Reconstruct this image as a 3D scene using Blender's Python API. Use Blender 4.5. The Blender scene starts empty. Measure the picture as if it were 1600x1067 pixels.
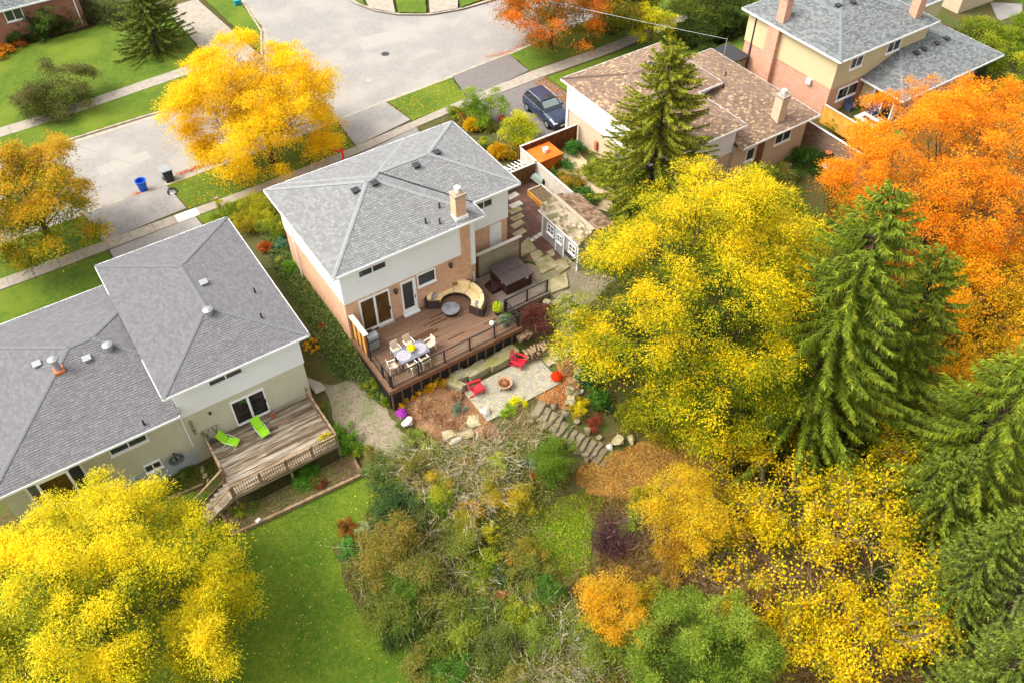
import bpy, bmesh, math, random
import numpy as np
from mathutils import Vector, Matrix
random.seed(7); rng = np.random.default_rng(7)
sc = bpy.context.scene
COL = sc.collection
# ------------------------------------------------------------------ camera, light
FOC, YAW, PITCH = 1350.0, math.radians(33.88), math.radians(47.24)
CAM = np.array([-10.87, -33.35, 37.10])
cam_d = bpy.data.cameras.new('camera'); cam = bpy.data.objects.new('camera', cam_d); COL.objects.link(cam)
cam.location = CAM; cam.rotation_euler = (math.pi/2-PITCH, 0, -YAW)
cam_d.sensor_width = 36; cam_d.lens = 36*FOC/1600; cam_d.clip_end = 900; cam_d.clip_start = .5
sc.camera = cam
SUN_EL, SUN_AZ = math.radians(52), math.radians(-66)   # azimuth from +Y (the street side) towards -X
w = bpy.data.worlds.new('World'); sc.world = w; w.use_nodes = True
nt = w.node_tree; bg = nt.nodes['Background']
sky = nt.nodes.new('ShaderNodeTexSky'); sky.sky_type = 'NISHITA'; sky.sun_disc = False
sky.sun_elevation = SUN_EL; sky.sun_rotation = SUN_AZ; sky.air_density = 1.0; sky.dust_density = 4.0; sky.ozone_density = 1.0
hs = nt.nodes.new('ShaderNodeHueSaturation'); hs.inputs['Saturation'].default_value = .15   # thin cloud takes most of the blue out of the sky
nt.links.new(sky.outputs[0], hs.inputs['Color']); nt.links.new(hs.outputs[0], bg.inputs[0]); bg.inputs[1].default_value = 0.15
sd = bpy.data.lights.new('sun', 'SUN'); sun = bpy.data.objects.new('sun', sd); COL.objects.link(sun)
sd.energy = 1.25; sd.angle = math.radians(36); sd.color = (1, .94, .85)
sv = Vector((math.sin(SUN_AZ)*math.cos(SUN_EL), math.cos(SUN_AZ)*math.cos(SUN_EL), math.sin(SUN_EL)))
sun.rotation_euler = sv.to_track_quat('Z', 'Y').to_euler(); sun.location = (0, 0, 60)
sc.view_settings.view_transform = 'Standard'; sc.view_settings.look = 'None'
sc.view_settings.exposure = 1.34; sc.view_settings.gamma = 1; sc.view_settings.use_curve_mapping = False
sc.render.engine = 'CYCLES'
sc.cycles.max_bounces = 6; sc.cycles.diffuse_bounces = 3; sc.cycles.glossy_bounces = 2; sc.cycles.transmission_bounces = 4; sc.cycles.transparent_max_bounces = 6
# ------------------------------------------------------------------ placing: where a sight line meets a level or a wall plane
_f = np.array([math.sin(YAW)*math.cos(PITCH), math.cos(YAW)*math.cos(PITCH), -math.sin(PITCH)])
_r = np.array([math.cos(YAW), -math.sin(YAW), 0]); _u = np.cross(_r, _f)
def ray(px, py): return _f + _r*(px-800)/FOC - _u*(py-533.5)/FOC
def W(px, py, z): d = ray(px, py); return CAM + d*(z-CAM[2])/d[2]
def onY(px, py, y): d = ray(px, py); return CAM + d*(y-CAM[1])/d[1]
def onX(px, py, x): d = ray(px, py); return CAM + d*(x-CAM[0])/d[0]
# ------------------------------------------------------------------ terrain heights
_C = []
def cp(px, py, z): p = W(px, py, z); _C.append((p[0], p[1], z))
for x in (-60, -30, -10, 10, 25, 45, 70): _C += [(x, 15, -.5), (x, 40, -.5)]
_C += [(0, 9.5, -.35), (-6, 11, -.55), (-15, 12, -.6), (-1, 5, -.4), (-1, 1, -.7), (.4, .3, -.55), (13, 5, -.35), (16, 8, -.45), (16, 3, -.5), (14, 0, -.55),
       (13, -2.5, -.6), (20, 6, -.55), (22, 2, -.6), (26, 0, -.8), (34, -1.5, -1.5), (38, -3, -1.8), (42, 0, .1), (46, -1, .1), (55, 0, -.2), (36, 12, -.5),
       (5, 5, -.4), (5, 0, -.7), (10, 0, -.5), (10, -2.5, -.8), (20, -3, -1.3)]
for a in ((487,624,-2.0),(545,640,-2.05),(600,650,-1.85),(620,640,-1.75),(585,720,-2.3),(365,850,-3.0),(565,750,-2.7),(250,765,-2.9),(20,815,-.9),(100,850,-1.9),(-200,900,-3.1),
          (450,1060,-3.7),(200,1000,-3.3),(420,900,-3.2),(640,665,-1.85),(690,690,-2.05),(640,720,-2.4),(640,800,-3.0),(600,900,-3.5),(760,740,-2.5),(845,632,-1.7),(945,718,-3.3),
          (1000,740,-3.5),(930,800,-3.7),(870,830,-3.9),(850,740,-3.0),(895,600,-1.75),(960,640,-2.6),(1060,700,-3.6),(800,1060,-5),(1200,1060,-5.8),(1500,1060,-6.2),(1650,600,-5),(1400,700,-5),
          (1200,600,-4),(880,520,-1.2),(960,480,-1.4),(1290,270,-1.6),(1420,420,-3),(1600,350,-3),(700,900,-4.2),(950,950,-4.7),(800,1400,-6.5),(-300,1300,-4.2),(1900,1100,-6.5),(2000,400,-4),(480,590,-1.7),(520,600,-1.6)):
    cp(*a)
_C = np.array(_C)
def _tps(r2): return np.where(r2 > 1e-9, .5*r2*np.log(np.maximum(r2, 1e-9)), 0)
_n = len(_C); _K = _tps(((_C[:, None, :2]-_C[None, :, :2])**2).sum(2)) + np.eye(_n)*2.0
_Pm = np.c_[np.ones(_n), _C[:, :2]]
_sol = np.linalg.solve(np.block([[_K, _Pm], [_Pm.T, np.zeros((3, 3))]]), np.r_[_C[:, 2], 0, 0, 0])
def sstep(t): t = np.clip(t, 0, 1); return t*t*(3-2*t)
BOXES = [(4.3, -8.1, 9.8, -5.0, -1.62, .9), (-11, -6.5, -2.4, -4.6, -3.0, .5), (-13, -6.5, -9.2, -.6, -2.95, 1.5), (9.4, -2.4, 12.7, 1.9, -.8, .6)]
def g(x, y):
    x = np.asarray(x, float); y = np.asarray(y, float); sh = x.shape; q = np.stack([x.ravel(), y.ravel()], 1)
    z = np.empty(len(q))
    for i in range(0, len(q), 20000):
        c = q[i:i+20000]; z[i:i+20000] = _tps(((c[:, None]-_C[None, :, :2])**2).sum(2)) @ _sol[:_n] + _sol[_n] + c @ _sol[_n+1:]
    z = np.clip(z, -8, .4)
    for x0, y0, x1, y1, zz, fo in BOXES:
        d = np.maximum(np.maximum(x0-q[:, 0], q[:, 0]-x1), np.maximum(y0-q[:, 1], q[:, 1]-y1)); t = 1-sstep(d/fo); z = z*(1-t)+zz*t
    t = sstep((q[:, 1]-11.5)/3.0); z = z*(1-t) + t*(-.5)
    t = 1-sstep((70-np.hypot(q[:, 0]-15, q[:, 1]-10))/-40+0) if False else 0
    return z.reshape(sh)
def gz(x, y): return float(g(np.array([x]), np.array([y]))[0])
def G(px, py, off=0):
    z = -1.0
    for _ in range(14): p = W(px, py, z); z = .5*z+.5*(gz(p[0], p[1])+off)
    for _ in range(4): p = W(px, py, z); z = gz(p[0], p[1])+off
    return np.array([p[0], p[1], z])
# ------------------------------------------------------------------ materials
def L(r, gg, b):  # sRGB 0-255 to linear
    f = lambda c: (c/255/12.92) if c <= 10 else ((c/255+.055)/1.055)**2.4
    return (f(r), f(gg), f(b))
MATS = {}
def mat(name, c, rough=.8, c2=None, scale=3.0, bump=0.0, bscale=None, attr=False, spec=.3, metal=0, detail=6, c3=None, scale3=.4, stretch=None):
    m = bpy.data.materials.new(name); m.use_nodes = True; n = m.node_tree.nodes; l = m.node_tree.links; b = n['Principled BSDF']
    b.inputs['Roughness'].default_value = rough; b.inputs['Specular IOR Level'].default_value = spec; b.inputs['Metallic'].default_value = metal
    geo = n.new('ShaderNodeNewGeometry'); vec = geo.outputs['Position']
    if stretch:
        mp = n.new('ShaderNodeMapping'); mp.inputs['Scale'].default_value = stretch; l.new(vec, mp.inputs[0]); vec = mp.outputs[0]
    out = None
    if attr:
        a = n.new('ShaderNodeAttribute'); a.attribute_name = 'Col'; out = a.outputs['Color']
    else:
        rgb = n.new('ShaderNodeRGB'); rgb.outputs[0].default_value = (*c, 1); out = rgb.outputs[0]
    def mixin(col, sc_, lo, hi, out, det):
        no = n.new('ShaderNodeTexNoise'); no.inputs['Scale'].default_value = sc_; no.inputs['Detail'].default_value = det; l.new(vec, no.inputs['Vector'])
        rp = n.new('ShaderNodeValToRGB'); rp.color_ramp.elements[0].position = lo; rp.color_ramp.elements[1].position = hi; l.new(no.outputs['Fac'], rp.inputs[0])
        mx = n.new('ShaderNodeMix'); mx.data_type = 'RGBA'; l.new(rp.outputs[0], mx.inputs[0]); l.new(out, mx.inputs[6]); mx.inputs[7].default_value = (*col, 1)
        return mx.outputs[2]
    if c2: out = mixin(c2, scale, .38, .64, out, detail)
    if c3: out = mixin(c3, scale3, .45, .62, out, 4)
    l.new(out, b.inputs['Base Color'])
    if bump:
        no = n.new('ShaderNodeTexNoise'); no.inputs['Scale'].default_value = bscale or scale*4; no.inputs['Detail'].default_value = 5; l.new(vec, no.inputs['Vector'])
        bp = n.new('ShaderNodeBump'); bp.inputs['Strength'].default_value = bump; bp.inputs['Distance'].default_value = .03; l.new(no.outputs['Fac'], bp.inputs['Height']); l.new(bp.outputs[0], b.inputs['Normal'])
    MATS[name] = m; return m
def brickmat(name, c1, c2, mortar, bw=.22, bh=.075):
    m = mat(name, c1, .9); n = m.node_tree.nodes; l = m.node_tree.links; b = n['Principled BSDF']
    geo = n.new('ShaderNodeNewGeometry'); s = n.new('ShaderNodeSeparateXYZ'); l.new(geo.outputs['Position'], s.inputs[0])
    ad = n.new('ShaderNodeMath'); l.new(s.outputs[0], ad.inputs[0]); l.new(s.outputs[1], ad.inputs[1])
    cb = n.new('ShaderNodeCombineXYZ'); l.new(ad.outputs[0], cb.inputs[0]); l.new(s.outputs[2], cb.inputs[1])
    t = n.new('ShaderNodeTexBrick'); t.inputs['Scale'].default_value = 1; t.inputs['Brick Width'].default_value = bw; t.inputs['Row Height'].default_value = bh; t.inputs['Mortar Size'].default_value = .006
    t.inputs['Color1'].default_value = (*c1, 1); t.inputs['Color2'].default_value = (*c2, 1); t.inputs['Mortar'].default_value = (*mortar, 1); l.new(cb.outputs[0], t.inputs['Vector'])
    no = n.new('ShaderNodeTexNoise'); no.inputs['Scale'].default_value = 1.3; l.new(geo.outputs['Position'], no.inputs['Vector'])
    mx = n.new('ShaderNodeMix'); mx.data_type = 'RGBA'; mx.inputs[7].default_value = (*[v*.8 for v in c2], 1); mu = n.new('ShaderNodeMath'); mu.operation = 'MULTIPLY'; mu.inputs[1].default_value = .5
    l.new(no.outputs['Fac'], mu.inputs[0]); l.new(mu.outputs[0], mx.inputs[0]); l.new(t.outputs['Color'], mx.inputs[6]); l.new(mx.outputs[2], b.inputs['Base Color'])
    bp = n.new('ShaderNodeBump'); bp.inputs['Strength'].default_value = .5; bp.inputs['Distance'].default_value = .01; bp.invert = True; l.new(t.outputs['Fac'], bp.inputs['Height']); l.new(bp.outputs[0], b.inputs['Normal'])
    return m
def sidingmat(name, c, c2, step=.11):
    m = mat(name, c, .55, c2=c2, scale=.7); n = m.node_tree.nodes; l = m.node_tree.links; b = n['Principled BSDF']
    geo = n.new('ShaderNodeNewGeometry'); s = n.new('ShaderNodeSeparateXYZ'); l.new(geo.outputs['Position'], s.inputs[0])
    mu = n.new('ShaderNodeMath'); mu.operation = 'DIVIDE'; mu.inputs[1].default_value = step; l.new(s.outputs[2], mu.inputs[0])
    fr = n.new('ShaderNodeMath'); fr.operation = 'FRACT'; l.new(mu.outputs[0], fr.inputs[0])
    bp = n.new('ShaderNodeBump'); bp.inputs['Strength'].default_value = .5; bp.inputs['Distance'].default_value = .02; bp.invert = True; l.new(fr.outputs[0], bp.inputs['Height']); l.new(bp.outputs[0], b.inputs['Normal'])
    return m
def leafmat(name, trans=.45):
    m = bpy.data.materials.new(name); m.use_nodes = True; n = m.node_tree.nodes; l = m.node_tree.links
    a = n.new('ShaderNodeAttribute'); a.attribute_name = 'Col'; b = n['Principled BSDF']; b.inputs['Roughness'].default_value = .6; b.inputs['Specular IOR Level'].default_value = .25
    l.new(a.outputs['Color'], b.inputs['Base Color'])
    t = n.new('ShaderNodeBsdfTranslucent'); l.new(a.outputs['Color'], t.inputs[0]); mx = n.new('ShaderNodeMixShader'); mx.inputs[0].default_value = trans
    l.new(b.outputs[0], mx.inputs[1]); l.new(t.outputs[0], mx.inputs[2]); l.new(mx.outputs[0], n['Material Output'].inputs[0]); return m
def glassmat(name, c, rough=.03):
    m = mat(name, c, rough, spec=.7); return m
M = {}
def mk():
    M['lawn'] = mat('lawn_grass', L(70,98,14), .95, c2=L(92,108,22), scale=3.4, bump=1, bscale=45, c3=L(100,116,24), scale3=.3)
    M['wood_floor'] = mat('woodland_soil', L(96,82,46), .95, c2=L(74,66,34), scale=7, bump=1, bscale=20, c3=L(72,84,30), scale3=1.4)
    M['asphalt'] = mat('old_asphalt', L(144,139,133), .92, c2=L(135,130,124), scale=4, bump=.3, bscale=60, c3=L(152,146,138), scale3=.3)
    M['drive'] = mat('driveway_asphalt', L(140,136,131), .92, c2=L(128,124,120), scale=5, bump=.3, bscale=60, c3=L(150,145,138), scale3=.5)
    M['drive_dark'] = mat('driveway_asphalt_dark', L(118,112,108), .92, c2=L(108,101,97), scale=5, bump=.3, bscale=60)
    M['concrete'] = mat('sidewalk_concrete', L(160,150,136), .9, c2=L(146,136,122), scale=2.2, bump=.2, bscale=40)
    M['concrete_new'] = mat('new_concrete', L(214,208,196), .9, c2=L(202,196,184), scale=3)
    M['curb'] = mat('curb_concrete', L(172,162,144), .9, c2=L(148,136,118), scale=2.5, bump=.2, bscale=30)
    M['crack'] = mat('asphalt_crack', L(140,133,125), .95)
    M['mulch'] = mat('bark_mulch', L(104,76,66), .98, c2=L(82,58,50), scale=14, bump=1, bscale=30, c3=L(120,88,74), scale3=1.2)
    M['mulch_orange'] = mat('orange_leaf_mulch', L(134,102,74), .98, c2=L(112,90,68), scale=6, bump=1, bscale=24, c3=L(146,122,92), scale3=1.0)
    M['gravel'] = mat('pale_gravel', L(150,136,116), .97, c2=L(128,114,94), scale=8, bump=.8, bscale=45, c3=L(120,120,84), scale3=.9)
    M['flag'] = mat('flagstone', L(176,162,130), .9, c2=L(148,136,100), scale=2.4, bump=.4, bscale=16, c3=L(130,126,70), scale3=1.3)
    M['boulder'] = mat('boulder_stone', L(156,146,118), .92, c2=L(128,120,92), scale=2.8, bump=.8, bscale=9, c3=L(126,122,66), scale3=1.1)
    M['pale_stone'] = mat('pale_stone', L(205,198,186), .9, c2=L(180,170,155), scale=3, bump=.5, bscale=9)
    M['step_stone'] = mat('step_stone', L(130,120,96), .92, c2=L(104,94,70), scale=3, bump=.6, bscale=9)
    M['paver'] = mat('patio_paver', L(178,168,146), .92, attr=True, bump=.3, bscale=30)
    M['grit'] = mat('paver_joint_grit', L(150,140,112), .95, c2=L(130,128,86), scale=4)
    M['litter'] = mat('fallen_leaf_ground', L(124,98,46), .97, c2=L(100,80,36), scale=5, bump=1, bscale=22, c3=L(150,120,56), scale3=.8)
    M['ivy_floor'] = mat('ivy_soil', L(70,72,38), .95, c2=L(86,82,42), scale=3, bump=1, bscale=14)
    M['terra'] = mat('neighbour_path', L(196,172,138), .92, c2=L(180,156,122), scale=1.6, bump=.2)
    M['brick_orange'] = brickmat('peach_brick', L(226,180,146), L(204,152,116), L(226,200,176))
    M['brick_cream'] = brickmat('cream_brick', L(212,206,182), L(200,194,168), L(204,198,178))
    M['brick_pink'] = brickmat('pink_brick', L(212,164,138), L(190,138,112), L(212,180,158))
    M['brick_pale'] = brickmat('pale_brick', L(208,186,158), L(196,172,142), L(206,188,166))
    M['brick_rose'] = brickmat('rose_brick', L(168,116,98), L(156,104,88), L(170,130,112))
    M['white_siding'] = sidingmat('white_siding', L(236,236,236), L(231,231,232))
    M['tan_siding'] = sidingmat('tan_siding', L(196,180,140), L(190,174,134))
    M['foundation'] = mat('grey_foundation', L(186,190,192), .85, c2=L(174,178,180), scale=1.5)
    M['white'] = mat('white_paint', L(232,232,230), .5, c2=L(224,224,222), scale=1)
    M['white_trim'] = mat('white_trim', L(236,236,234), .45)
    M['soffit'] = mat('soffit', L(215,215,213), .6)
    M['shingle_grey'] = mat('grey_shingle', (.3,.3,.3), .95, attr=True, bump=.3, bscale=80)
    M['underlay'] = mat('roof_underlay', L(96,96,98), .95)
    M['underlay_brown'] = mat('roof_underlay_brown', L(112,92,78), .95)
    M['metal_dark'] = mat('dark_metal', L(46,44,46), .5, spec=.5)
    M['metal_grey'] = mat('galvanised_metal', L(158,160,160), .4, metal=.5)
    M['black'] = mat('black_metal', L(34,32,32), .45, spec=.5)
    M['glass'] = glassmat('window_glass', L(58,60,62)); M['glass_dark'] = glassmat('window_glass_dark', L(34,32,34)); M['glass_amber'] = mat('window_glass_amber', L(92,68,30), .05, c2=L(70,48,24), scale=1.5, spec=.7)
    M['deck_brown'] = mat('brown_composite', L(132,102,82), .7, c2=L(116,88,68), scale=1.5, bump=.15, bscale=30, stretch=(.3, 4, 4), attr=False)
    M['deck_wet'] = mat('damp_brown_composite', L(88,62,40), .5, c2=L(98,70,46), scale=1.5, stretch=(.3, 4, 4))
    M['deck_fascia'] = mat('brown_fascia', L(120,84,62), .7, c2=L(108,74,54), scale=2, stretch=(.4, 2, 4))
    M['deck_side'] = mat('grey_brown_composite', L(140,124,112), .75, c2=L(124,108,96), scale=2, stretch=(.3, 4, 4))
    M['skirt'] = mat('black_skirt', L(28,27,30), .6); M['skirt_post'] = mat('skirt_post', L(94,70,54), .8)
    M['old_wood'] = mat('weathered_wood', L(148,132,110), .9, c2=L(100,82,62), scale=2.6, bump=.4, bscale=14, stretch=(.6, 5, 5), c3=L(172,162,146), scale3=.9)
    M['old_wood2'] = mat('weathered_wood_dark', L(112,96,76), .9, c2=L(76,62,46), scale=2.2, bump=.4, bscale=14, stretch=(.5, 5, 5), c3=L(156,138,112), scale3=.9)
    M['old_rail'] = mat('weathered_rail', L(150,128,100), .9, c2=L(110,92,70), scale=4)
    M['timber'] = mat('landscape_timber', L(150,126,94), .92, c2=L(112,92,66), scale=3, bump=.4)
    M['fence_pale'] = mat('pale_fence', L(206,198,184), .8, c2=L(190,180,164), scale=2.5)
    M['fence_brown'] = mat('brown_fence', L(122,86,52), .85, c2=L(92,62,38), scale=3, stretch=(3, 3, .5))
    M['fence_red'] = mat('red_brown_fence', L(120,68,34), .8, c2=L(84,44,22), scale=3, stretch=(3, 3, .5))
    M['screen'] = mat('grey_screen_wood', L(160,146,124), .85, c2=L(136,124,104), scale=3, stretch=(.5, 4, 4))
    M['fence_grey'] = mat('grey_fence', L(138,116,98), .9, c2=L(108,88,74), scale=3, stretch=(4, .5, 4))
    M['panel_gold'] = mat('golden_wood', L(222,164,70), .7, c2=L(200,140,54), scale=2)
    M['orange_wood'] = mat('orange_stain', L(216,112,28), .6, c2=L(196,94,22), scale=2)
    M['leaf'] = leafmat('leaf'); M['needle'] = leafmat('needle', .15); M['twig'] = leafmat('twig_bark', 0)
    M['bark'] = mat('bark', L(86,70,54), .95, c2=L(60,48,38), scale=5, bump=.8, bscale=20)
    M['red'] = mat('red_plastic', L(196,36,52), .45, c2=L(180,28,44), scale=2); M['red_pale'] = mat('red_plastic_pale', L(214,120,140), .5, c2=L(196,60,84), scale=6)  # second red is paler and pinker, used on the chair back slats
    M['lime'] = mat('lime_fabric', L(146,206,34), .6); M['blue'] = mat('blue_plastic', L(36,92,196), .4); M['dark_plastic'] = mat('charcoal_plastic', L(56,58,66), .45)
    M['wicker'] = mat('brown_wicker', L(74,54,48), .75, c2=L(54,40,36), scale=30, bump=.6, bscale=60)
    M['cushion'] = mat('cream_cushion', L(240,216,164), .85, c2=L(232,204,150), scale=6, bump=.1); M['pillow_grey'] = mat('grey_pillow', L(168,164,170), .85, c2=L(140,138,146), scale=14); M['pillow_brown'] = mat('brown_pillow', L(140,104,48), .85)
    M['table_grey'] = mat('grey_stone_top', L(138,138,142), .6, c2=L(116,116,122), scale=3); M['chair_beige'] = mat('beige_sling', L(214,190,160), .6); M['table_top'] = mat('grey_table', L(118,120,132), .5, c2=L(104,106,118), scale=2)
    M['spa_cover'] = mat('spa_cover', L(82,70,68), .7, c2=L(74,62,60), scale=3); M['spa_body'] = mat('spa_body', L(70,40,32), .6, c2=L(56,32,26), scale=4)
    M['terracotta'] = mat('terracotta', L(178,106,70), .8); M['fire_rim'] = mat('fire_bowl_rim', L(176,140,104), .7, c2=L(150,112,80), scale=8); M['ash'] = mat('ash', L(96,58,42), .95, c2=L(70,44,34), scale=9)
    M['car_paint'] = mat('dark_blue_paint', L(40,50,72), .22, spec=.7); M['car_glass'] = glassmat('car_glass', L(40,46,50)); M['windscreen'] = glassmat('windscreen', L(112,124,122), .05); M['chrome'] = mat('chrome', L(190,192,196), .25, metal=.8); M['tyre'] = mat('tyre_rubber', L(26,26,27), .85); M['lamp'] = mat('lamp_glass', L(220,222,226), .1, spec=.7)
    M['log'] = mat('split_log', L(156,130,98), .9, c2=L(110,88,64), scale=8); M['soil'] = mat('dark_soil', L(112,94,68), .98, c2=L(92,76,52), scale=5, bump=1, bscale=20)
    M['magenta'] = mat('magenta_bloom', L(190,60,190), .7); M['turf'] = mat('artificial_turf', L(60,110,26), .95, c2=L(74,124,34), scale=6)
    M['slate_blue'] = mat('slate_blue_fabric', L(78,92,120), .8); M['red_metal'] = mat('red_painted_metal', L(206,30,20), .5); M['green_grey'] = mat('pale_green_plastic', L(150,164,152), .6); M['hose'] = mat('grey_hose', L(92,100,102), .6)
mk()
# ------------------------------------------------------------------ mesh builder and object helpers
def rz_m(a): return Matrix.Rotation(a, 4, 'Z')
class MB:
    def __init__(s): s.v = []; s.f = []; s.c = []
    def add(s, vs, fs, col=None):
        o = len(s.v); s.v += [tuple(map(float, p)) for p in vs]; s.f += [tuple(i+o for i in f) for f in fs]; s.c += [col]*len(fs); return s
    def box(s, x0, y0, z0, x1, y1, z1, col=None):
        return s.add([(x0,y0,z0),(x1,y0,z0),(x1,y1,z0),(x0,y1,z0),(x0,y0,z1),(x1,y0,z1),(x1,y1,z1),(x0,y1,z1)], [(3,2,1,0),(4,5,6,7),(0,1,5,4),(1,2,6,5),(2,3,7,6),(3,0,4,7)], col)
    def rbox(s, c, size, rz=0, tilt=(0, 0), col=None):
        R = rz_m(rz) @ Matrix.Rotation(tilt[0], 4, 'X') @ Matrix.Rotation(tilt[1], 4, 'Y'); h = [x/2 for x in size]
        vs = [Vector(c) + R @ Vector((sx*h[0], sy*h[1], sz*h[2])) for sz in (-1, 1) for sx, sy in ((-1,-1),(1,-1),(1,1),(-1,1))]
        return s.add(vs, [(3,2,1,0),(4,5,6,7),(0,1,5,4),(1,2,6,5),(2,3,7,6),(3,0,4,7)], col)
    def bar(s, a, b, w_, h_=None, col=None):
        a = Vector(a); b = Vector(b); h_ = h_ or w_; d = (b-a).normalized(); up = Vector((0,0,1)) if abs(d.z) < .95 else Vector((0,1,0))
        r = d.cross(up).normalized(); u = r.cross(d); vs = []
        for p in (a, b):
            for sx, sz in ((-1,-1),(1,-1),(1,1),(-1,1)): vs.append(p + r*sx*w_/2 + u*sz*h_/2)
        return s.add(vs, [(0,1,2,3),(7,6,5,4),(0,4,5,1),(1,5,6,2),(2,6,7,3),(3,7,4,0)], col)
    def tube(s, pts, r, n=6, col=None, cap=True):
        pts = [Vector(p) for p in pts]; m = len(pts); rr = r if hasattr(r, '__len__') else [r]*m; vs = []; fs = []
        for i, p in enumerate(pts):
            d = (pts[min(i+1, m-1)]-pts[max(i-1, 0)]).normalized(); up = Vector((0,0,1)) if abs(d.z) < .9 else Vector((1,0,0))
            a = d.cross(up).normalized(); b = d.cross(a)
            for k in range(n): t = 2*math.pi*k/n; vs.append(p + (a*math.cos(t)+b*math.sin(t))*rr[i])
        for i in range(m-1):
            for k in range(n): fs.append((i*n+k, i*n+(k+1)%n, (i+1)*n+(k+1)%n, (i+1)*n+k))
        if cap: fs += [tuple(range(n)), tuple(range((m-1)*n+n-1, (m-1)*n-1, -1))]
        return s.add(vs, fs, col)
    def lathe(s, c, prof, n=16, col=None, sx=1, sy=1):
        vs = []; fs = []; m = len(prof)
        for r, z in prof:
            for k in range(n): t = 2*math.pi*k/n; vs.append((c[0]+r*sx*math.cos(t), c[1]+r*sy*math.sin(t), c[2]+z))
        for i in range(m-1):
            for k in range(n): fs.append((i*n+k, i*n+(k+1)%n, (i+1)*n+(k+1)%n, (i+1)*n+k))
        fs += [tuple(range(n-1, -1, -1)), tuple(range((m-1)*n, m*n))]
        return s.add(vs, fs, col)
    def prism(s, poly, z0, z1, col=None):
        n = len(poly); zz0 = z0 if hasattr(z0, '__len__') else [z0]*n; zz1 = z1 if hasattr(z1, '__len__') else [z1]*n
        a = sum(poly[i][0]*poly[(i+1)%n][1]-poly[(i+1)%n][0]*poly[i][1] for i in range(n))
        if a < 0: poly = poly[::-1]; zz0 = zz0[::-1]; zz1 = zz1[::-1]
        vs = [(p[0], p[1], zz0[i]) for i, p in enumerate(poly)] + [(p[0], p[1], zz1[i]) for i, p in enumerate(poly)]
        return s.add(vs, [tuple(range(n-1, -1, -1)), tuple(range(n, 2*n))] + [(i, (i+1)%n, n+(i+1)%n, n+i) for i in range(n)], col)
    def build(s, name, m, parent=None, smooth=False, bevel=0, kind=None, label=None):
        me = bpy.data.meshes.new(name); inv = root_of(parent).matrix_basis.inverted() if parent else None
        vs = [tuple(inv @ Vector(p)) for p in s.v] if inv else s.v
        me.from_pydata(vs, [], s.f); me.update()
        if any(c is not None for c in s.c):
            at = me.attributes.new('Col', 'FLOAT_COLOR', 'FACE'); at.data.foreach_set('color', np.array([(*(c or (1,1,1)), 1) for c in s.c], np.float32).ravel())
        if smooth: me.polygons.foreach_set('use_smooth', [True]*len(me.polygons))
        return link(name, me, m, parent, kind, label, bevel)
def root_of(o):
    while o.parent: o = o.parent
    return o
def link(name, me, m, parent=None, kind=None, label=None, bevel=0):
    me.materials.append(M[m] if isinstance(m, str) else m)
    o = bpy.data.objects.new(name, me); COL.objects.link(o)
    if parent: o.parent = parent
    if kind: o['kind'] = kind
    if label: o['label'] = label
    if bevel:
        b = o.modifiers.new('bevel', 'BEVEL'); b.width = bevel; b.segments = 2; b.limit_method = 'ANGLE'
    return o
def thing(name, label, cat, loc=(0,0,0), rz=0, group=None):
    o = bpy.data.objects.new(name, None); COL.objects.link(o); o.empty_display_size = .2
    o.location = tuple(map(float, loc)); o.rotation_euler = (0, 0, rz); o.matrix_basis = Matrix.Translation(o.location) @ rz_m(rz)
    o['label'] = label; o['category'] = cat
    if group: o['group'] = group
    return o
def tag(o, label, cat, group=None):
    o['label'] = label; o['category'] = cat
    if group: o['group'] = group
    return o
def dup(root, loc, rz=0, label=None, group=None, scale=None):
    r = root.copy(); COL.objects.link(r); r.location = tuple(map(float, loc)); r.rotation_euler = (0, 0, rz)
    if scale: r.scale = scale if hasattr(scale, '__len__') else (scale,)*3
    if label: r['label'] = label
    if group: r['group'] = group
    for ch in list(root.children):
        c = ch.copy(); COL.objects.link(c); c.parent = r
        for gr in ch.children:
            d = gr.copy(); COL.objects.link(d); d.parent = c
    return r
def piece(name, src, loc, rz=0, parent=None, scale=(1,1,1), tilt=(0,0), m=None):   # an alike piece that shares src's mesh data
    o = bpy.data.objects.new(name, src.data if hasattr(src, 'data') else src); COL.objects.link(o); o.parent = parent
    loc = Vector([float(v) for v in loc])
    if parent: 
        inv = root_of(parent).matrix_basis.inverted(); loc = inv @ loc; rz -= root_of(parent).rotation_euler.z
    o.location = loc; o.rotation_euler = (tilt[0], tilt[1], rz); o.scale = scale
    if m: o.material_slots[0].link = 'OBJECT'; o.material_slots[0].material = M[m] if isinstance(m, str) else m
    return o
def unit_box(name, m):
    me = bpy.data.meshes.new(name); b = MB().box(-.5,-.5,-.5,.5,.5,.5); me.from_pydata(b.v, [], b.f); me.materials.append(M[m]); return me
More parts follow.
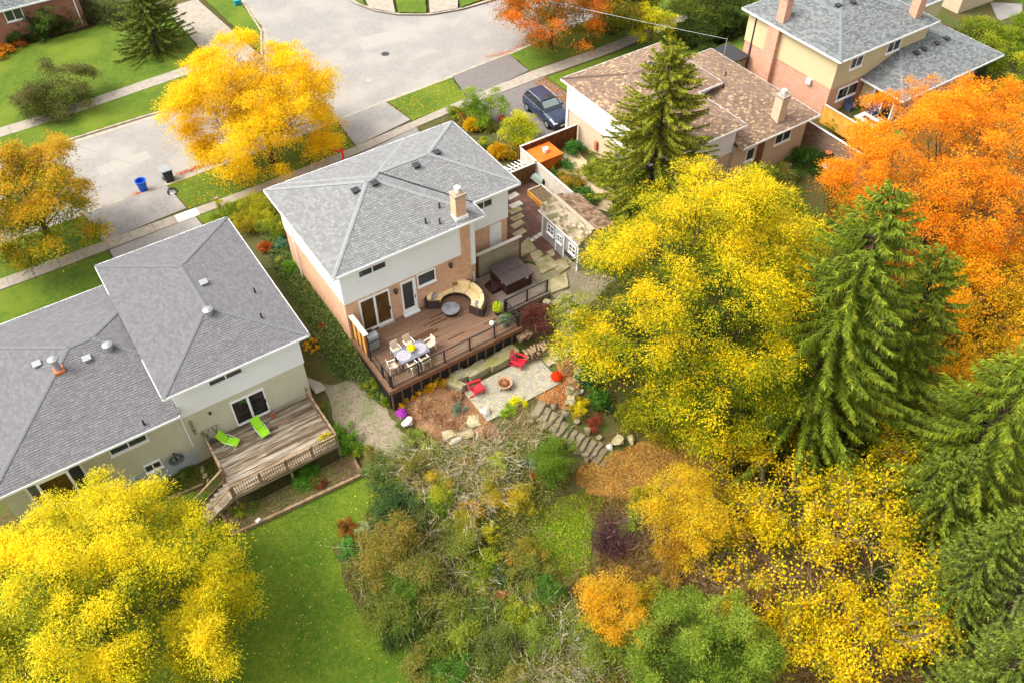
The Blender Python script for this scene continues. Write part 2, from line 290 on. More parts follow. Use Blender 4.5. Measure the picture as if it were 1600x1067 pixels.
def drape(name, poly, off, m, kind='structure', step=.5, parent=None, jit=0, thick=0):
    # a sheet laid over the terrain inside a plan outline
    bm = bmesh.new(); pts = []
    n = len(poly)
    for i in range(n):
        a = np.array(poly[i][:2], float); b = np.array(poly[(i+1) % n][:2], float); pts.append(a)
        if jit:
            k = int(np.linalg.norm(b-a)/.35); nn = np.array([-(b-a)[1], (b-a)[0]])/max(1e-6, np.linalg.norm(b-a))
            for j in range(1, k): pts.append(a+(b-a)*j/k + nn*random.uniform(-jit, jit))
    bm.faces.new([bm.verts.new((p[0], p[1], 0)) for p in pts]); bmesh.ops.triangulate(bm, faces=bm.faces[:])
    xs = [p[0] for p in pts]; ys = [p[1] for p in pts]
    for ax, lo, hi in ((0, min(xs), max(xs)), (1, min(ys), max(ys))):
        k = math.ceil(lo/step)*step
        while k < hi:
            co = (k, 0, 0) if ax == 0 else (0, k, 0); no = (1, 0, 0) if ax == 0 else (0, 1, 0)
            bmesh.ops.bisect_plane(bm, geom=bm.verts[:]+bm.edges[:]+bm.faces[:], plane_co=co, plane_no=no); k += step
    vv = bm.verts[:]; q = np.array([v.co[:2] for v in vv]); zz = g(q[:, 0], q[:, 1])+off
    for v, z in zip(vv, zz): v.co.z = z
    for f in bm.faces:
        if f.normal.z < 0: f.normal_flip()
    bm.normal_update()
    for f in bm.faces:
        f.smooth = True
        if f.normal.z < 0: f.normal_flip()
    me = bpy.data.meshes.new(name); bm.to_mesh(me); bm.free()
    o = link(name, me, m, parent, kind); return o
def pxpoly(pts, z=None): return [(G(*p) if z is None else W(*p, z))[:2] for p in pts]
def inpoly(q, poly):
    x, y = q[:, 0], q[:, 1]; r = np.zeros(len(q), bool); n = len(poly)
    for i in range(n):
        x0, y0 = poly[i][:2]; x1, y1 = poly[(i+1) % n][:2]
        c = ((y0 > y) != (y1 > y)) & (x < (x1-x0)*(y-y0)/((y1-y0) if y1 != y0 else 1e-9)+x0); r ^= c
    return r
def scatter(poly, n):
    p = np.array([q[:2] for q in poly]); lo, hi = p.min(0), p.max(0); out = []
    while sum(map(len, out)) < n:
        q = rng.uniform(lo, hi, (n*2, 2)); out.append(q[inpoly(q, poly)])
    return np.concatenate(out)[:n]
# ------------------------------------------------------------------ leaves: many small diamond faces in one mesh
def unitv(v): return v/np.maximum(np.linalg.norm(v, axis=1, keepdims=True), 1e-9)
def leaf_arrays(c, d, nrm, ln, wd):
    d = unitv(d); s = unitv(np.cross(d, nrm)); ln = np.broadcast_to(np.asarray(ln, float), (len(c),))[:, None]; wd = np.broadcast_to(np.asarray(wd, float), (len(c),))[:, None]
    return np.stack([c-d*ln*.5, c+s*wd*.5-d*ln*.05, c+d*ln*.5, c-s*wd*.5-d*ln*.05], 1)
def leaf_mesh(name, quads, cols, m, parent=None, kind=None):
    inv = root_of(parent).matrix_basis.inverted() if parent else Matrix()
    if m in ('leaf', 'needle'):   # one narrow triangle per leaf keeps the foliage cheap
        s = (quads[:, 1]-quads[:, 3])*.5; quads = np.stack([quads[:, 0]+s, quads[:, 2], quads[:, 0]-s], 1)
    n, k = quads.shape[:2]; v = quads.reshape(-1, 3); A = np.array(inv); v = v @ A[:3, :3].T + A[:3, 3]
    me = bpy.data.meshes.new(name); me.vertices.add(k*n); me.vertices.foreach_set('co', v.astype(np.float32).ravel())
    me.loops.add(k*n); me.loops.foreach_set('vertex_index', np.arange(k*n, dtype=np.int32)); me.polygons.add(n)
    me.polygons.foreach_set('loop_start', np.arange(0, k*n, k, dtype=np.int32)); me.update(calc_edges=True)
    at = me.attributes.new('Col', 'FLOAT_COLOR', 'FACE'); at.data.foreach_set('color', np.c_[cols, np.ones(n)].astype(np.float32).ravel())
    return link(name, me, m, parent, kind)
def pal(cols, t):   # cols: list of linear colours, t in 0..1
    c = np.array(cols); x = np.clip(t, 0, .9999)*(len(c)-1); i = x.astype(int); f = (x-i)[:, None]; return c[i]*(1-f)+c[np.minimum(i+1, len(c)-1)]*f
def jitter_col(c, a=.18): 
    return np.clip(c*(1+rng.normal(0, a, (len(c), 1)))*(1+rng.normal(0, a*.35, (len(c), 3))), .003, .95)
# ------------------------------------------------------------------ the setting: ground sheet, street, lawns
def sheet(name, x0, x1, y0, y1, step, m, hole=None):
    xs = np.arange(x0, x1+.01, step); ys = np.arange(y0, y1+.01, step); X, Y = np.meshgrid(xs, ys); Z = g(X, Y)
    road = sstep((Y-20.9)/.6)*.25; Z = Z-road
    nx, ny = len(xs), len(ys); v = np.stack([X.ravel(), Y.ravel(), Z.ravel()], 1); fs = []
    for j in range(ny-1):
        for i in range(nx-1):
            if hole and hole[0] <= xs[i] < hole[1] and hole[2] <= ys[j] < hole[3]: continue
            fs.append((j*nx+i, j*nx+i+1, (j+1)*nx+i+1, (j+1)*nx+i))
    me = bpy.data.meshes.new(name); me.from_pydata(v.tolist(), [], fs); me.polygons.foreach_set('use_smooth', [True]*len(fs)); me.update()
    return link(name, me, m, None, 'structure')
sheet('ground', -36, 72, -36, 72, .5, 'wood_floor')
sheet('distant_ground', -300, 312, -300, 312, 12, 'lawn', hole=(-36, 72, -36, 72))
ROAD_Z = -.60
near = [(-80, 21.6), (-8, 21.75), (0, 21.9), (8, 22.2), (15, 22.75), (21, 23.0), (27.6, 23.5), (33, 24.1), (40, 25), (60, 28)]
far_l = [(-80, 31.2), (-8, 31.3), (-3, 31.3), (2, 31.2), (6, 32.0), (9.3, 34.8), (11, 39), (11.6, 44), (11.8, 72)]
far_r = [(19.6, 72), (19.9, 42), (20.4, 39), (21.2, 36.8), (22.6, 35), (25, 33.4), (28, 32.7), (32, 32.6), (40, 33.4), (60, 36.5)]
def flat(name, poly, z, m, kind='structure', parent=None):
    b = MB(); b.add([(p[0], p[1], z) for p in poly], [tuple(range(len(poly)))]); o = b.build(name, m, parent, kind=kind)
    bm = bmesh.new(); bm.from_mesh(o.data); bmesh.ops.triangulate(bm, faces=bm.faces[:])
    for f in bm.faces:
        if f.normal.z < 0: f.normal_flip()
    bm.to_mesh(o.data); bm.free(); return o
flat('road', near + far_r[::-1] + far_l[::-1], ROAD_Z, 'asphalt')
def ribbon(line, w0, w1):   # offset polyline to both sides
    a = np.array(line, float); d = np.gradient(a, axis=0); d /= np.linalg.norm(d, axis=1, keepdims=True); n = np.stack([-d[:, 1], d[:, 0]], 1); return a+n*w0, a+n*w1
def dense(line, step=1.0):
    out = []
    for a, b in zip(line[:-1], line[1:]):
        a = np.array(a, float); b = np.array(b, float); k = max(1, int(np.linalg.norm(b-a)/step)); out += [a+(b-a)*i/k for i in range(k)]
    return np.array(out + [np.array(line[-1], float)])
def curb(name, line, side):   # gutter pan 4 mm above the road, raised kerb behind it
    l = dense(line, 1.2); o1, o2 = ribbon(l, .38*side, 0); k2 = ribbon(l, 0, -.16*side)[1]; b = MB(); n = len(l)
    for A, B, z0, z1 in ((o1, o2, ROAD_Z+.004, ROAD_Z+.012), (l, k2, -.46, -.46)):
        for i in range(n-1): b.add([(*A[i], z0), (*A[i+1], z0), (*B[i+1], z1), (*B[i], z1)], [(0,1,2,3)])
    for i in range(n-1): b.add([(*l[i], ROAD_Z), (*l[i+1], ROAD_Z), (*l[i+1], -.46), (*l[i], -.46)], [(0,1,2,3)])
    return b.build(name, 'curb', kind='structure')
curb('street_kerb', near, 1); curb('street_kerb', far_l, -1); curb('street_kerb', far_r[::-1], -1)
# cracks and tar lines in the old asphalt
def crack(pts, w_=.05):
    p = [W(x, y, ROAD_Z)[:2] for x, y in pts]; l = dense(p, .5); l = l + rng.normal(0, .05, l.shape); a, b_ = ribbon(l, w_/2, -w_/2); b = MB()
    for i in range(len(l)-1): b.add([(*a[i], ROAD_Z+.005), (*a[i+1], ROAD_Z+.005), (*b_[i+1], ROAD_Z+.005), (*b_[i], ROAD_Z+.005)], [(0,1,2,3)])
    b.build('road_crack', 'crack', kind='structure')
for pts in (((110,225),(180,247),(248,268)), ((242,212),(250,235),(264,270)), ((505,35),(515,60),(530,75)), ((600,20),(560,70),(540,170)), ((420,60),(470,20),(480,0)), ((640,60),(690,75),(740,90))): crack(pts, .035 if pts[0][0] != 110 else .06)
def patch(pts, m='drive'):
    flat('road_patch', [W(x, y, ROAD_Z)[:2] for x, y in pts], ROAD_Z+.003, m)
M['patch'] = mat('asphalt_patch', L(143,138,131), .92, c2=L(136,131,124), scale=6, bump=.3, bscale=60); M['patch2'] = mat('asphalt_patch_pale', L(156,150,142), .92, c2=L(150,144,136), scale=6, bump=.3, bscale=60)
patch(((300,200),(360,182),(372,200),(312,219)), 'patch'); patch(((560,60),(640,42),(650,58),(568,78)), 'patch2'); patch(((150,262),(230,236),(236,248),(158,275)), 'patch2'); patch(((640,95),(700,78),(706,88),(648,106)), 'patch')
# driveways (flat asphalt between kerb and house), each its own surface
def dw(name, poly, m, z=-.452): return flat(name, poly, z, m)
dw('driveway', [(-9.3,21.7),(-3.5,21.85),(-3.2,18.4),(-9.0,18.05)], 'drive'); dw('driveway', [(-8.9,17.0),(-3.0,17.25),(-2.6,11.2),(-8.8,11.2)], 'drive', -.48)
dw('driveway', [(10.2,22.35),(14.6,22.7),(15.0,19.3),(9.9,18.5)], 'drive'); dw('driveway', [(9.8,17.5),(14.9,18.2),(12.8,9.4),(9.4,9.4)], 'drive', -.48)
dw('driveway', [(21.0,23.0),(26.9,23.4),(26.8,20.2),(20.3,19.3)], 'drive_dark'); dw('driveway', [(19.9,18.5),(27.2,18.9),(27.6,10.5),(22.5,9.9),(21.2,11.5)], 'drive_dark', -.48)
dw('driveway', [(5.5,32.0),(9.2,34.7),(8.3,48),(5.2,48)], 'concrete'); dw('driveway', [(20.9,37.5),(22.4,35.3),(27,46),(23,46)], 'concrete'); dw('driveway', [(25.0,33.5),(27.6,32.9),(34,43),(30,43)], 'concrete')
# lawns
def lawn(poly, off=.03, m='lawn', jit=.06): return drape('lawn', poly, off, m, step=.5, jit=jit)
lawn([(-3.4,21.7),(10.1,22.1),(9.8,18.5),(2,17.95),(-3.1,18.3)]); lawn([(14.7,22.6),(20.9,22.85),(20.2,19.3),(15.1,19.15)]); lawn([(27.0,23.35),(33,23.95),(40,24.9),(58,27.6),(58,22),(36,19.9),(26.9,20.2)])
lawn([(-40,21.5),(-9.4,21.6),(-9.1,18.05),(-40,17.9)]); lawn([(-40,16.9),(-9.0,16.95),(-9.0,11.3),(-40,11.3)]); lawn([(-2.9,17.2),(4,17.4),(9.7,17.45),(9.3,15.2),(-2.5,14.5)], jit=.1)
lawn([(27.4,18.5),(37,18.5),(60,22),(60,11.5),(27.8,11.9)]); lawn([(-60,31.5),(2,31.5),(5.4,32.2),(5.1,48),(-60,48)]); lawn([(9.4,35),(11.3,40),(11.6,60),(8.5,60)]); lawn([(20.2,42),(20.8,38),(22.8,46),(20.2,60)]); lawn([(22.7,35.2),(24.8,33.8),(29.8,43),(27.2,46)]); lawn([(27.8,32.9),(60,36.7),(60,60),(34,43)])
backlawn = pxpoly([(228,760),(330,770),(350,842),(568,742),(590,770),(560,830),(520,850),(535,900),(560,960),(640,1000),(690,1040),(720,1100),(600,1200),(-100,1250),(-250,900),(30,830)]); lawn(backlawn, jit=.12)
lawn(pxpoly([(835,800),(905,770),(945,780),(925,830),(920,900),(880,920),(830,880),(815,840)]), jit=.2)
lawn(pxpoly([(1110,60),(1180,20),(1180,90),(1140,110)], -.5), jit=.1)
# sidewalks: one slab per pour, each its own piece
def sidewalk(near_l, far_l_, z=-.445, new=()):
    t = bpy.data.objects.new('sidewalk', None); COL.objects.link(t); t['kind'] = 'structure'; t.location = (near_l[0][0], near_l[0][1], z); t.matrix_basis = Matrix.Translation(t.location)
    a = dense(near_l, 1.0); s = np.r_[0, np.cumsum(np.linalg.norm(np.diff(a, axis=0), axis=1))]; b = dense(far_l_, 1.0); sb = np.r_[0, np.cumsum(np.linalg.norm(np.diff(b, axis=0), axis=1))]
    n = int(s[-1]/1.55)
    for i in range(n):
        q = []
        for arr, ss, u in ((a, s, i/n), (a, s, (i+1)/n-.02/s[-1]), (b, sb, (i+1)/n-.02/s[-1]), (b, sb, i/n)): x = u*ss[-1]; q.append((np.interp(x, ss, arr[:, 0]), np.interp(x, ss, arr[:, 1])))
        xm = q[0][0]; MB().prism(q, z-.12, z+random.uniform(-.006, .008)).build('slab', 'concrete_new' if any(l < xm < h for l, h in new) else 'concrete', t)
    return t
sidewalk([(-40,16.9),(-13,17.0),(-6,17.15),(4,17.35),(9.6,17.6),(15.1,18.2),(20,18.6),(27,18.75),(34,18.7),(44,19.4)], [(-40,17.9),(-13,18.05),(-6,18.1),(2.4,18.05),(8.8,18.4),(14.6,18.95),(20,19.5),(27,20.0),(34,19.9),(44,20.6)], new=((-4.6,-3.0),))
sidewalk([(-40,34.4),(-9,34.6),(-3,35.0),(4.9,35.6)], [(-40,35.7),(-9,35.9),(-3,36.3),(4.9,36.9)])
def manhole(px, py, i):
    p = W(px, py, ROAD_Z); t = thing('manhole_cover', ['round iron manhole cover set in the road further from the kerb', 'ringed iron manhole cover in the road nearer the driveway'][i], 'manhole cover', (p[0], p[1], ROAD_Z), group='manhole covers in the road')
    MB().lathe((p[0], p[1], ROAD_Z+.002), [(.42,0),(.42,.012),(.36,.012)], 20).build('ring', 'crack', t); MB().lathe((p[0], p[1], ROAD_Z+.003), [(.345,0),(.345,.016),(.1,.018)], 20).build('lid', 'metal_dark' if i == 0 else 'concrete', t)
manhole(602, 85, 0); manhole(577, 127, 1)
# beds, paths and surfaces round the houses
drape('garden_bed', pxpoly([(412,368),(440,375),(478,430),(553,532),(600,600),(618,640),(600,650),(575,610),(530,600),(500,560),(478,505),(432,440)]), .03, 'ivy_floor', jit=.15)
drape('garden_bed', [(12.7,9.4),(14.9,17.9),(19.8,18.3),(21.2,11.4),(18.6,9.6),(18.6,7.8),(12.7,7.8)], .03, 'ivy_floor', jit=.05)
drape('garden_bed', [(-2.5,14.4),(3,15),(3,9.4),(-2.0,9.4),(-2.3,11)], .035, 'ivy_floor', jit=.1)
drape('mulch_bed', [(12.6,7.6),(18.6,7.6),(18.6,.6),(15.6,-.2),(14.2,-.4),(12.95,1.1),(12.6,1.9)], .03, 'mulch', jit=.05)
drape('gravel_path', pxpoly([(505,600),(560,595),(600,630),(612,655),(640,680),(650,705),(600,712),(590,740),(568,742),(552,715),(560,690),(520,655)]), .035, 'gravel', jit=.15)
drape('mulch_bed', pxpoly([(622,632),(690,590),(742,590),(722,612),(770,662),(790,690),(720,700),(690,695),(650,668)]), .03, 'mulch_orange', jit=.12)
drape('mulch_bed', pxpoly([(872,560),(905,540),(910,600),(890,640),(850,630),(835,620),(872,600)]), .03, 'mulch_orange', jit=.12)
drape('leaf_covered_clearing', pxpoly([(905,730),(950,712),(1000,690),(1080,680),(1150,720),(1110,780),(1020,790),(960,780),(930,775),(900,755)]), .03, 'litter', jit=.25)
drape('leaf_covered_slope', pxpoly([(960,830),(1060,830),(1150,760),(1300,780),(1420,900),(1440,1067),(1200,1080),(1090,950),(940,900)]), .03, 'litter', jit=.3)
drape('flagstone_ground', [(12.7,1.0),(14.2,-.5),(15.9,-.3),(17.5,-3.2),(14.3,-4.3),(12.75,-2.6)], .03, 'gravel', jit=.08)
drape('neighbour_path', pxpoly([(868,258),(880,238),(900,232),(925,265),(945,290),(965,300),(950,330),(930,325),(905,275),(872,270)], -.5), .04, 'terra', jit=.08)
drape('garden_bed', [(19,9.3),(23,9.2),(23.4,4),(24,-1),(19.1,-1)], .025, 'ivy_floor')
# ------------------------------------------------------------------ roofs: hip planes plus real shingle tabs
def roof_h(r, x, y): return r[4]+r[5]*np.minimum(np.minimum(x-r[0], r[2]-x), np.minimum(y-r[1], r[3]-y))
def hip_lines(r):
    x0, y0, x1, y1, z, p = r; w_, d = x1-x0, y1-y0; m = min(w_, d)/2
    if w_ >= d: a, b = (x0+m, y0+m), (x1-m, y0+m)
    else: a, b = (x0+m, y0+m), (x0+m, y1-m)
    zr = z+p*m; A = (*a, zr); B = (*b, zr)
    if w_ >= d: segs = [((x0,y0,z),A), ((x0,y1,z),A), ((x1,y0,z),B), ((x1,y1,z),B), (A,B)]
    else: segs = [((x0,y0,z),A), ((x1,y0,z),A), ((x0,y1,z),B), ((x1,y1,z),B), (A,B)]
    return A, B, segs
def make_roof(house, rects, cols, capcols, under, step=.145, tw=.24, thick=.03, name='roof', mask=None, clip=None):
    b = MB()
    for r in rects:
        x0, y0, x1, y1, z, p = r; A, B, segs = hip_lines(r); k = len(b.v)
        vs = [(x0,y0,z),(x1,y0,z),(x1,y1,z),(x0,y1,z),A,B]
        if x1-x0 >= y1-y0: fs = [(0,1,5,4),(1,2,5),(2,3,4,5),(3,0,4)]
        else: fs = [(0,1,4),(1,2,5,4),(2,3,5),(3,0,4,5)]
        b.add(vs, fs + [(3,2,1,0)])
    roof = b.build(name, under, house)
    if clip:   # where a lower roof ends against a taller wall: keep the side towards +x or -x
        bm = bmesh.new(); bm.from_mesh(roof.data); xc, sg = clip; xl = xc-root_of(house).location.x
        bmesh.ops.bisect_plane(bm, geom=bm.verts[:]+bm.edges[:]+bm.faces[:], plane_co=(xl,0,0), plane_no=(sg,0,0), clear_inner=True); bm.to_mesh(roof.data); bm.free()
        m0 = mask; mask = m0 or (lambda c: (c[:, 0]-xc)*sg > 0)
    Q = []; C = []
    for ri, r in enumerate(rects):
        x0, y0, x1, y1, z, p = r; others = [q for i, q in enumerate(rects) if i != ri]; sl = math.sqrt(1+p*p)
        for side in range(4):
            Ls, half = ((x1-x0), (y1-y0)/2) if side % 2 == 0 else ((y1-y0), (x1-x0)/2); half = min(half, Ls/2 if Ls/2 < half else half)
            dmax = min((y1-y0)/2, (x1-x0)/2); nr = int(dmax*sl/step)
            def pt(s, d, off):
                if side == 0: x, y = x0+s, y0+d
                elif side == 1: x, y = x1-d, y0+s
                elif side == 2: x, y = x1-s, y1-d
                else: x, y = x0+d, y1-s
                return np.stack([x, y, np.broadcast_to(z+p*d+off, np.shape(x))], -1)
            for j in range(nr+1):
                d0 = j*step/sl; d1 = min((j+1.12)*step/sl, dmax)
                if d0 >= dmax-.01: break
                e0 = d0; lo, hi = e0, Ls-e0
                if hi-lo < .05: continue
                s = np.arange(lo-random.random()*tw, hi, tw); sa = np.clip(s, lo, hi); sb = np.clip(s+tw-.012, lo, hi); ok = sb-sa > .03; sa, sb = sa[ok], sb[ok]
                ta, tb = np.clip(sa, d1, Ls-d1), np.clip(sb, d1, Ls-d1); n = len(sa)
                if n == 0: continue
                up = thick+rng.uniform(-.006, .01, n); dd = np.full(n, max(d0-.02, -.05)) if j == 0 else np.full(n, d0)
                q = np.stack([pt(sa, dd, up), pt(sb, dd, up), pt(tb, np.full(n, d1), .012), pt(ta, np.full(n, d1), .012)], 1)
                q2 = np.stack([pt(sa, dd, 0.002), pt(sb, dd, 0.002), q[:, 1], q[:, 0]], 1)
                cx = q[:, :, :2].mean(1); h = roof_h(r, cx[:, 0], cx[:, 1]); keep = np.ones(n, bool)
                for o in others:
                    ins = (cx[:, 0] > o[0]-.02) & (cx[:, 0] < o[2]+.02) & (cx[:, 1] > o[1]-.02) & (cx[:, 1] < o[3]+.02); keep &= ~(ins & (roof_h(o, cx[:, 0], cx[:, 1]) > h+.01))
                    ins2 = ins & (roof_h(o, cx[:, 0], cx[:, 1]) > h-.012) & (ri > rects.index(o)); keep &= ~ins2
                if mask is not None: keep &= mask(cx)
                c = pal(cols, rng.random(n)); Q += [q[keep], q2[keep]]; C += [c[keep], c[keep]*.8]
        for (a, e) in hip_lines(r)[2]:
            a = np.array(a); e = np.array(e); ln = np.linalg.norm(e-a); k = int(ln/.22)
            if k < 1: continue
            dr = (e-a)/ln; sd = np.array([-dr[1], dr[0], 0]); sd /= np.linalg.norm(sd); flatr = abs(dr[2]) < 1e-4
            for i in range(k):
                p0 = a+dr*(i*.22); p1 = a+dr*min(i*.22+.25, ln); mid = (p0+p1)/2
                if any(o[0] < mid[0] < o[2] and o[1] < mid[1] < o[3] and roof_h(o, mid[0], mid[1]) > mid[2]+.02 for o in others): continue
                if mask is not None and not mask(np.array([mid[:2]]))[0]: continue
                drop = np.array([0, 0, -.16*p*(1.0 if flatr else .707)])
                for sg in (1, -1):
                    u0, u1 = p0+[0,0,thick+.034], p1+[0,0,thick+.016]
                    Q.append(np.array([[u0, u0+sg*sd*.12+drop*.75, u1+sg*sd*.12+drop*.75, u1]])); C.append(pal(capcols, rng.random(1)))
    leaf_mesh('shingles', np.concatenate(Q), np.concatenate(C), 'shingle_grey', roof, 'stuff')
    return roof
def gutter(house, pts, closed=False, m='white_trim', parent=None):
    b = MB(); pts = list(pts); n = len(pts)
    for i in range(n if closed else n-1): b.bar(pts[i], pts[(i+1) % n], .11, .14)
    return b.build('gutter', m, house)
def window(house, c, w_, h_, axis, glass='glass', fr='white_trim', mull=1, d=1, sill=True, cross=0, fw=.07):
    # axis 'y': in a wall facing -Y (d=-1) or +Y; axis 'x': facing -X / +X; c = centre on the wall face
    f = MB(); x, y, z = c
    def bx(u0, u1, v0, v1, t0, t1, mb):
        if axis == 'y': mb.box(x+u0, min(y+d*t0, y+d*t1), z+v0, x+u1, max(y+d*t0, y+d*t1), z+v1)
        else: mb.box(min(x+d*t0, x+d*t1), y+u0, z+v0, max(x+d*t0, x+d*t1), y+u1, z+v1)
    a, b = w_/2, h_/2
    bx(-a-fw, -a, -b-fw, b+fw, -.02, .075, f); bx(a, a+fw, -b-fw, b+fw, -.02, .075, f); bx(-a, a, b, b+fw, -.02, .075, f); bx(-a, a, -b-fw, -b, -.02, .075, f)
    fo = f.build('window', fr, house)
    for i in range(mull+1):
        u0 = -a+i*w_/(mull+1)+.012; u1 = -a+(i+1)*w_/(mull+1)-.012; pm = MB(); bx(u0, u1, -b+.005, b-.005, .012, .028, pm); pm.build('pane', glass, fo)
    if mull or cross:
        mm = MB()
        for i in range(1, mull+1): u = -a+i*w_/(mull+1); bx(u-.03, u+.03, -b, b, .014, .06, mm)
        for i in range(1, cross+1): v = -b+i*h_/(cross+1); bx(-a, a, v-.02, v+.02, .014, .055, mm)
        mm.build('mullion', fr, fo)
    if sill: s = MB(); bx(-a-fw-.04, a+fw+.04, -b-fw-.07, -b-fw-.004, -.02, .13, s); s.build('sill', fr, fo)
    return fo
def roof_vent(house, x, y, rects, kind='box'):
    z = max(float(roof_h(r, x, y)) for r in rects if r[0] < x < r[2] and r[1] < y < r[3])
    if kind == 'box':
        b = MB().box(x-.17, y-.17, z-.1, x+.17, y+.17, z+.13).box(x-.23, y-.23, z+.13, x+.23, y+.23, z+.17); b.build('roof_vent', 'metal_dark', house, bevel=.015)
    elif kind == 'lightbox': MB().box(x-.16, y-.16, z-.1, x+.16, y+.16, z+.14).box(x-.22, y-.22, z+.14, x+.22, y+.22, z+.19).build('roof_vent', 'metal_grey', house, bevel=.02)
    elif kind == 'turbine': MB().lathe((x, y, z-.1), [(.2,0),(.2,.28),(.27,.3),(.27,.48),(.12,.56)], 14).build('roof_vent', 'metal_grey', house)
    elif kind == 'stack':
        MB().lathe((x, y, z-.1), [(.16,0),(.16,.9)], 12).build('vent_pipe', 'metal_grey', house); MB().lathe((x, y, z+.8), [(.27,0),(.27,.12),(.1,.22)], 14).build('vent_cap', 'metal_grey', house); MB().box(x-.26, y-.26, z-.1, x+.26, y+.26, z+.12).build('flashing', 'terracotta', house)
    else: MB().lathe((x, y, z-.1), [(.09,0),(.09,.12),(.055,.13),(.055,.48)], 8).build('vent_pipe', 'metal_dark', house)
def chimney(house, x0, y0, x1, y1, zb, zt, m, cap=True, fl='metal_dark'):
    c = MB().box(x0, y0, zb, x1, y1, zt).build('chimney', m, house)
    MB().box(x0-.06, y0-.06, zt-.16, x1+.06, y1+.06, zt-.02).box(x0+.06, y0+.06, zt-.02, x1-.06, y1-.06, zt+.06).build('crown', 'concrete', c)
    if cap: cx, cy = (x0+x1)/2, (y0+y1)/2; MB().lathe((cx, cy, zt+.05), [(.13,0),(.13,.24),(.2,.25),(.2,.3),(.03,.4)], 12).build('flue_cap', 'white', c)
    return c
GREY = [L(116,116,115), L(122,122,121), L(128,128,127), L(136,136,135), L(119,119,118)]; GREYCAP = [L(132,133,132), L(142,143,142)]
GREY2 = [L(100,98,100), L(105,103,105), L(109,107,109), L(114,112,114), L(102,100,102)]; GREY2CAP = [L(104,105,107), L(110,111,113)]
BROWN = [L(116,94,80), L(124,102,86), L(130,108,92), L(120,97,82), L(160,134,102), L(118,96,84), L(126,104,90), L(184,158,120), L(122,100,86), L(114,92,78)]; BROWNCAP = [L(132,110,94), L(142,118,102)]
GREY4 = [L(92,95,95), L(104,107,107), L(118,121,120), L(130,133,131), L(98,101,101)]; GREY4CAP = [L(116,120,121), L(124,128,128)]
# ---- main house: peach brick below, white siding above, grey hip roof
H = 5.47
mh = thing('house', 'two storey peach brick and white sided house with light grey roof above the brown deck', 'house', (6.5, 5, -.5))
MB().box(.55,.55,-1.2,9.2,8.8,2.78).box(9.2,1.95,-1.2,12.45,8.8,2.76).build('brick_wall', 'brick_orange', mh)
MB().box(.5,.5,2.785,8.2,8.85,H-.1).box(8.2,.9,2.785,9.16,8.85,H-.1).box(9.16,1.9,2.765,12.5,8.85,H-.1).box(.515,8.0,2.6,.55,8.8,2.785).build('siding_wall', 'white_siding', mh)
MB().box(8.2,.44,-.9,8.84,.9,H-.1).build('chimney_breast', 'brick_orange', mh)
MB().box(8.84,.52,1.6,9.22,.9,H-.1).build('siding_corner', 'white_siding', mh)
MR = [(0,0,9.67,9.32,H,.335), (1.0,1.38,13.05,9.32,H,.335)]
make_roof(mh, MR, GREY, GREYCAP, 'underlay')
gutter(mh, [(0,0,H-.05),(9.67,0,H-.05),(9.67,1.38,H-.05),(13.05,1.38,H-.05),(13.05,9.32,H-.05),(0,9.32,H-.05)], True)
MB().bar((9.64,1.41,H+.055),(5.72,5.33,6.845),.1,.03).build('valley_flashing', 'metal_dark', mh)
chimney(mh, 7.95, .35, 8.62, .95, 5.3, 7.3, 'brick_orange'); MB().box(7.86,.26,5.4,8.71,1.04,5.78).build('flashing', 'white', mh)
for px, py, k in ((557,302,'box'),(587,294,'box'),(651,260,'box'),(683,239,'box'),(664,330,'pipe'),(686,328,'pipe'),(686,310,'pipe')):
    p = W(px, py+6, 6.4); roof_vent(mh, p[0], p[1], MR, k)
yw = .5
def win_px(house, a, b, c, y, mb=(), **k):   # a,b top corners, c bottom-left corner pixels in the wall plane
    A, B, Cc = onY(*a, y), onY(*b, y), onY(*c, y); w_ = B[0]-A[0]; zt = (A[2]+B[2])/2; h_ = zt-Cc[2]; return window(house, ((A[0]+B[0])/2, y, zt-h_/2), w_-.1, h_-.1, 'y', d=-1, **k)
win_px(mh, (558,424), (602,406), (561,435), yw, fr='white_trim', glass='glass')
window(mh, (5.78,.55,2.2), 1.1, .82, 'y', d=-1, mull=0)
window(mh, (10.72,1.9,4.55), 1.15, .48, 'y', d=-1)
def sliding_door(house, x0, x1, z0, z1, y, glass='glass_amber', m='white_trim'):
    d = MB(); f = .09
    d.box(x0,y-.09,z0,x0+f,y+.02,z1).box(x1-f,y-.09,z0,x1,y+.02,z1).box(x0+f,y-.09,z1-f,x1-f,y+.02,z1).box(x0+f,y-.12,z0,x1-f,y+.02,z0+f)
    o = d.build('sliding_door', m, house); xm = (x0+x1)/2; s = MB()
    s.box(xm-.07,y-.07,z0+f,xm+.07,y-.005,z1-f); s.build('stile', m, o)
    for a, b in ((x0+f, xm-.07), (xm+.07, x1-f)): MB().box(a,y-.045,z0+f+.06,b,y-.03,z1-f-.03).build('pane', glass, o)
    MB().box(x1-f-.02,y-.13,z0+.95,x1-f+.03,y-.092,z0+1.2).build('handle', 'black', o); return o
sliding_door(mh, 1.36, 3.3, .1, 2.62, .55); MB().box(2.3,.36,.0,3.35,.55,.13).build('door_step', 'pale_stone', mh)
pd = MB().box(4.05,.46,.18,4.14,.57,2.6).box(4.82,.46,.18,5.02,.57,2.6).box(4.14,.46,2.5,4.82,.57,2.6).box(4.14,.46,.18,4.82,.57,.42).build('patio_door', 'white_trim', mh)
MB().box(4.14,.5,.42,4.82,.515,2.5).build('pane', 'glass', pd); MB().box(4.88,.42,1.1,4.92,.46,1.3).build('handle', 'black', pd); MB().box(4.0,.25,.0,5.05,.55,.12).build('door_step', 'white', mh)
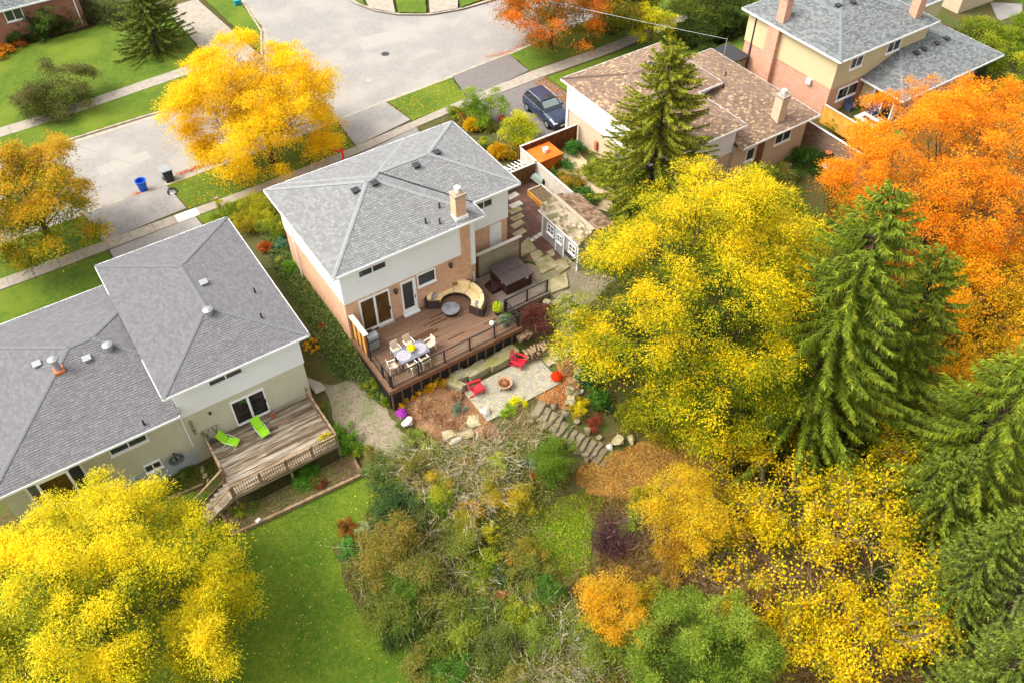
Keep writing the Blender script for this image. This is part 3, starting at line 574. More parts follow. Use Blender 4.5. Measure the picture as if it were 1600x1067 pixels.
sd_ = MB().box(11.12,1.86,-.3,11.98,1.96,2.64).build('side_door', 'white', mh); MB().box(11.2,1.82,.7,11.24,1.86,.8).build('handle', 'metal_dark', sd_)
for x, z in ((3.67,2.2),(7.4,2.35)):
    l_ = MB().box(x-.06,.47,z-.1,x+.06,.55,z+.15).lathe((x,.36,z-.1), [(.05,0),(.1,.05),(.1,.28),(.14,.3),(.03,.4)], 10).build('wall_lamp', 'metal_dark', mh)
MB().tube([(.5,7.3,H-.2),(.44,7.2,4.9),(.44,7.2,-.4)], .05).build('downpipe', 'white_trim', mh)
MB().box(8.9,.36,.0,9.02,.5,1.1).build('meter_box', 'pale_stone', mh)
MB().box(6.85,.44,4.88,7.0,.5,4.96).box(7.15,.44,4.88,7.45,.5,4.98).build('soffit_vent', 'metal_dark', mh)
# ---- neighbour on the downhill side: grey hip roofs at two heights
H2 = 3.4
nh = thing('house', 'cream brick split level house with purplish grey stepped hip roof beside the weathered deck', 'house', (-10, 5, -1))
NR = [(-10.2,-1.03,-2.25,10.85,H2,.25), (-19.15,-1.03,-6.0,10.95,1.8,.305)]
yb = -.47
MB().box(-9.72,yb,-3.4,-2.8,10.3,1.0).box(-18.7,yb,-1.75,-9.72,10.4,1.7).build('brick_wall', 'brick_cream', nh)
MB().box(-9.73,yb-.05,1.0,-2.75,10.35,H2-.08).build('siding_wall', 'white_siding', nh)
MB().box(-18.72,yb-.03,-3.6,-9.72,10.4,-1.78).build('foundation', 'foundation', nh)
make_roof(nh, NR[:1], GREY2, GREY2CAP, 'underlay')
make_roof(nh, NR[1:], GREY2, GREY2CAP, 'underlay', clip=(-9.72, -1), mask=lambda c: (c[:, 0] < -9.74) | ((roof_h(NR[1], c[:, 0], c[:, 1]) > roof_h(NR[0], c[:, 0], c[:, 1])-.05) & (c[:, 1] > 2) & (c[:, 1] < 8)))
gutter(nh, [(-10.2,-1.03,H2-.05),(-2.25,-1.03,H2-.05),(-2.25,10.85,H2-.05),(-10.2,10.85,H2-.05)]); gutter(nh, [(-19.15,-1.03,1.75),(-9.78,-1.03,1.75)]); gutter(nh, [(-10.3,10.95,1.75),(-19.15,10.95,1.75),(-19.15,-1.03,1.75)])
gutter(nh, [(-10.2,10.85,H2-.05),(-10.2,8.0,H2-.05)]); gutter(nh, [(-10.2,2.2,H2-.05),(-10.2,-1.03,H2-.05)])
for px, py, k in ((321,446,'lightbox'),(329,494,'turbine'),(397,449,'pipe'),(408,491,'pipe')): p = W(px, py+3, 4.0); roof_vent(nh, p[0], p[1], NR[:1], k)
for px, py, k in ((59,568,'lightbox'),(95,580,'stack'),(139,563,'lightbox'),(173,547,'turbine'),(221,651,'pipe')): p = W(px, py+3, 3.1 if k != 'pipe' else 2.4); roof_vent(nh, p[0], p[1], NR[1:], k)
window(nh, (-6.95,yb-.05,2.62), 1.75, .42, 'y', d=-1)
sliding_door(nh, -7.25, -5.3, -1.5, .52, yb, 'glass_dark')
MB().box(-9.72,yb-.02,.96,-2.78,yb+.02,1.0).build('trim', 'white_trim', nh)
window(nh, (-12.6,yb,.9), 1.8, .5, 'y', d=-1); MB().box(-13.7,yb-.14,.42,-11.5,yb,.53).build('brick_sill', 'brick_cream', nh)
window(nh, (-12.05,yb-.03,-1.5), .78, .48, 'y', d=-1)
bw = MB(); zb0, zb1 = -.55, 1.45; P0, P1, P2, P3 = (-17.6,yb), (-17.0,yb-.55), (-15.6,yb-.55), (-15.0,yb)
bw.prism([P0,P1,P2,P3], zb0-.12, zb0+.08).prism([P0,P1,P2,P3], zb1, zb1+.3)
for p in (P0,P1,P2,P3): bw.box(p[0]-.06,p[1]-.05,zb0,p[0]+.06,p[1]+.05,zb1)
bay = bw.build('bay_window', 'white_trim', nh)
for a, b, gm in ((P0,P1,'glass'),(P1,P2,'glass_amber'),(P2,P3,'glass')): MB().bar((a[0]+.01,a[1],(zb0+zb1)/2),(b[0]-.01,b[1],(zb0+zb1)/2),.02,zb1-zb0-.1).build('pane', gm, bay)
MB().tube([(-9.8,yb-.06,1.7),(-9.8,yb-.06,-1.4)], .05).build('downpipe', 'white_trim', nh)
for x in (-14.2,-13.4): MB().box(x,yb-.12,-1.95,x+.1,yb,-1.72).box(x+.16,yb-.12,-1.95,x+.26,yb,-1.72).build('exhaust_vent', 'white', nh)
MB().box(-13.1,yb-.2,-2.5,-12.9,yb,-1.9).lathe((-13.3,yb-.2,-2.7), [(.16,0),(.18,.15),(.1,.2)], 10).build('gas_meter', 'metal_grey', nh)
MB().lathe((-8.35,yb-.1,.4), [(.06,0),(.09,.1),(.04,.2)], 8).build('wall_lamp', 'metal_dark', nh); MB().box(-9.5,yb-.1,-.6,-9.36,yb-.02,.55).build('wall_board', 'old_wood2', nh)
# ---- bungalow with brown roof
bh = thing('house', 'backsplit bungalow with speckled brown shingle roof and blank white side wall behind the spruce', 'house', (30, 5, -.5))
BR = [(23.6,-.25,30.6,11.6,4.0,.27), (23.6,4.7,33.0,11.6,4.0,.27)]; BR2 = [(29.0,-.55,38.0,10.9,2.3,.3)]
MB().box(24.05,.25,-2.0,30.15,11.15,1.72).box(30.15,0,-2.2,37.5,10.4,2.2).build('brick_wall', 'brick_pale', bh)
MB().box(24.0,.2,1.73,30.2,11.2,3.9).box(30.2,5.2,2.5,32.5,11.2,3.9).build('siding_wall', 'white', bh)
MB().box(23.94,11.05,-.5,24.06,11.25,3.9).build('corner_trim', 'white_trim', bh); MB().box(23.97,.2,1.68,24.06,11.2,1.75).build('trim', 'white_trim', bh)
make_roof(bh, BR, BROWN, BROWNCAP, 'underlay_brown'); make_roof(bh, BR2, BROWN, BROWNCAP, 'underlay_brown', clip=(30.2, 1))
gutter(bh, [(30.6,4.7,3.95),(30.6,-.25,3.95),(23.6,-.25,3.95),(23.6,11.6,3.95),(33,11.6,3.95),(33,4.7,3.95),(30.6,4.7,3.95)]); gutter(bh, [(30.4,-.55,2.25),(38,-.55,2.25),(38,10.9,2.25),(33.1,10.9,2.25)])
p = W(1210, 205, 2.6); chimney(bh, 34.3, .15, 35.0, .85, 1.5, 4.6, 'brick_pale'); 
MB().tube([(35.1,.5,4.6),(35.6,.3,5.3)], .03).build('antenna', 'metal_grey', bh)
window(bh, (35.1,0,1.35), 1.5, 1.0, 'y', d=-1); window(bh, (31.9,0,1.0), .7, .9, 'y', d=-1, mull=0); MB().box(32.6,-.03,-1.5,33.3,.02,1.9).build('recess_shade', 'fence_brown', bh)  # last box: flat brown sheet painting the shade of a wall recess
p = W(1008, 103, 4.9); roof_vent(bh, p[0], p[1], BR, 'pipe'); roof_vent(bh, p[0]+.35, p[1]-.2, BR, 'box')
for px, py in ((1128,148),(1132,125)): p = W(px, py, 3.0); roof_vent(bh, p[0], p[1], BR2, 'pipe')
MB().tube([(*W(1131,87,3.0)[:2],2.6),(*W(1131,87,3.0)[:2],4.4)], .04).build('service_mast', 'metal_grey', bh)
q = onX(932, 228, 23.98); MB().box(23.85,q[1]-.12,q[2]-.35,24.04,q[1]+.12,q[2]+.35).build('wall_planter', 'terracotta', bh)
q = onX(968, 245, 24.0); dd_ = MB().box(23.92,q[1]-.45,-.4,24.02,q[1]+.45,q[2]+.6).build('side_door', 'slate_blue', bh)
# ---- tan house with two chimneys
th = thing('house', 'tall tan sided house over pink brick with two chimneys and dark grey roof', 'house', (46, 5, -.2))
TR = [(40.3,.6,51.4,10.55,5.2,.33)]; TR2 = [(44.1,-2.9,56.2,7.5,2.5,.30)]; TR3 = [(50.5,3.5,57.5,10.6,4.6,.33)]
MB().box(40.8,1.1,-1.0,50.9,10.05,2.6).box(44.6,-2.3,-1,55.7,1.1,2.3).build('brick_wall', 'brick_pink', th)
MB().box(40.75,1.05,2.61,50.95,10.1,5.1).box(51.0,4,2.61,57.0,10.1,4.5).build('siding_wall', 'tan_siding', th)
MB().box(40.35,6.6,-1,40.9,7.7,5.1).build('chimney_breast', 'brick_pink', th)
make_roof(th, TR, GREY4, GREY4CAP, 'underlay', tw=.26); make_roof(th, TR2, GREY4, GREY4CAP, 'underlay', tw=.26, mask=lambda c: ~((c[:, 0] < 51) & (c[:, 1] > 1.1))); make_roof(th, TR3, GREY4, GREY4CAP, 'underlay', tw=.26)
gutter(th, [(40.3,.6,5.15),(51.4,.6,5.15),(51.4,10.55,5.15),(40.3,10.55,5.15)], True); gutter(th, [(44.1,1.0,2.45),(44.1,-2.9,2.45),(56.2,-2.9,2.45),(56.2,7.5,2.45)]); gutter(th, [(57.5,10.6,4.55),(57.5,3.5,4.55),(51.5,3.5,4.55)])
chimney(th, 40.75, 6.75, 41.45, 7.5, 4.8, 7.3, 'brick_pink', cap=False); chimney(th, 49.4, 1.5, 50.2, 2.2, 5.0, 7.3, 'brick_pink', cap=False)
for px, py in ((1310,6),(1333,1)): p = W(px, py+3, 6.6); roof_vent(th, p[0], p[1], TR, 'box')
for px, py in ((1431,82),(1443,76),(1463,67),(1478,60)): p = W(px, py+3, 3.4); roof_vent(th, p[0], p[1], TR2, 'box')
p = onY(1338, 97, 1.05); window(th, (p[0],1.05,p[2]), 1.2, .8, 'y', d=-1); p = onY(1396, 72, 1.05); window(th, (p[0],1.05,p[2]), 1.4, .8, 'y', d=-1)
p = onY(1324, 142, 1.1); window(th, (p[0],1.1,p[2]), 2.2, .9, 'y', d=-1, glass='glass_dark'); MB().box(44.0,.9,-.6,44.6,1.1,2.3).build('corner_post', 'brick_rose', th)
MB().box(44.56,-2.2,-.6,44.62,1.0,2.25).build('tan_wall', 'tan_siding', th)
sdx = MB()
for y0 in (-2.1,-1.15,-.2): sdx.box(44.45,y0-.05,.1,44.57,y0+.05,2.2)
sdx.box(44.45,-2.1,2.1,44.57,-.2,2.2).box(44.45,-2.1,.1,44.57,-.2,.2); so = sdx.build('sliding_door', 'white_trim', th)
for y0 in (-2.05,-1.1): MB().box(44.49,y0,.2,44.52,y0+.85,2.1).build('pane', 'glass_dark', so)
MB().tube([(40.72,9.3,5.1),(40.72,9.3,-.5)], .06).build('downpipe', 'metal_dark', th); q = onX(1265, 127, 40.75); MB().box(40.55,q[1]-.2,q[2]-.2,40.75,q[1]+.2,q[2]+.2).build('dryer_vent', 'white', th)
MB().box(38.9,9.0,1.6,40.6,11.5,1.75).build('porch_roof', 'metal_dark', th); MB().box(38.95,11.2,-.5,39.1,11.4,1.6).box(38.95,9.1,-.5,39.1,9.25,1.6).build('porch_post', 'white_trim', th)
p = onY(1560, 95, -2.3); MB().box(54.0,-2.36,-.6,55.6,-2.3,2.0).build('rear_door', 'glass_dark', th)
# ---- pink brick house across the street
ph = thing('house', 'pink brick house corner with pale eave across the street', 'house', (-12, 54, -.5))
y5 = G(60,58)[1]; ez = onY(35, 9, y5-.5)[2]; xr = onY(130, 20, y5)[0]
MB().box(-21,y5,-.7,xr,y5+7,ez-.05).build('brick_wall', 'brick_rose', ph)
make_roof(ph, [(-21.5,y5-.5,xr+.5,y5+7.5,ez,.32)], GREY4, GREY4CAP, 'underlay'); gutter(ph, [(-21.5,y5-.5,ez-.05),(xr+.5,y5-.5,ez-.05),(xr+.5,y5+7.5,ez-.05)])
q = onY(20, 20, y5); window(ph, (q[0],y5,q[2]), 1.3, 1.2, 'y', d=-1); q = onY(118, 10, y5); MB().tube([(q[0],y5-.1,ez),(q[0],y5-.1,-.4)], .06).build('downpipe', 'white_trim', ph)
# ---- pale garage wall and dark car beyond the tan house
p = W(1510, 10, -.4); gh = thing('garage', 'low pale cream garage wall at the top beside the tall hedge', 'garage', (p[0], p[1], -.5))
MB().box(p[0]-2.0,p[1]-.5,-.6,p[0]+5,p[1]+6,2.6).build('wall', 'brick_pale', gh); MB().box(p[0]-2.3,p[1]-.8,2.6,p[0]+5.3,p[1]+6.3,2.75).build('roof_slab', 'foundation', gh)
drape('driveway', pxpoly([(1548,0),(1600,0),(1600,14),(1572,26),(1562,30)], -.3), .06, 'drive')
# ------------------------------------------------------------------ main deck: boards, fascia, skirt
dk = thing('deck', 'brown composite deck with lower hot tub platform behind the peach brick house', 'deck', (5, -2, -.3))
ub = unit_box('board_mesh', 'deck_brown')
x0, x1 = .62, 9.36; nb = 33; bwid = 4.55/nb
wet = {14:(3.1,4.9),15:(2.9,4.6),17:(3.6,5.1),18:(3.4,5.2),19:(3.5,4.9),12:(2.2,4.0),21:(4.9,6.1),23:(4.6,5.8),10:(5.2,6.4),25:(5.2,6.2),9:(7.6,8.5)}
MB().box(x0+.02,-4.15,-.2,x1-.02,.44,-.035).box(9.38,-2.45,-.42,12.5,1.2,-.29).build('deck_frame', 'skirt_post', dk)
for i in range(nb):
    yc = -4.12+(i+.5)*bwid; cuts = [x0]+sorted([random.uniform(3, 4.2), random.uniform(6, 7.4)])+[x1]
    for a, b in zip(cuts[:-1], cuts[1:]): piece('board', ub, ((a+b)/2, yc, -.018), parent=dk, scale=(b-a-.006, bwid-.012, .034+random.uniform(-.003,.003)))
    if i in wet: a, b = wet[i]; piece('damp_board', ub, ((a+b)/2, yc, -.0145), parent=dk, scale=(b-a, bwid-.014, .034), m='deck_wet')
for i in range(24):
    yc = -2.42+(i+.5)*.15
    if yc > 1.1: break
    piece('board', ub, (10.93, yc, -.268), parent=dk, scale=(3.1, .138, .034), m='deck_side')
MB().box(.5,-4.28,-.3,9.42,-4.16,.012).box(.5,-4.16,-.3,.61,.45,.012).box(9.365,-4.16,-.3,9.42,-2.5,.012).box(9.362,-2.5,-.3,9.40,.44,.010).build('fascia', 'deck_fascia', dk)
MB().box(9.42,-2.56,-.6,12.62,-2.46,-.25).box(12.52,-2.46,-.6,12.62,1.0,-.25).build('fascia', 'deck_side', dk)
for i in range(15):
    x = .62+i*.62
    if x < 9.3: zz = gz(x, -4.3)-.1; MB().box(x-.05,-4.26,zz,x+.05,-4.16,-.3).build('skirt_post', 'skirt_post', dk)
for i in range(14): x = .67+i*.62; zz = gz(x+.25, -4.3)-.1; MB().box(x+.005,-4.19,zz,x+.51,-4.165,-.31).build('skirt_panel', 'skirt', dk)
MB().box(.52,-4.1,-2.2,.58,.4,-.3).build('skirt_panel', 'skirt', dk)
def railing(name, label, pts, zb, group, h=1.0):
    t = thing(name, label, 'railing', (pts[0][0], pts[0][1], zb), group=group)
    for x, y in pts: MB().box(x-.045,y-.045,zb,x+.045,y+.045,zb+h+.03).build('post', 'black', t)
    for a, b in zip(pts[:-1], pts[1:]):
        A = Vector((*a, 0)); B = Vector((*b, 0)); d = (B-A).normalized(); a0 = A+d*.05; b0 = B-d*.05
        MB().bar(a0+Vector((0,0,zb+h)), b0+Vector((0,0,zb+h)), .06, .04).build('top_rail', 'black', t); MB().bar(a0+Vector((0,0,zb+.08)), b0+Vector((0,0,zb+.08)), .04, .04).build('bottom_rail', 'black', t)
        f = MB(); e0 = a0+d*.1; e1 = b0-d*.1
        for e in (e0, e1): f.bar(e+Vector((0,0,zb+.1)), e+Vector((0,0,zb+h-.02)), .018)
        f.bar(e0+Vector((0,0,zb+h-.06)), e1+Vector((0,0,zb+h-.06)), .015)
        f.build('panel_frame', 'black', t)
        g_ = MB().bar(e0+d*.02+Vector((0,0,zb+h*.52)), e1-d*.02+Vector((0,0,zb+h*.52)), .008, h*.8); g_.build('glass_panel', 'rail_glass', t)
m = bpy.data.materials.new('rail_glass'); m.use_nodes = True; n_ = m.node_tree.nodes; tr = n_.new('ShaderNodeBsdfTransparent'); tr.inputs[0].default_value = (.9,.93,.92,1); gl = n_.new('ShaderNodeBsdfGlossy'); gl.inputs['Roughness'].default_value = .02; mx = n_.new('ShaderNodeMixShader'); mx.inputs[0].default_value = .06
m.node_tree.links.new(tr.outputs[0], mx.inputs[1]); m.node_tree.links.new(gl.outputs[0], mx.inputs[2]); m.node_tree.links.new(mx.outputs[0], n_['Material Output'].inputs[0]); M['rail_glass'] = m
fp = [(.76+i*1.695, -4.1) for i in range(6)]
railing('deck_railing', 'long black glass railing along the front of the brown deck above the patio', fp, 0.012, 'black deck railings')
railing('deck_railing', 'short black railing on the deck side between dining table and golden screen', [(.72,-3.95),(.72,-3.1),(.72,-1.6)], .012, 'black deck railings')
railing('deck_railing', 'short black railing beside the potted plants at the deck corner', [(9.24,-3.95),(9.24,-2.62)], .012, 'black deck railings')
railing('deck_railing', 'black railing in front of the hot tub above the burgundy maple', [(9.5,-2.42),(11.0,-2.42),(12.5,-2.42)], -.25, 'black deck railings')
# screens
t = thing('privacy_screen', 'grey wood plank privacy screen behind the hot tub', 'screen', (11.2, 1.05, -.25))
pb = unit_box('plank_mesh', 'screen')
for i in range(9): piece('plank', pb, (11.25, 1.06, -.1+i*.19), parent=t, scale=(3.1, .03, .18))
for x in (9.66, 12.84): MB().box(x-.06,1.0,-.4,x+.06,1.12,1.6).build('post', 'fence_brown', t)
MB().box(9.55,.96,1.6,12.95,1.18,1.66).build('cap', 'fence_pale', t)
t = thing('privacy_screen', 'golden wood privacy screen with white cap at the deck side by the grill', 'screen', (.72, -.4, 0))
pg = unit_box('gold_mesh', 'panel_gold')
for i in range(3): piece('panel', pg, (.74, -1.0+i*.58, .95), parent=t, scale=(.04, .5, 1.65))
for i in range(4): MB().box(.68,-1.33+i*.58,0.012,.80,-1.21+i*.58,1.85).build('post', 'fence_brown', t)
MB().box(.6,-1.4,1.85,.9,.5,1.92).build('cap', 'fence_pale', t)
# hot tub
t = thing('hot_tub', 'square hot tub with dark grey folded cover on the lower deck', 'hot tub', (11.2, -.4, -.25))
MB().box(10.27,-1.3,-.245,12.15,.55,.6).build('cabinet', 'spa_body', t, bevel=.06)
pk = unit_box('spa_plank', 'spa_body')
for i in range(12): piece('side_panel', pk, (10.38+i*.152, -1.305, .17), parent=t, scale=(.142, .03, .76))
for i in range(12): piece('side_panel', pk, (10.265, -1.2+i*.152, .17), parent=t, scale=(.03, .142, .76))
for ya, yb_ in ((-1.4,-.37),(-.36,.65)): MB().box(10.17,ya,.6,12.25,yb_,.72).build('cover', 'spa_cover', t, bevel=.04)
MB().box(11.6,-1.43,.52,11.8,-1.40,.66).build('latch', 'chrome', t); MB().box(10.14,-1.0,.5,10.17,-.85,.66).build('latch', 'chrome', t)
t = thing('spa_steps', 'low brown two tread steps beside the hot tub', 'steps', (9.95, -.4, -.25)); MB().box(9.85,-.75,.0,10.22,.15,.06).build('tread', 'spa_body', t); MB().box(9.55,-.75,-.2,9.84,.15,-.14).build('tread', 'spa_body', t); MB().box(9.6,-.74,-.245,10.2,-.68,-.0).box(9.6,.08,-.245,10.2,.14,-.0).build('side', 'spa_body', t)
# curved sofa
sx_, sy_ = 7.0, -.64; A0, A1 = math.radians(150), math.radians(-62)
t = thing('curved_sofa', 'curved brown wicker sofa with cream cushions facing the round table', 'sofa', (sx_, sy_, 0))
def arc_block(r0, r1, z0, z1, a0, a1, n=24):
    b = MB(); vs = []; 
    for i in range(n+1):
        a = a0+(a1-a0)*i/n; c, s = math.cos(a), math.sin(a)
        vs += [(sx_+r0*c,sy_+r0*s,z0),(sx_+r1*c,sy_+r1*s,z0),(sx_+r1*c,sy_+r1*s,z1),(sx_+r0*c,sy_+r0*s,z1)]
    fs = [(0,1,2,3),(4*n+3,4*n+2,4*n+1,4*n)]
    for i in range(n):
        for k in range(4): fs.append((4*i+k, 4*i+4+k, 4*i+4+(k+1)%4, 4*i+(k+1)%4))
    return b.add(vs, fs)
arc_block(1.0, 1.72, .03, .29, A0, A1).build('base', 'wicker', t); arc_block(1.74, 1.88, .03, .68, A0+.03, A1-.03).build('backrest', 'wicker', t, bevel=.03)
for a in (A0, A1):
    c, s = math.cos(a), math.sin(a); MB().bar((sx_+.95*c,sy_+.95*s,.31),(sx_+1.7*c,sy_+1.7*s,.31),.16,.56).build('arm', 'wicker', t, bevel=.02)
nseg = 5
for i in range(nseg):
    a = A0-.06+(A1-A0+.12)*i/nseg; b_ = A0-.06+(A1-A0+.12)*(i+1)/nseg; sgn = -.012
    arc_block(.94, 1.46, .3, .45, a+sgn, b_-sgn, 8).build('seat_cushion', 'cushion', t, bevel=.03); arc_block(1.47, 1.73, .32, .78, a+sgn*1.5, b_-sgn*1.5, 8).build('back_cushion', 'cushion', t, bevel=.04)
def pillow(r, adeg, z, m, label):
    a = math.radians(adeg); p = (sx_+r*math.cos(a), sy_+r*math.sin(a), z); b = bmesh.new(); bmesh.ops.create_uvsphere(b, u_segments=12, v_segments=8, radius=.5)
    me = bpy.data.meshes.new('pillow')
    for v in b.verts:
        for k in (0, 1): v.co[k] = math.copysign(abs(v.co[k]*2)**.55/2, v.co[k])
    b.to_mesh(me); b.free(); me.materials.append(M[m]); o = bpy.data.objects.new('pillow', me); COL.objects.link(o); o.location = p; o.scale = (.44,.44,.18); o.rotation_euler = (.9, 0, a-math.pi/2+math.pi)
    tag(o, label, 'pillow', 'throw pillows on the curved sofa')
pillow(1.36, 132, .6, 'pillow_grey', 'grey pillow at the sofa end by the patio door'); pillow(1.4, 62, .62, 'pillow_brown', 'brown woven pillow at the middle of the curved sofa'); pillow(1.36, -48, .6, 'pillow_grey', 'grey pillow at the sofa end by the deck edge')
t = thing('coffee_table', 'round grey stone topped coffee table in front of the curved sofa', 'table', (6.5, -.9, 0))
MB().lathe((6.5,-.9,.36), [(.5,0),(.54,.02),(.54,.06),(.5,.08)], 28).build('top', 'table_grey', t); MB().lathe((6.5,-.9,.012), [(.42,0),(.46,.2),(.46,.345)], 24).build('base', 'wicker', t)
# dining set
t = thing('dining_table', 'rectangular grey dining table on the deck with six beige chairs', 'table', (2.7, -2.9, 0))
MB().box(1.78,-3.44,.70,3.62,-2.34,.745).build('top', 'table_top', t, bevel=.02)
for x in (1.9,3.5):
    for y in (-3.32,-2.46): MB().box(x-.04,y-.04,.012,x+.04,y+.04,.70).build('leg', 'metal_dark', t)
for cx in (2.2, 3.2): MB().lathe((cx,-2.9,.746), [(.42,0),(.42,.004),(.36,.004)], 24).build('ring_inlay', 'pillow_grey', t)
def deck_chair():
    t = thing('dining_chair', 'x', 'chair', (0,0,0), group='beige chairs round the deck table')
    MB().rbox((0,0,.44),(.46,.46,.04)).build('seat', 'chair_beige', t, bevel=.015); MB().rbox((0,-.25,.72),(.46,.03,.5),tilt=(.16,0)).build('backrest', 'chair_beige', t, bevel=.015)
    for sx in (-1,1):
        MB().tube([(sx*.25,.24,.012),(sx*.24,.2,.62)],.02).build('leg', 'white', t); MB().tube([(sx*.25,-.28,.012),(sx*.24,-.22,.62)],.02).build('leg', 'white', t); MB().bar((sx*.25,.24,.64),(sx*.25,-.26,.64),.05,.025).build('armrest', 'white', t)
    return t
dc = deck_chair()
for i, (x, y, r, l) in enumerate(((2.15,-2.08,math.pi,'beige chair tucked on the house side of the table nearest the grill'),(3.0,-2.05,math.pi,'beige chair on the house side of the table behind the yellow flowers'),(3.95,-2.75,math.pi/2,'beige chair at the table end facing the sofa'),
        (1.4,-3.0,-math.pi/2,'beige chair at the table end by the side railing'),(2.35,-3.68,0,'beige chair on the railing side of the table by the corner'),(3.1,-3.66,0,'beige chair on the railing side of the table by the middle'))):
    if i == 0: dc.location = (x,y,0); dc.rotation_euler = (0,0,r); dc['label'] = l
    else: dup(dc, (x,y,0), r+random.uniform(-.12,.12), l)
def bloom(c, r, cols, n, ls=.05, zs=.7, name='flowers', parent=None):
    d = unitv(rng.normal(size=(n,3))); d[:,2] = np.abs(d[:,2]); p = np.array(c)+d*r*np.array([1,1,zs])*rng.uniform(.7,1.05,(n,1))
    return leaf_mesh(name, leaf_arrays(p, rng.normal(size=(n,3)), d, ls*rng.uniform(.7,1.3,n), ls*.8), jitter_col(pal(cols, rng.random(n)),.1), 'leaf', parent)
YEL = [L(250,224,10), L(255,236,40)]
t = thing('flower_pot', 'bright yellow chrysanthemum in a pot on the deck table', 'flower pot', (2.75,-2.85,.746)); MB().lathe((2.75,-2.85,.746), [(.11,0),(.15,.2),(.14,.2)], 14).build('pot', 'white', t); bloom((2.75,-2.85,.95), .24, YEL, 700, .06, .75, 'flowers', t)
# grill
t = thing('barbecue_grill', 'grey gas barbecue with lid beside the golden screen', 'grill', (1.35,-.75,0), rz=-1.35)
MB().box(.98,-1.05,.1,1.62,-.5,.8).build('cabinet', 'metal_grey', t); MB().box(.95,-1.1,.8,1.66,-.5,.86).box(1.0,-.42,.8,1.6,-.12,.84).build('side_shelf', 'metal_dark', t)
b = MB(); pr_ = [(0,0),(.05,.2),(.2,.32),(.38,.3),(.5,.15),(.54,0)]; vs = [(.98,-1.06+u,.86+v) for u,v in pr_]+[(1.62,-1.06+u,.86+v) for u,v in pr_]; k = len(pr_); b.add(vs,[tuple(range(k-1,-1,-1)),tuple(range(k,2*k))]+[(i,(i+1)%k,k+(i+1)%k,k+i) for i in range(k)]); b.build('lid', 'metal_grey', t)
MB().tube([(1.66,-1.0,1.0),(1.7,-1.0,1.0),(1.7,-.6,1.0),(1.66,-.6,1.0)],.015).build('handle', 'chrome', t)
for x,y in ((1.05,-1.0),(1.55,-1.0),(1.05,-.55),(1.55,-.55)): MB().lathe((x,y,.012), [(.05,0),(.05,.09)], 10).build('wheel', 'black', t)
# potted plants at deck corner
GRN = [L(60,104,30), L(96,140,44), L(140,170,60)]; LIME = [L(150,190,20), L(200,222,30), L(236,240,40)]
def leafball(c, r, cols, n, ls, parent, name='foliage', zs=1.0, wd=.5):
    d = unitv(rng.normal(size=(n,3))); p = np.array(c)+d*np.array(r)*rng.uniform(.35,1.0,(n,1))**.6
    return leaf_mesh(name, leaf_arrays(p, d+rng.normal(0,.7,(n,3)), rng.normal(0,.5,(n,3))+[0,0,1], ls*rng.uniform(.6,1.3,n), ls*wd), jitter_col(pal(cols, rng.random(n))), 'leaf', parent)
def potted(label, x, y, zb, pr, ph, m, r, cols, n, name='potted_plant', ls=.14, zs=1):
    t = thing(name, label, 'potted plant', (x,y,zb)); MB().lathe((x,y,zb), [(pr*.7,0),(pr,ph*.9),(pr*1.08,ph),(pr*.95,ph),(pr*.9,ph-.05)], 14).build('pot', m, t); leafball((x,y,zb+ph+r*zs*.7),(r,r,r*zs),cols,n,ls,t); return t
potted('lime green potted plant in black pot at the deck corner', 8.75,-2.55,.012,.2,.3,'black',.32,LIME,260,zs=1.3)
potted('silvery green plant in grey pot beside the front railing corner', 8.55,-3.5,.012,.26,.34,'green_grey',.38,[L(110,130,96),L(150,164,130),L(90,116,70)],300,zs=.6)
potted('small grey green plant in white pot against the corner railing', 8.95,-3.35,.012,.15,.3,'white',.2,GRN,140,zs=.8)
t = tag(MB().lathe((8.0,-3.1,.012), [(.1,0),(.15,.08),(.16,.2),(.1,.28),(.04,.3)], 14).build('garden_lantern', 'white', None, smooth=True), 'round white ceramic lantern on the deck by the potted plants', 'lantern')
# ------------------------------------------------------------------ patio and its things
pt_ = bpy.data.objects.new('patio', None); COL.objects.link(pt_); pt_['kind'] = 'structure'; pt_.location = (7,-6.6,-1.5); pt_.matrix_basis = Matrix.Translation((7,-6.6,-1.5))
px0, px1, py0, py1 = 4.5, 9.62, -8.0, -5.32
MB().box(px0,py0,-1.75,px1,py1,-1.512).build('bedding', 'grit', pt_)
PC = [L(158,150,130), L(168,160,138), L(146,142,130), L(152,147,134), L(162,154,126)]
pm = []
for k in range(5):
    me = bpy.data.meshes.new('paver_mesh'); b = MB().box(-.5,-.5,-.5,.5,.5,.5); me.from_pydata(b.v, [], b.f); at = me.attributes.new('Col','FLOAT_COLOR','FACE'); at.data.foreach_set('color', np.tile([*PC[k],1], 6).astype(np.float32)); me.materials.append(M['paver']); pm.append(me)
nr = 16; rh = (py1-py0)/nr
for j in range(nr):
    x = px0
    while x < px1-.02:
        w_ = min(random.choice((.15,.19,.24)), px1-x)
        if px1-x-w_ < .08: w_ = px1-x
        piece('paver', random.choice(pm), (x+w_/2, py0+(j+.5)*rh, -1.53+random.uniform(-.004,.006)), parent=pt_, scale=(w_-.012, rh-.012, .06)); x += w_
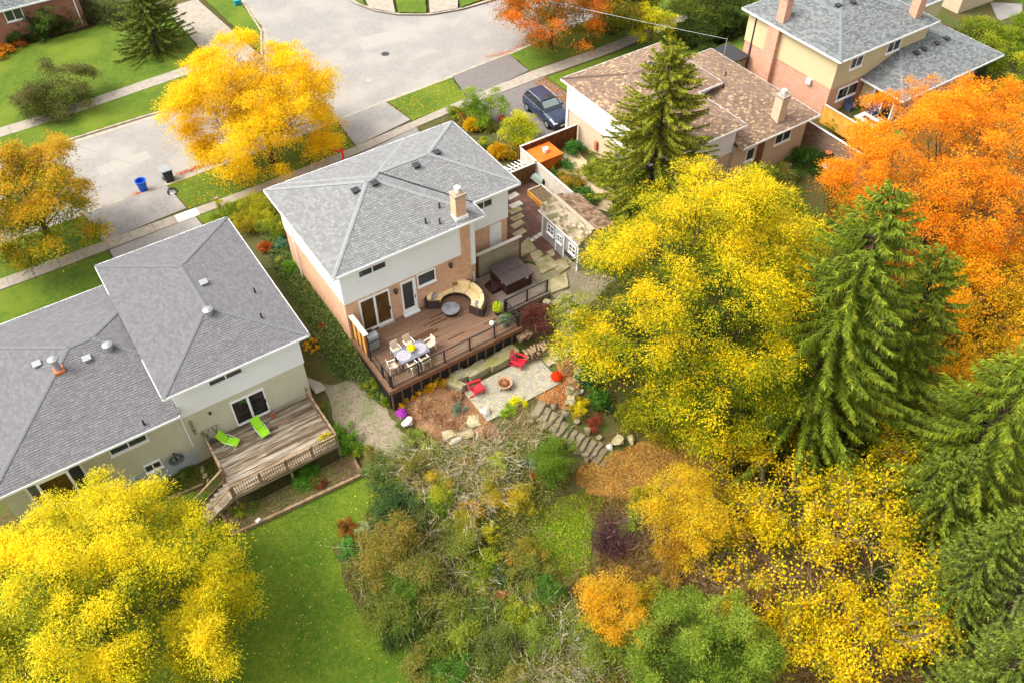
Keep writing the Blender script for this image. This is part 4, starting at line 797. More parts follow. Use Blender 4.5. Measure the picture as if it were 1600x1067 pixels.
def rock_mesh(seed, sub=2, sq=.5, rough=.12):
    r = np.random.default_rng(seed); bm = bmesh.new(); bmesh.ops.create_icosphere(bm, subdivisions=sub, radius=.5); dirs = unitv(r.normal(size=(9,3))); am = r.uniform(.3,.5,9)
    for v in bm.verts:
        d = np.array(v.co); d = d/np.linalg.norm(d); q = np.sign(d)*np.abs(d)**sq*.5; k = 1.0
        for a, t_ in zip(dirs, am):
            s = q@a
            if s > t_*.85: q = q-a*(s-t_*.85)
        v.co = q*(1+r.normal(0,rough*.3))
    me = bpy.data.meshes.new('rock'); bm.to_mesh(me); bm.free(); return me
def block_mesh(seed, jit=.035, cuts=2, top=.03):
    r = np.random.default_rng(seed); bm = bmesh.new(); bmesh.ops.create_cube(bm, size=1.0); bmesh.ops.bevel(bm, geom=bm.edges[:], offset=.07, segments=1, affect='EDGES'); bmesh.ops.subdivide_edges(bm, edges=[e for e in bm.edges if e.calc_length() > .5], cuts=cuts, use_grid_fill=True)
    for v in bm.verts: v.co.x += r.normal(0, jit*.5); v.co.y += r.normal(0, jit); v.co.z += r.normal(0, top)
    me = bpy.data.meshes.new('block'); bm.to_mesh(me); bm.free(); return me
BLOCK = {m_: [block_mesh(40+i) for i in range(4)] for m_ in ('boulder','step_stone','flag')}
for m_, l in BLOCK.items():
    for me in l: me.materials.append(M[m_])
ROCK = {m_: [rock_mesh(i, 2, .34) for i in range(4)] for m_ in ('boulder','pale_stone','step_stone','flag')}
for m_, l in ROCK.items():
    for me in l: me.materials.append(M[m_])
def rock(name, label, cat, loc, size, rz=0, m='boulder', group=None, k=None, tilt=(0,0)):
    o = bpy.data.objects.new(name, (BLOCK if name == 'stone_block' else ROCK)[m][random.randrange(4) if k is None else k]); COL.objects.link(o); o.location = tuple(map(float, loc)); o.scale = size; o.rotation_euler = (tilt[0], tilt[1], rz); tag(o, label, cat, group); return o
BG = 'stone blocks edging the patio'
for i, (px, py, l, s, r) in enumerate(((716,590,'small mossy stone block half hidden behind the tilted red chair',(.9,.8,.66),0),(745,580,'long buff stone block under the deck beside the tilted red chair',(1.45,.8,.66),.05),(777,566,'buff stone block in the middle of the row under the deck',(1.35,.8,.66),.02),(797,553,'narrow stone block behind the upright red chair',(.9,.8,.66),0),(712,603,'mossy stone boulder at the patio corner by the orange bed',(.5,1.1,.6),.5))):
    p = W(px, py, -1.25); rock('stone_block', l, 'stone block', (p[0]+.05, p[1]+.08, -1.32), s, r, 'boulder', BG, k=i % 4)
def adirondack():
    t = thing('garden_chair', 'x', 'chair', (0,0,0), group='red garden chairs on the patio')
    for i in range(6): MB().rbox((0,.22-i*.1,.37-i*.03),(.54,.09,.022),tilt=(.28,0)).build('seat_slat', 'red', t)
    for i in range(5): x = (i-2)*.108; MB().bar((x*.9,-.3,.2),(x*1.15,-.62,.96-.05*abs(i-2)),.085,.022).build('back_slat', 'red_pale' if False else 'red_pale', t)
    for s in (-1,1):
        MB().box(s*.36-.07,-.42,.52,s*.36+.07,.36,.55).build('armrest', 'red', t, bevel=.015); MB().box(s*.31-.02,.22,0,s*.31+.02,.31,.52).build('leg', 'red', t); MB().bar((s*.29,.3,.36),(s*.29,-.6,.04),.03,.1).build('leg', 'red', t)
    MB().bar((-.3,-.42,.5),(.3,-.42,.5),.03,.08).build('back_rail', 'red', t); MB().bar((-.3,.3,.34),(.3,.3,.34),.03,.1).build('apron', 'red', t)
    return t
ac = adirondack(); ac.location = (8.35,-5.55,-1.5); ac.rotation_euler = (0,0,math.radians(180+28)); ac['label'] = 'red slatted garden chair upright beside the firewood'
dup(ac, (5.2,-5.85,-1.5), math.radians(180+80), 'red slatted garden chair turned sideways at the patio corner boulder')
t = thing('fire_pit', 'round bronze fire bowl on short legs in the middle of the patio', 'fire pit', (6.68,-6.45,-1.5))
c = (6.68,-6.45,-1.5)
MB().lathe(c, [(.12,.14),(.3,.2),(.4,.36),(.46,.38),(.46,.41),(.37,.4),(.34,.34),(.05,.32)], 22).build('bowl', 'fire_rim', t); MB().lathe(c, [(.35,.33),(.2,.37),(.02,.38)], 16).build('ash', 'ash', t)
for k in range(4): a = k*math.pi/2+.4; MB().bar((c[0]+.3*math.cos(a),c[1]+.3*math.sin(a),c[2]+.3),(c[0]+.42*math.cos(a),c[1]+.42*math.sin(a),c[2]),.04).build('leg', 'metal_dark', t)
for a in (0.2,1.3,2.6): MB().tube([(c[0]-.2*math.cos(a),c[1]-.2*math.sin(a),c[2]+.39),(c[0]+.2*math.cos(a),c[1]+.2*math.sin(a),c[2]+.42)],.03).build('log', 'terracotta', t)
# firewood
t = thing('firewood_pile', 'heap of split firewood stacked beside the upright red chair', 'firewood', G(838,557))
o_ = Vector(t.location)
for i in range(52):
    r_, c_ = divmod(i, 9); p = o_+Vector((-.75+c_*.17+random.uniform(-.05,.05), random.uniform(-.25,.2), (.1+r_*.14))); a = random.uniform(-.5,.5)+1.57
    MB().tube([p-Vector((math.cos(a),math.sin(a),0))*.24, p+Vector((math.cos(a),math.sin(a),random.uniform(-.15,.15)))*.24], random.uniform(.06,.09), 5).build('log', 'log', t)
t = thing('firewood_pile', 'small stack of squared logs against the deck corner', 'firewood', G(819,532)); o_ = Vector(t.location)
for i in range(8): p = o_+Vector((-.35+(i%4)*.22, random.uniform(-.1,.1), .3+(i//4)*.2)); MB().rbox(p,(.2,.5,.18),rz=random.uniform(-.2,.2)+.2).build('log', 'log', t)
# single stones round the garden
for px, py, l, s, r, m_ in ((638,664,'white rounded boulder beside the magenta flowers',(.95,.6,.6),.4,'pale_stone'),(760,648,'bright white round stone at the patio front edge',(.62,.6,.55),.2,'pale_stone'),(855,482,'tall pale boulder on end at the top of the stone steps',(.5,.75,.9),.2,'boulder'),(852,505,'long pale boulder beside the upper stone steps',(.6,1.1,.8),-.3,'boulder'),
     (711,690,'long flat pale stone slab at the bottom of the orange bed',(1.3,.5,.4),.1,'pale_stone'),(966,692,'rough pale rock outcrop at the foot of the lower steps',(1.0,.7,.5),.3,'flag'),(985,688,'pinkish pale rock beside the foot of the lower steps',(.6,.5,.45),.9,'flag'),(953,702,'small white rock on the last lower step',(.4,.4,.4),0,'pale_stone'),
     (898,616,'pale flat rock in the wall beside the orange flowers',(.7,.5,.4),.3,'boulder'),(905,588,'upright grey rock in the wall below the yellow tree',(.5,.6,.5),.1,'boulder'),(890,630,'grey rock at the lower end of the garden wall',(.6,.6,.45),.7,'boulder'),(907,612,'small white rock under the yellow tree edge',(.35,.35,.3),0,'pale_stone')):
    p = G(px, py); rock('garden_rock', l, 'rock', (p[0], p[1], p[2]+s[2]*.3), s, r, m_, 'rocks in the garden')
for k in range(14):
    t_ = k/13; p = G(903-14*t_+random.uniform(-4,4), 560+75*t_+random.uniform(-3,3)); s = random.uniform(.3,.55)
    if k == 0: wt = thing('dry_stone_wall', 'low dry stone wall curving between the patio and the yellow tree', 'stone wall', p)
    piece('stone', ROCK['flag' if k%2 else 'boulder'][k%4], (p[0],p[1],p[2]+.15), random.uniform(0,3), wt, (s*1.3,s,s*.8))
# flagstones (flat, irregular) as pieces of one path each
def slab_poly(name, pts, z, th, m, parent, jag=.04):
    q = []
    for i in range(len(pts)):
        a = np.array(pts[i]); b = np.array(pts[(i+1)%len(pts)]); q += [a, (a+b)/2+rng.normal(0,jag,2)]
    return MB().prism([tuple(p) for p in q], z-th, z).build(name, m, parent, bevel=.015)
def gslab(parent, name, pix, m, th=.12, up=.07, z=None):
    p = [G(*a) for a in pix]; zz = max(q[2] for q in p)+up if z is None else z; return slab_poly(name, [q[:2] for q in p], zz, th+.25, m, parent)
fs_ = bpy.data.objects.new('flagstone_path', None); COL.objects.link(fs_); fs_['kind'] = 'structure'
for pix in (((843,550),(862,545),(882,565),(868,568)), ((852,545),(880,538),(890,550),(885,562),(866,552)), ((868,568),(850,552),(838,556),(858,574)), ((732,650),(748,645),(752,665),(738,672),(728,664)), ((722,668),(738,672),(742,684),(724,690),(716,680)), ((690,676),(716,668),(720,682),(694,692)),
            ((812,385),(826,372),(839,392),(815,404)), ((854,395),(864,390),(868,400),(858,404)), ((834,408),(856,400),(872,418),(846,430)), ((862,412),(884,404),(890,420),(874,430)), ((858,440),(884,428),(888,452),(862,462)), ((828,398),(842,392),(850,400),(834,410))): gslab(fs_, 'flagstone', pix, 'flag')
ss = bpy.data.objects.new('stepping_stone_path', None); COL.objects.link(ss); ss['kind'] = 'structure'
for i, (x, y) in enumerate(((801,306),(806,320),(805,329),(808,340),(809,351),(812,364))):
    p = W(x, y, -.38); z = gz(p[0], p[1])+.06; MB().rbox((p[0], p[1], z-.04), (.95,.48,.1), rz=random.uniform(-.08,.08)+.06).build('stepping_stone', 'pale_stone' if i < 2 else 'flag', ss, bevel=.012)
for i in range(4): p = W(831+i*6.5, 377-i*4.5, -.5); MB().rbox((p[0],p[1],gz(p[0],p[1])+.03), (.32,.3,.1), rz=.1).build('edging_stone', 'pale_stone', ss)
# upper steps and lower steps: each tread its own stone
t = thing('stone_steps', 'upper flight of pale flat stone steps half hidden under the yellow tree', 'stone steps', G(870,510))
for i in range(7):
    px, py = 872+i*2.2, 472+i*12.5; p = G(px, py); w_ = 1.5
    piece('tread', BLOCK['flag'][i%4], (p[0]+.25, p[1], p[2]+.02), .15+random.uniform(-.1,.1), t, (w_, .55, .3))
t = thing('stone_steps', 'lower flight of brown stone steps descending to the leaf covered clearing', 'stone steps', G(900,672))
for i in range(13):
    u = i/12; px = 842+104*u; py = 640+74*u+6*math.sin(u*3.1); zz = -1.62+(-3.35+1.62)*u; p = W(px, py, zz)
    a = W(px-9, py+14-2*u, zz); ang = math.atan2(a[1]-p[1], a[0]-p[0]); piece('tread', BLOCK['step_stone'][i%4], (p[0]+random.uniform(-.06,.06), p[1]+random.uniform(-.06,.06), zz), ang+random.uniform(-.16,.16), t, (random.uniform(1.05,1.4), random.uniform(.42,.52), .24))
for i in range(12):
    u = (i+.5)/12; px = 842+104*u+(12 if i%2 else -16); py = 640+74*u+(-14 if i%2 else 16); p = G(px, py); rock('step_rock', 'brown rock edging the lower steps on the side of the yellow tree' if i%2 else 'brown rock edging the lower steps on the globe evergreen side', 'rock', (p[0],p[1],p[2]+.05), (random.uniform(.3,.55),)*3, random.uniform(0,3), 'step_stone' if True else '', 'rocks edging the lower steps towards the yellow tree' if i%2 else 'rocks edging the lower steps towards the evergreen')
# ------------------------------------------------------------------ weathered deck of the neighbour
Z2 = -1.56; nd = thing('deck', 'weathered grey wood deck with baluster railing behind the cream brick house', 'deck', (-6,-2.6,Z2))
ow = unit_box('old_board', 'old_wood'); X0, X1, Y0, Y1 = -9.1, -3.15, -4.75, -.55
nb = 29; bw_ = (Y1-Y0)/nb
for i in range(nb):
    yc = Y0+(i+.5)*bw_; c_ = random.uniform(-7.2,-4.6)
    for a, b in ((X0,c_),(c_,X1)): piece('board', ow, ((a+b)/2, yc, Z2-.018+random.uniform(-.006,.006)), parent=nd, scale=(b-a-.008, bw_-.015, .036), m=random.choice(('old_wood','old_wood','old_wood2')))
MB().box(X0,Y0-.06,Z2-.2,X1,Y0-.005,Z2+.01).box(X0-.06,Y0-.06,Z2-.2,X0-.005,Y1,Z2+.01).box(X1+.005,Y0-.06,Z2-.2,X1+.06,Y1,Z2+.01).build('fascia', 'old_wood2', nd)
MB().box(X0+.05,Y0+.02,Z2-.28,X1-.05,Y1,Z2-.05).build('deck_frame', 'old_wood2', nd)
for x in (X0,-6,X1): MB().box(x-.06,Y0-.02,-3.1,x+.06,Y0+.1,Z2-.05).build('post', 'old_wood2', nd)
def baluster_rail(label, a, b, zb, h=.9, sp=.135, balls=True):
    t = thing('wood_railing', label, 'railing', (a[0],a[1],zb), group='weathered wooden railings'); A = Vector((*a,zb)); B = Vector((*b,zb)); ln = (B-A).length; d = (B-A)/ln
    MB().bar(A+Vector((0,0,h)),B+Vector((0,0,h)),.12,.04).build('top_rail', 'old_rail', t); MB().bar(A+Vector((0,0,.12)),B+Vector((0,0,.12)),.05,.06).build('bottom_rail', 'old_rail', t)
    for k in range(int(ln/1.6)+2): p = A+d*min(ln, k*ln/(int(ln/1.6)+1)); MB().box(p.x-.045,p.y-.045,zb-.2,p.x+.045,p.y+.045,zb+h+.06).build('post', 'old_rail', t)
    me = unit_box('baluster_mesh', 'old_rail')
    for k in range(int(ln/sp)): p = A+d*(k+.5)*sp; piece('baluster', me, (p.x,p.y,zb+h*.52), parent=t, scale=(.035,.035,h*.86))
baluster_rail('weathered baluster railing along the front of the old deck', (X0,Y0+.02), (X1,Y0+.02), Z2)
baluster_rail('weathered railing on the old deck side towards the gravel path', (X1,Y0+.1), (X1,-.9), Z2, sp=.22)
baluster_rail('weathered railing on the old deck side by the coiled hose', (X0,-.6), (X0,-3.3), Z2, sp=.22)
st = thing('wood_stairs', 'old wooden stairs with two sloping handrails down to the lawn', 'stairs', (-9.6,-4.2,-2.9))
zg = gz(-10.6,-4.3); ns = 6
for i in range(ns): z = Z2-.02-(i+1)*(Z2-zg)/(ns+.3); xx = X0-.15-i*.29; piece('tread', ow, (xx, -4.05, z), parent=st, scale=(.3,1.15,.045), m='old_wood')
for y in (-4.7,-3.42):
    e = Vector((X0-.15-ns*.29, y, zg)); MB().bar((X0,y,Z2-.1),(e.x,y,zg+.05),.05,.24).build('stringer', 'old_wood2', st); MB().bar((X0,y,Z2+.85),(e.x,y,zg+.95),.12,.05).build('handrail', 'timber', st)
    for u in (.05,.95): p = Vector((X0,y,Z2-.1)).lerp(e, u); MB().box(p.x-.045,y-.045,p.z-.1,p.x+.045,y+.045,p.z+1.0).build('post', 'old_rail', st)
def lounge():
    t = thing('lounge_chair', 'x', 'chair', (0,0,0), group='lime green chairs on the weathered deck')
    MB().rbox((0,.12,.36),(.52,.5,.02)).build('seat', 'lime', t); MB().rbox((0,-.38,.62),(.52,.02,.72),tilt=(.62,0)).build('backrest', 'lime', t); MB().rbox((0,.42,.33),(.52,.14,.02),tilt=(-.5,0)).build('seat_front', 'lime', t)
    for s in (-1,1):
        MB().tube([(s*.28,.38,.02),(s*.28,.3,.4),(s*.28,-.2,.56),(s*.28,-.3,.52)],.014).build('armrest', 'white', t); MB().tube([(s*.28,-.36,.02),(s*.28,-.05,.5)],.014).build('leg', 'white', t)
    return t
lc = lounge(); p = W(361,694,Z2+.05); lc.location = (p[0],p[1],Z2); lc.rotation_euler = (0,0,math.radians(225)); lc['label'] = 'lime green folding chair turned towards the deck stairs'
p = W(410,676,Z2+.05); dup(lc, (p[0],p[1],Z2), math.radians(190), 'lime green folding chair in front of the sliding glass door')
t = thing('planter_box', 'yellow flowers in a railing planter box at the old deck corner', 'planter', (-3.7,-4.5,Z2)); p = Vector((-3.7,-4.5,Z2)); MB().rbox(p+Vector((0,0,.7)),(.9,.25,.22)).build('box', 'old_rail', t); leafball((p.x,p.y,p.z+.95),(.45,.18,.2),[L(190,170,10),L(226,200,20),L(150,160,30)],220,.1,t)
t = thing('flower_pot', 'small dark empty pot on the weathered deck by the sliding door', 'flower pot', W(427,652,Z2)); p = W(427,652,Z2); MB().lathe(p, [(.1,0),(.15,.26),(.13,.26),(.11,.18)], 12).build('pot', 'terracotta', t); MB().lathe((p[0],p[1],p[2]+.17), [(.115,0),(.02,.03)], 12).build('soil', 'soil', t)
t = thing('folding_rack', 'thin dark metal folding rack leaning by the cream wall', 'rack', W(335,690,Z2)); p = Vector(W(335,690,Z2))
for dx in (0,.5): MB().tube([p+Vector((dx,0,0)),p+Vector((dx-.35,.3,.9))],.015).tube([p+Vector((dx-.4,0,0)),p+Vector((dx,.3,.9))],.015).build('leg', 'metal_dark', t)
MB().tube([p+Vector((-.35,.3,.9)),p+Vector((.5,.3,.9))],.015).build('bar', 'metal_dark', t)
# timber edged bed below the old deck
bedz = -2.62; t = thing('timber_edging', 'weathered landscape timbers edging the bed below the old deck', 'garden edging', (-6.4,-6.1,-2.9))
c0, c1, c2, c3 = (-10.1,-5.98), (-2.72,-6.38), (-10.0,-4.2), (-2.6,-5.2)
for k in range(2):
    for a, b in ((c0,c1),(c0,c2),(c1,c3)): MB().bar((*a,bedz-.34+k*.17),(*b,bedz-.34+k*.17),.15,.16).build('timber', 'timber', t)
MB().prism([(c0[0]+.1,c0[1]+.08),(c1[0]-.1,c1[1]+.08),(-2.7,-5.0),(-9.95,-4.4)], bedz-.4, bedz-.15).build('bed_soil', 'soil2', None, kind='structure') if False else flat('bed_soil', [(c0[0]+.08,c0[1]+.08),(c1[0]-.08,c1[1]+.08),(-2.7,-4.8),(-9.2,-4.8),(-9.95,-4.4)], bedz-.13, 'soil')
flat('bark_mulch', pxpoly([(518,722),(552,708),(566,738),(530,752)], bedz-.12), bedz-.122, 'mulch')
b_ = MB().rbox((*W(403,812,bedz)[:2],bedz-.05),(.28,.2,.12),rz=.3); tag(b_.build('stone_block', 'pale_stone'), 'small white block lying in the bed below the old deck', 'stone block')
t = thing('hose_reel', 'grey hose coiled on the foundation wall', 'hose', onY(275,716,yb-.2)); p = onY(275,716,yb-.12)
for k in range(4): MB().tube([(p[0]+(.22+.06*k)*math.cos(a),p[1]-.03*k,p[2]+(.22+.06*k)*math.sin(a)) for a in np.linspace(0,2*math.pi,20)],.03,5,cap=False).build('hose', 'hose', t)
MB().box(p[0]-.05,p[1],p[2]-.4,p[0]+.05,p[1]+.1,p[2]+.4).build('bracket', 'metal_dark', t)
t = thing('timber_edging', 'mossy timber rail with loose stones beside the foundation wall', 'garden edging', G(285,770)); a, b = G(262,782), G(318,758); MB().bar(a+[0,0,.1],b+[0,0,.1],.14,.14).build('timber', 'timber', t)
for px, py, s in ((316,735,.45),(322,745,.4),(284,745,.5),(272,752,.45),(325,752,.3)): p = G(px,py); rock('loose_rock', {316:'tan rock nearest the deck stair post',322:'pale rock below the tan rock by the stairs',284:'flat tan rock in the grass below the hose',272:'round rock in the grass left of the flat tan rock'.replace('left of','beside'),325:'small pale rock at the stair foot'}[px], 'rock', (p[0],p[1],p[2]+.08), (s,s*.8,s*.6), 1.0, 'flag', 'loose rocks by the old stairs')
p = G(488,600); flat('paving_strip', [(p[0]-.3,p[1]+1.3),(p[0]+.35,p[1]+1.3),(p[0]+.5,p[1]-.9),(p[0]-.15,p[1]-.9)], p[2]+.12, 'concrete')
# ------------------------------------------------------------------ fences
def board_fence(name, label, a, b, zt, m, bw=.15, th=.025, cap=None, horiz=False, posts=2.4, zb=None, post_m=None, drop=0.0):
    A = np.array(a, float); B = np.array(b, float); ln = np.linalg.norm(B-A); d = (B-A)/ln; ang = math.atan2(d[1], d[0]); mid = (A+B)/2
    t = thing(name, label, 'fence', (*A, gz(*A) if zb is None else zb)); me = unit_box('plank_mesh', m)
    if not horiz:
        k = int(ln/bw)
        for i in range(k): p = A+d*(i+.5)*ln/k; z0 = (gz(*p) if zb is None else zb)-.05; h = zt-drop*i/k-z0; piece('plank', me, (p[0],p[1],z0+h/2), ang, t, (ln/k-.008, th, h-random.uniform(0,.01)))
    else:
        z0 = min(gz(*A), gz(*B)) if zb is None else zb; k = int((zt-z0)/.18)
        for i in range(k): piece('plank', me, (mid[0],mid[1],zt-(i+.5)*.18), ang, t, (ln, th, .17))
    n = max(1, round(ln/posts)); nrm = np.array([-d[1], d[0]])
    for i in range(n+1): p = A+d*ln*i/n+nrm*.06; z0 = (gz(*p) if zb is None else zb)-.1; MB().rbox((p[0],p[1],(zt+z0)/2),(.1,.09,zt-drop*i/n-z0+.02),ang).build('post', post_m or m, t)
    if cap: MB().bar((A[0],A[1],zt+.02),(B[0],B[1],zt+.02-drop),.16,.04).build('cap', cap, t)
    return t
FG = 'board fences between the houses'
board_fence('board_fence', 'pale board fence running from the orange cabinet past the shed', (18.75,7.55), (18.75,-.2), 1.0, 'fence_pale', cap='fence_pale', post_m='metal_grey')
board_fence('board_fence', 'short pale board fence between grasses and the orange cabinet', (18.7,9.6), (18.72,7.72), 1.05, 'fence_pale', cap='fence_pale')
board_fence('board_fence', 'brown board fence behind the raised bed with pale top rail', (12.7,7.7), (18.62,7.7), .95, 'fence_brown', cap='fence_pale')
board_fence('board_fence', 'dark red brown gate fence behind the parked car', (18.72,9.72), (23.85,9.72), 1.1, 'fence_red', cap='fence_pale')
board_fence('board_fence', 'grey horizontal plank fence with white cap between two rear gardens', (38.5,.9), (38.5,-6.2), 1.0, 'fence_grey', cap='white', horiz=True, zb=-2.0, post_m='fence_brown')
board_fence('board_fence', 'golden yellow board fence beside the small terrace with white table', (40.5,1.0), (40.5,-4.2), 1.5, 'panel_gold', cap='fence_pale', bw=.3, posts=1.2, zb=.0, post_m='fence_brown')
# orange cabinet, bucket
t = thing('storage_cabinet', 'bright orange stained storage cabinet in the fence corner', 'cabinet', (20,8.4,-.55)); q0 = W(823,232,.7)
MB().box(18.95,7.9,-.6,21.1,9.5,.62).build('body', 'orange_wood', t); MB().prism([(18.85,7.8),(21.2,7.8),(21.2,9.6),(18.85,9.6)], .62, .7).build('top', 'orange_wood', t); MB().box(20.0,7.87,-.5,20.02,7.9,.6).box(19.05,7.875,-.5,19.98,7.9,.55).box(20.04,7.875,-.5,20.98,7.9,.55).build('door', 'orange_wood', t)
p = W(852,238,.7); t = thing('bucket', 'white bucket standing on the orange cabinet', 'bucket', p); MB().lathe(p, [(.17,0),(.22,.34),(.2,.34),(.16,.05)], 14).build('pail', 'white', t); MB().tube([(p[0]+.22*math.cos(a),p[1],p[2]+.34+.12*math.sin(a)) for a in np.linspace(0,math.pi,9)],.01,4).build('handle', 'metal_grey', t)
# raised bed, cart, white slatted rack
t = thing('raised_bed', 'pale timber raised bed with bare soil beside the pale fence', 'planter', (17.8,5.6,-.4))
for a, b in (((17.2,4.7),(17.2,6.5)),((18.4,4.7),(18.4,6.5)),((17.2,6.5),(18.4,6.5)),((17.2,4.7),(18.4,4.7))): MB().bar((*a,-.25),(*b,-.25),.07,.4).build('side', 'panel_gold' if a[0] == 17.2 and b[0] == 17.2 else 'fence_pale', t)
MB().box(17.24,4.74,-.4,18.36,6.46,-.16).build('soil', 'soil', t)
p = W(838,281,-.1); t = thing('garden_cart', 'pale green plastic cart tipped against the brown fence', 'garden cart', p, rz=.5); b = MB(); T = Matrix.Translation(p) @ rz_m(.6) @ Matrix.Rotation(.5,4,'X')
vs = [T@Vector(v) for v in ((-.35,-.55,0),(.35,-.55,0),(.28,.45,0),(-.28,.45,0),(-.22,-.4,.4),(.22,-.4,.4),(.18,.3,.36),(-.18,.3,.36))]; b.add(vs,[(0,1,5,4),(1,2,6,5),(2,3,7,6),(3,0,4,7),(4,5,6,7),(3,2,1,0)]).build('tub', 'green_grey', t, bevel=.04)
for s in (-1,1): MB().tube([T@Vector((s*.2,.4,.1)),T@Vector((s*.25,1.0,.3))],.02).build('handle', 'metal_dark', t)
w1 = T@Vector((0,-.5,.3)); MB().tube([w1-Vector((.06,0,0)),w1+Vector((.06,0,0))],.18,12).build('wheel', 'tyre', t)
p = W(797,263,.3); t = thing('slatted_rack', 'white slatted rack lying in the bed by the brown fence', 'rack', p)
for k in range(8): q = W(778+k*5.4, 272-k*2.6, .25); MB().bar(q+np.array([-.15,.32,.05]), q+np.array([.15,-.32,-.05]), .07, .03).build('slat', 'white', t)
a, b = W(776,274,.2), W(820,254,.2); MB().bar(a,b,.05,.04).build('rail', 'white', t)
# ------------------------------------------------------------------ shed
t = thing('shed', 'small grey garden shed with mossy shingle roof and white trimmed windows', 'shed', (16.5,.4,-.5))
ex, er, y0, y1 = 15.28, 16.45, -1.75, 2.5; ze, zr = 1.7, 2.42; xr_ = 18.45
M['shed_grey'] = sidingmat('shed_grey', L(164,160,152), L(150,146,138), .16)
MB().box(15.5,y0+.2,-.9,17.75,y1-.2,1.7).build('wall', 'shed_grey', t)
for y in (y0+.2,y1-.2): MB().add([(15.5,y-.03,1.7),(17.75,y-.03,1.75),(er,y-.03,zr-.08),(15.5,y+.03,1.7),(17.75,y+.03,1.75),(er,y+.03,zr-.08)],[(0,1,2),(5,4,3),(0,2,5,3),(1,4,5,2),(0,3,4,1)]).build('gable', 'shed_grey', t)
rf = MB().add([(ex,y0,ze),(er,y0,zr),(er,y1,zr),(ex,y1,ze),(xr_,y0,ze),(xr_,y1,ze)],[(0,1,2,3),(1,4,5,2)]).build('roof', 'underlay_brown', t)
MOSS = [L(136,122,100), L(158,142,116), L(118,112,78), L(104,98,66), L(168,154,132), L(140,124,104)]; DARKS = [L(122,96,74), L(140,112,88), L(104,80,62), L(150,126,102)]
me_cache = {}
def shingle_me(c):
    me = bpy.data.meshes.new('shingle_mesh'); b = MB().box(-.5,-.5,-.5,.5,.5,.5); me.from_pydata(b.v,[],b.f); at = me.attributes.new('Col','FLOAT_COLOR','FACE'); at.data.foreach_set('color', np.tile([*c,1],6).astype(np.float32)); me.materials.append(M['shingle_grey']); return me
ML = [shingle_me(c) for c in MOSS]; DL = [shingle_me(c) for c in DARKS]
for side, (xa, lst) in enumerate(((ex,ML),(xr_,DL))):
    dx = er-xa; sl = math.hypot(dx, zr-ze); ang = math.atan2(zr-ze, abs(dx)); nrow = 8
    for j in range(nrow):
        u = (j+.5)/nrow; n = 17
        for i in range(n):
            yy = y0+(i+.5+(j%2)*.5-.25)*(y1-y0)/n; piece('shingle', random.choice(lst), (xa+dx*u, yy, ze+(zr-ze)*u+.03), 0, rf, (sl/nrow*1.12, (y1-y0)/n-.012, .03), tilt=(random.uniform(-.02,.02), (-ang if side == 0 else ang)+.06*(1 if side == 0 else -1)))
for k in range(14): piece('ridge_shingle', ML[4], (er, y0+(k+.5)*(y1-y0)/14, zr+.045), 0, rf, (.26,(y1-y0)/14+.02,.03))
dl = MB().add([(er,.0,zr+.1),(15.9,-.45,2.12),(15.9,.45,2.12),(er,-.5,zr+.06),(er,.5,zr+.06)],[(0,3,1),(0,1,2),(0,2,4)]).build('dormer', 'screen', rf)
MB().box(15.46,y0+.15,-.9,15.53,y0+.27,1.68).box(15.46,y1-.27,-.9,15.53,y1-.15,1.68).box(15.25,y0,ze-.1,15.3,y1,ze+.02).build('trim', 'white_trim', t)
window(t, (15.5,1.35,.75), .6, .6, 'x', d=-1, mull=1, cross=1, fw=.08); window(t, (15.5,-1.0,.75), .6, .6, 'x', d=-1, mull=1, cross=1, fw=.08)
do = MB().box(15.44,-.15,-.75,15.5,.72,1.25).build('door', 'shed_grey', t); MB().box(15.41,-.2,-.75,15.45,-.1,1.3).box(15.41,.68,-.75,15.45,.78,1.3).box(15.41,-.1,1.2,15.45,.68,1.3).build('door_frame', 'white_trim', do); window(t, (15.44,.29,.75), .42, .5, 'x', d=-1, mull=1, cross=1, fw=.06)
MB().box(15.2,-1.5,.2,15.46,-.5,.36).build('window_box', 'metal_dark', t)
# ------------------------------------------------------------------ terrace of the tan house
flat('terrace', [(40.8,.95),(44.5,.95),(44.5,-4),(40.8,-4)], .1, 'turf')
t = thing('patio_table', 'white rectangular fire table on the small green terrace', 'table', W(1356,187,.6)); p = W(1358,188,.62)
MB().rbox((p[0],p[1],p[2]),(1.15,1.9,.08)).build('top', 'white', t); MB().rbox((p[0],p[1],p[2]+.05),(.3,1.1,.03)).build('burner', 'metal_dark', t); MB().rbox((p[0],p[1],.34),(.7,1.3,.48)).build('base', 'foundation', t)
def bchair(px, py, rz, label):
    p = W(px, py, .35); t = thing('patio_chair', label, 'chair', (p[0],p[1],.1), rz, 'blue chairs on the small terrace')
    MB().rbox((p[0],p[1],.5),(.6,.6,.1),rz).build('seat', 'slate_blue', t); q = rz_m(rz)@Vector((0,-.3,0)); MB().rbox((p[0]+q.x,p[1]+q.y,.85),(.6,.1,.7),rz).build('backrest', 'slate_blue', t)
    for s in (-1,1):
        q = rz_m(rz)@Vector((s*.3,0,0)); MB().rbox((p[0]+q.x,p[1]+q.y,.45),(.08,.6,.7),rz).build('arm', 'slate_blue', t)
bchair(1327,170,math.pi,'slate blue chair between the brick wall and white table'); bchair(1362,178,math.pi*.5,'slate blue chair between white table and sliding doors')
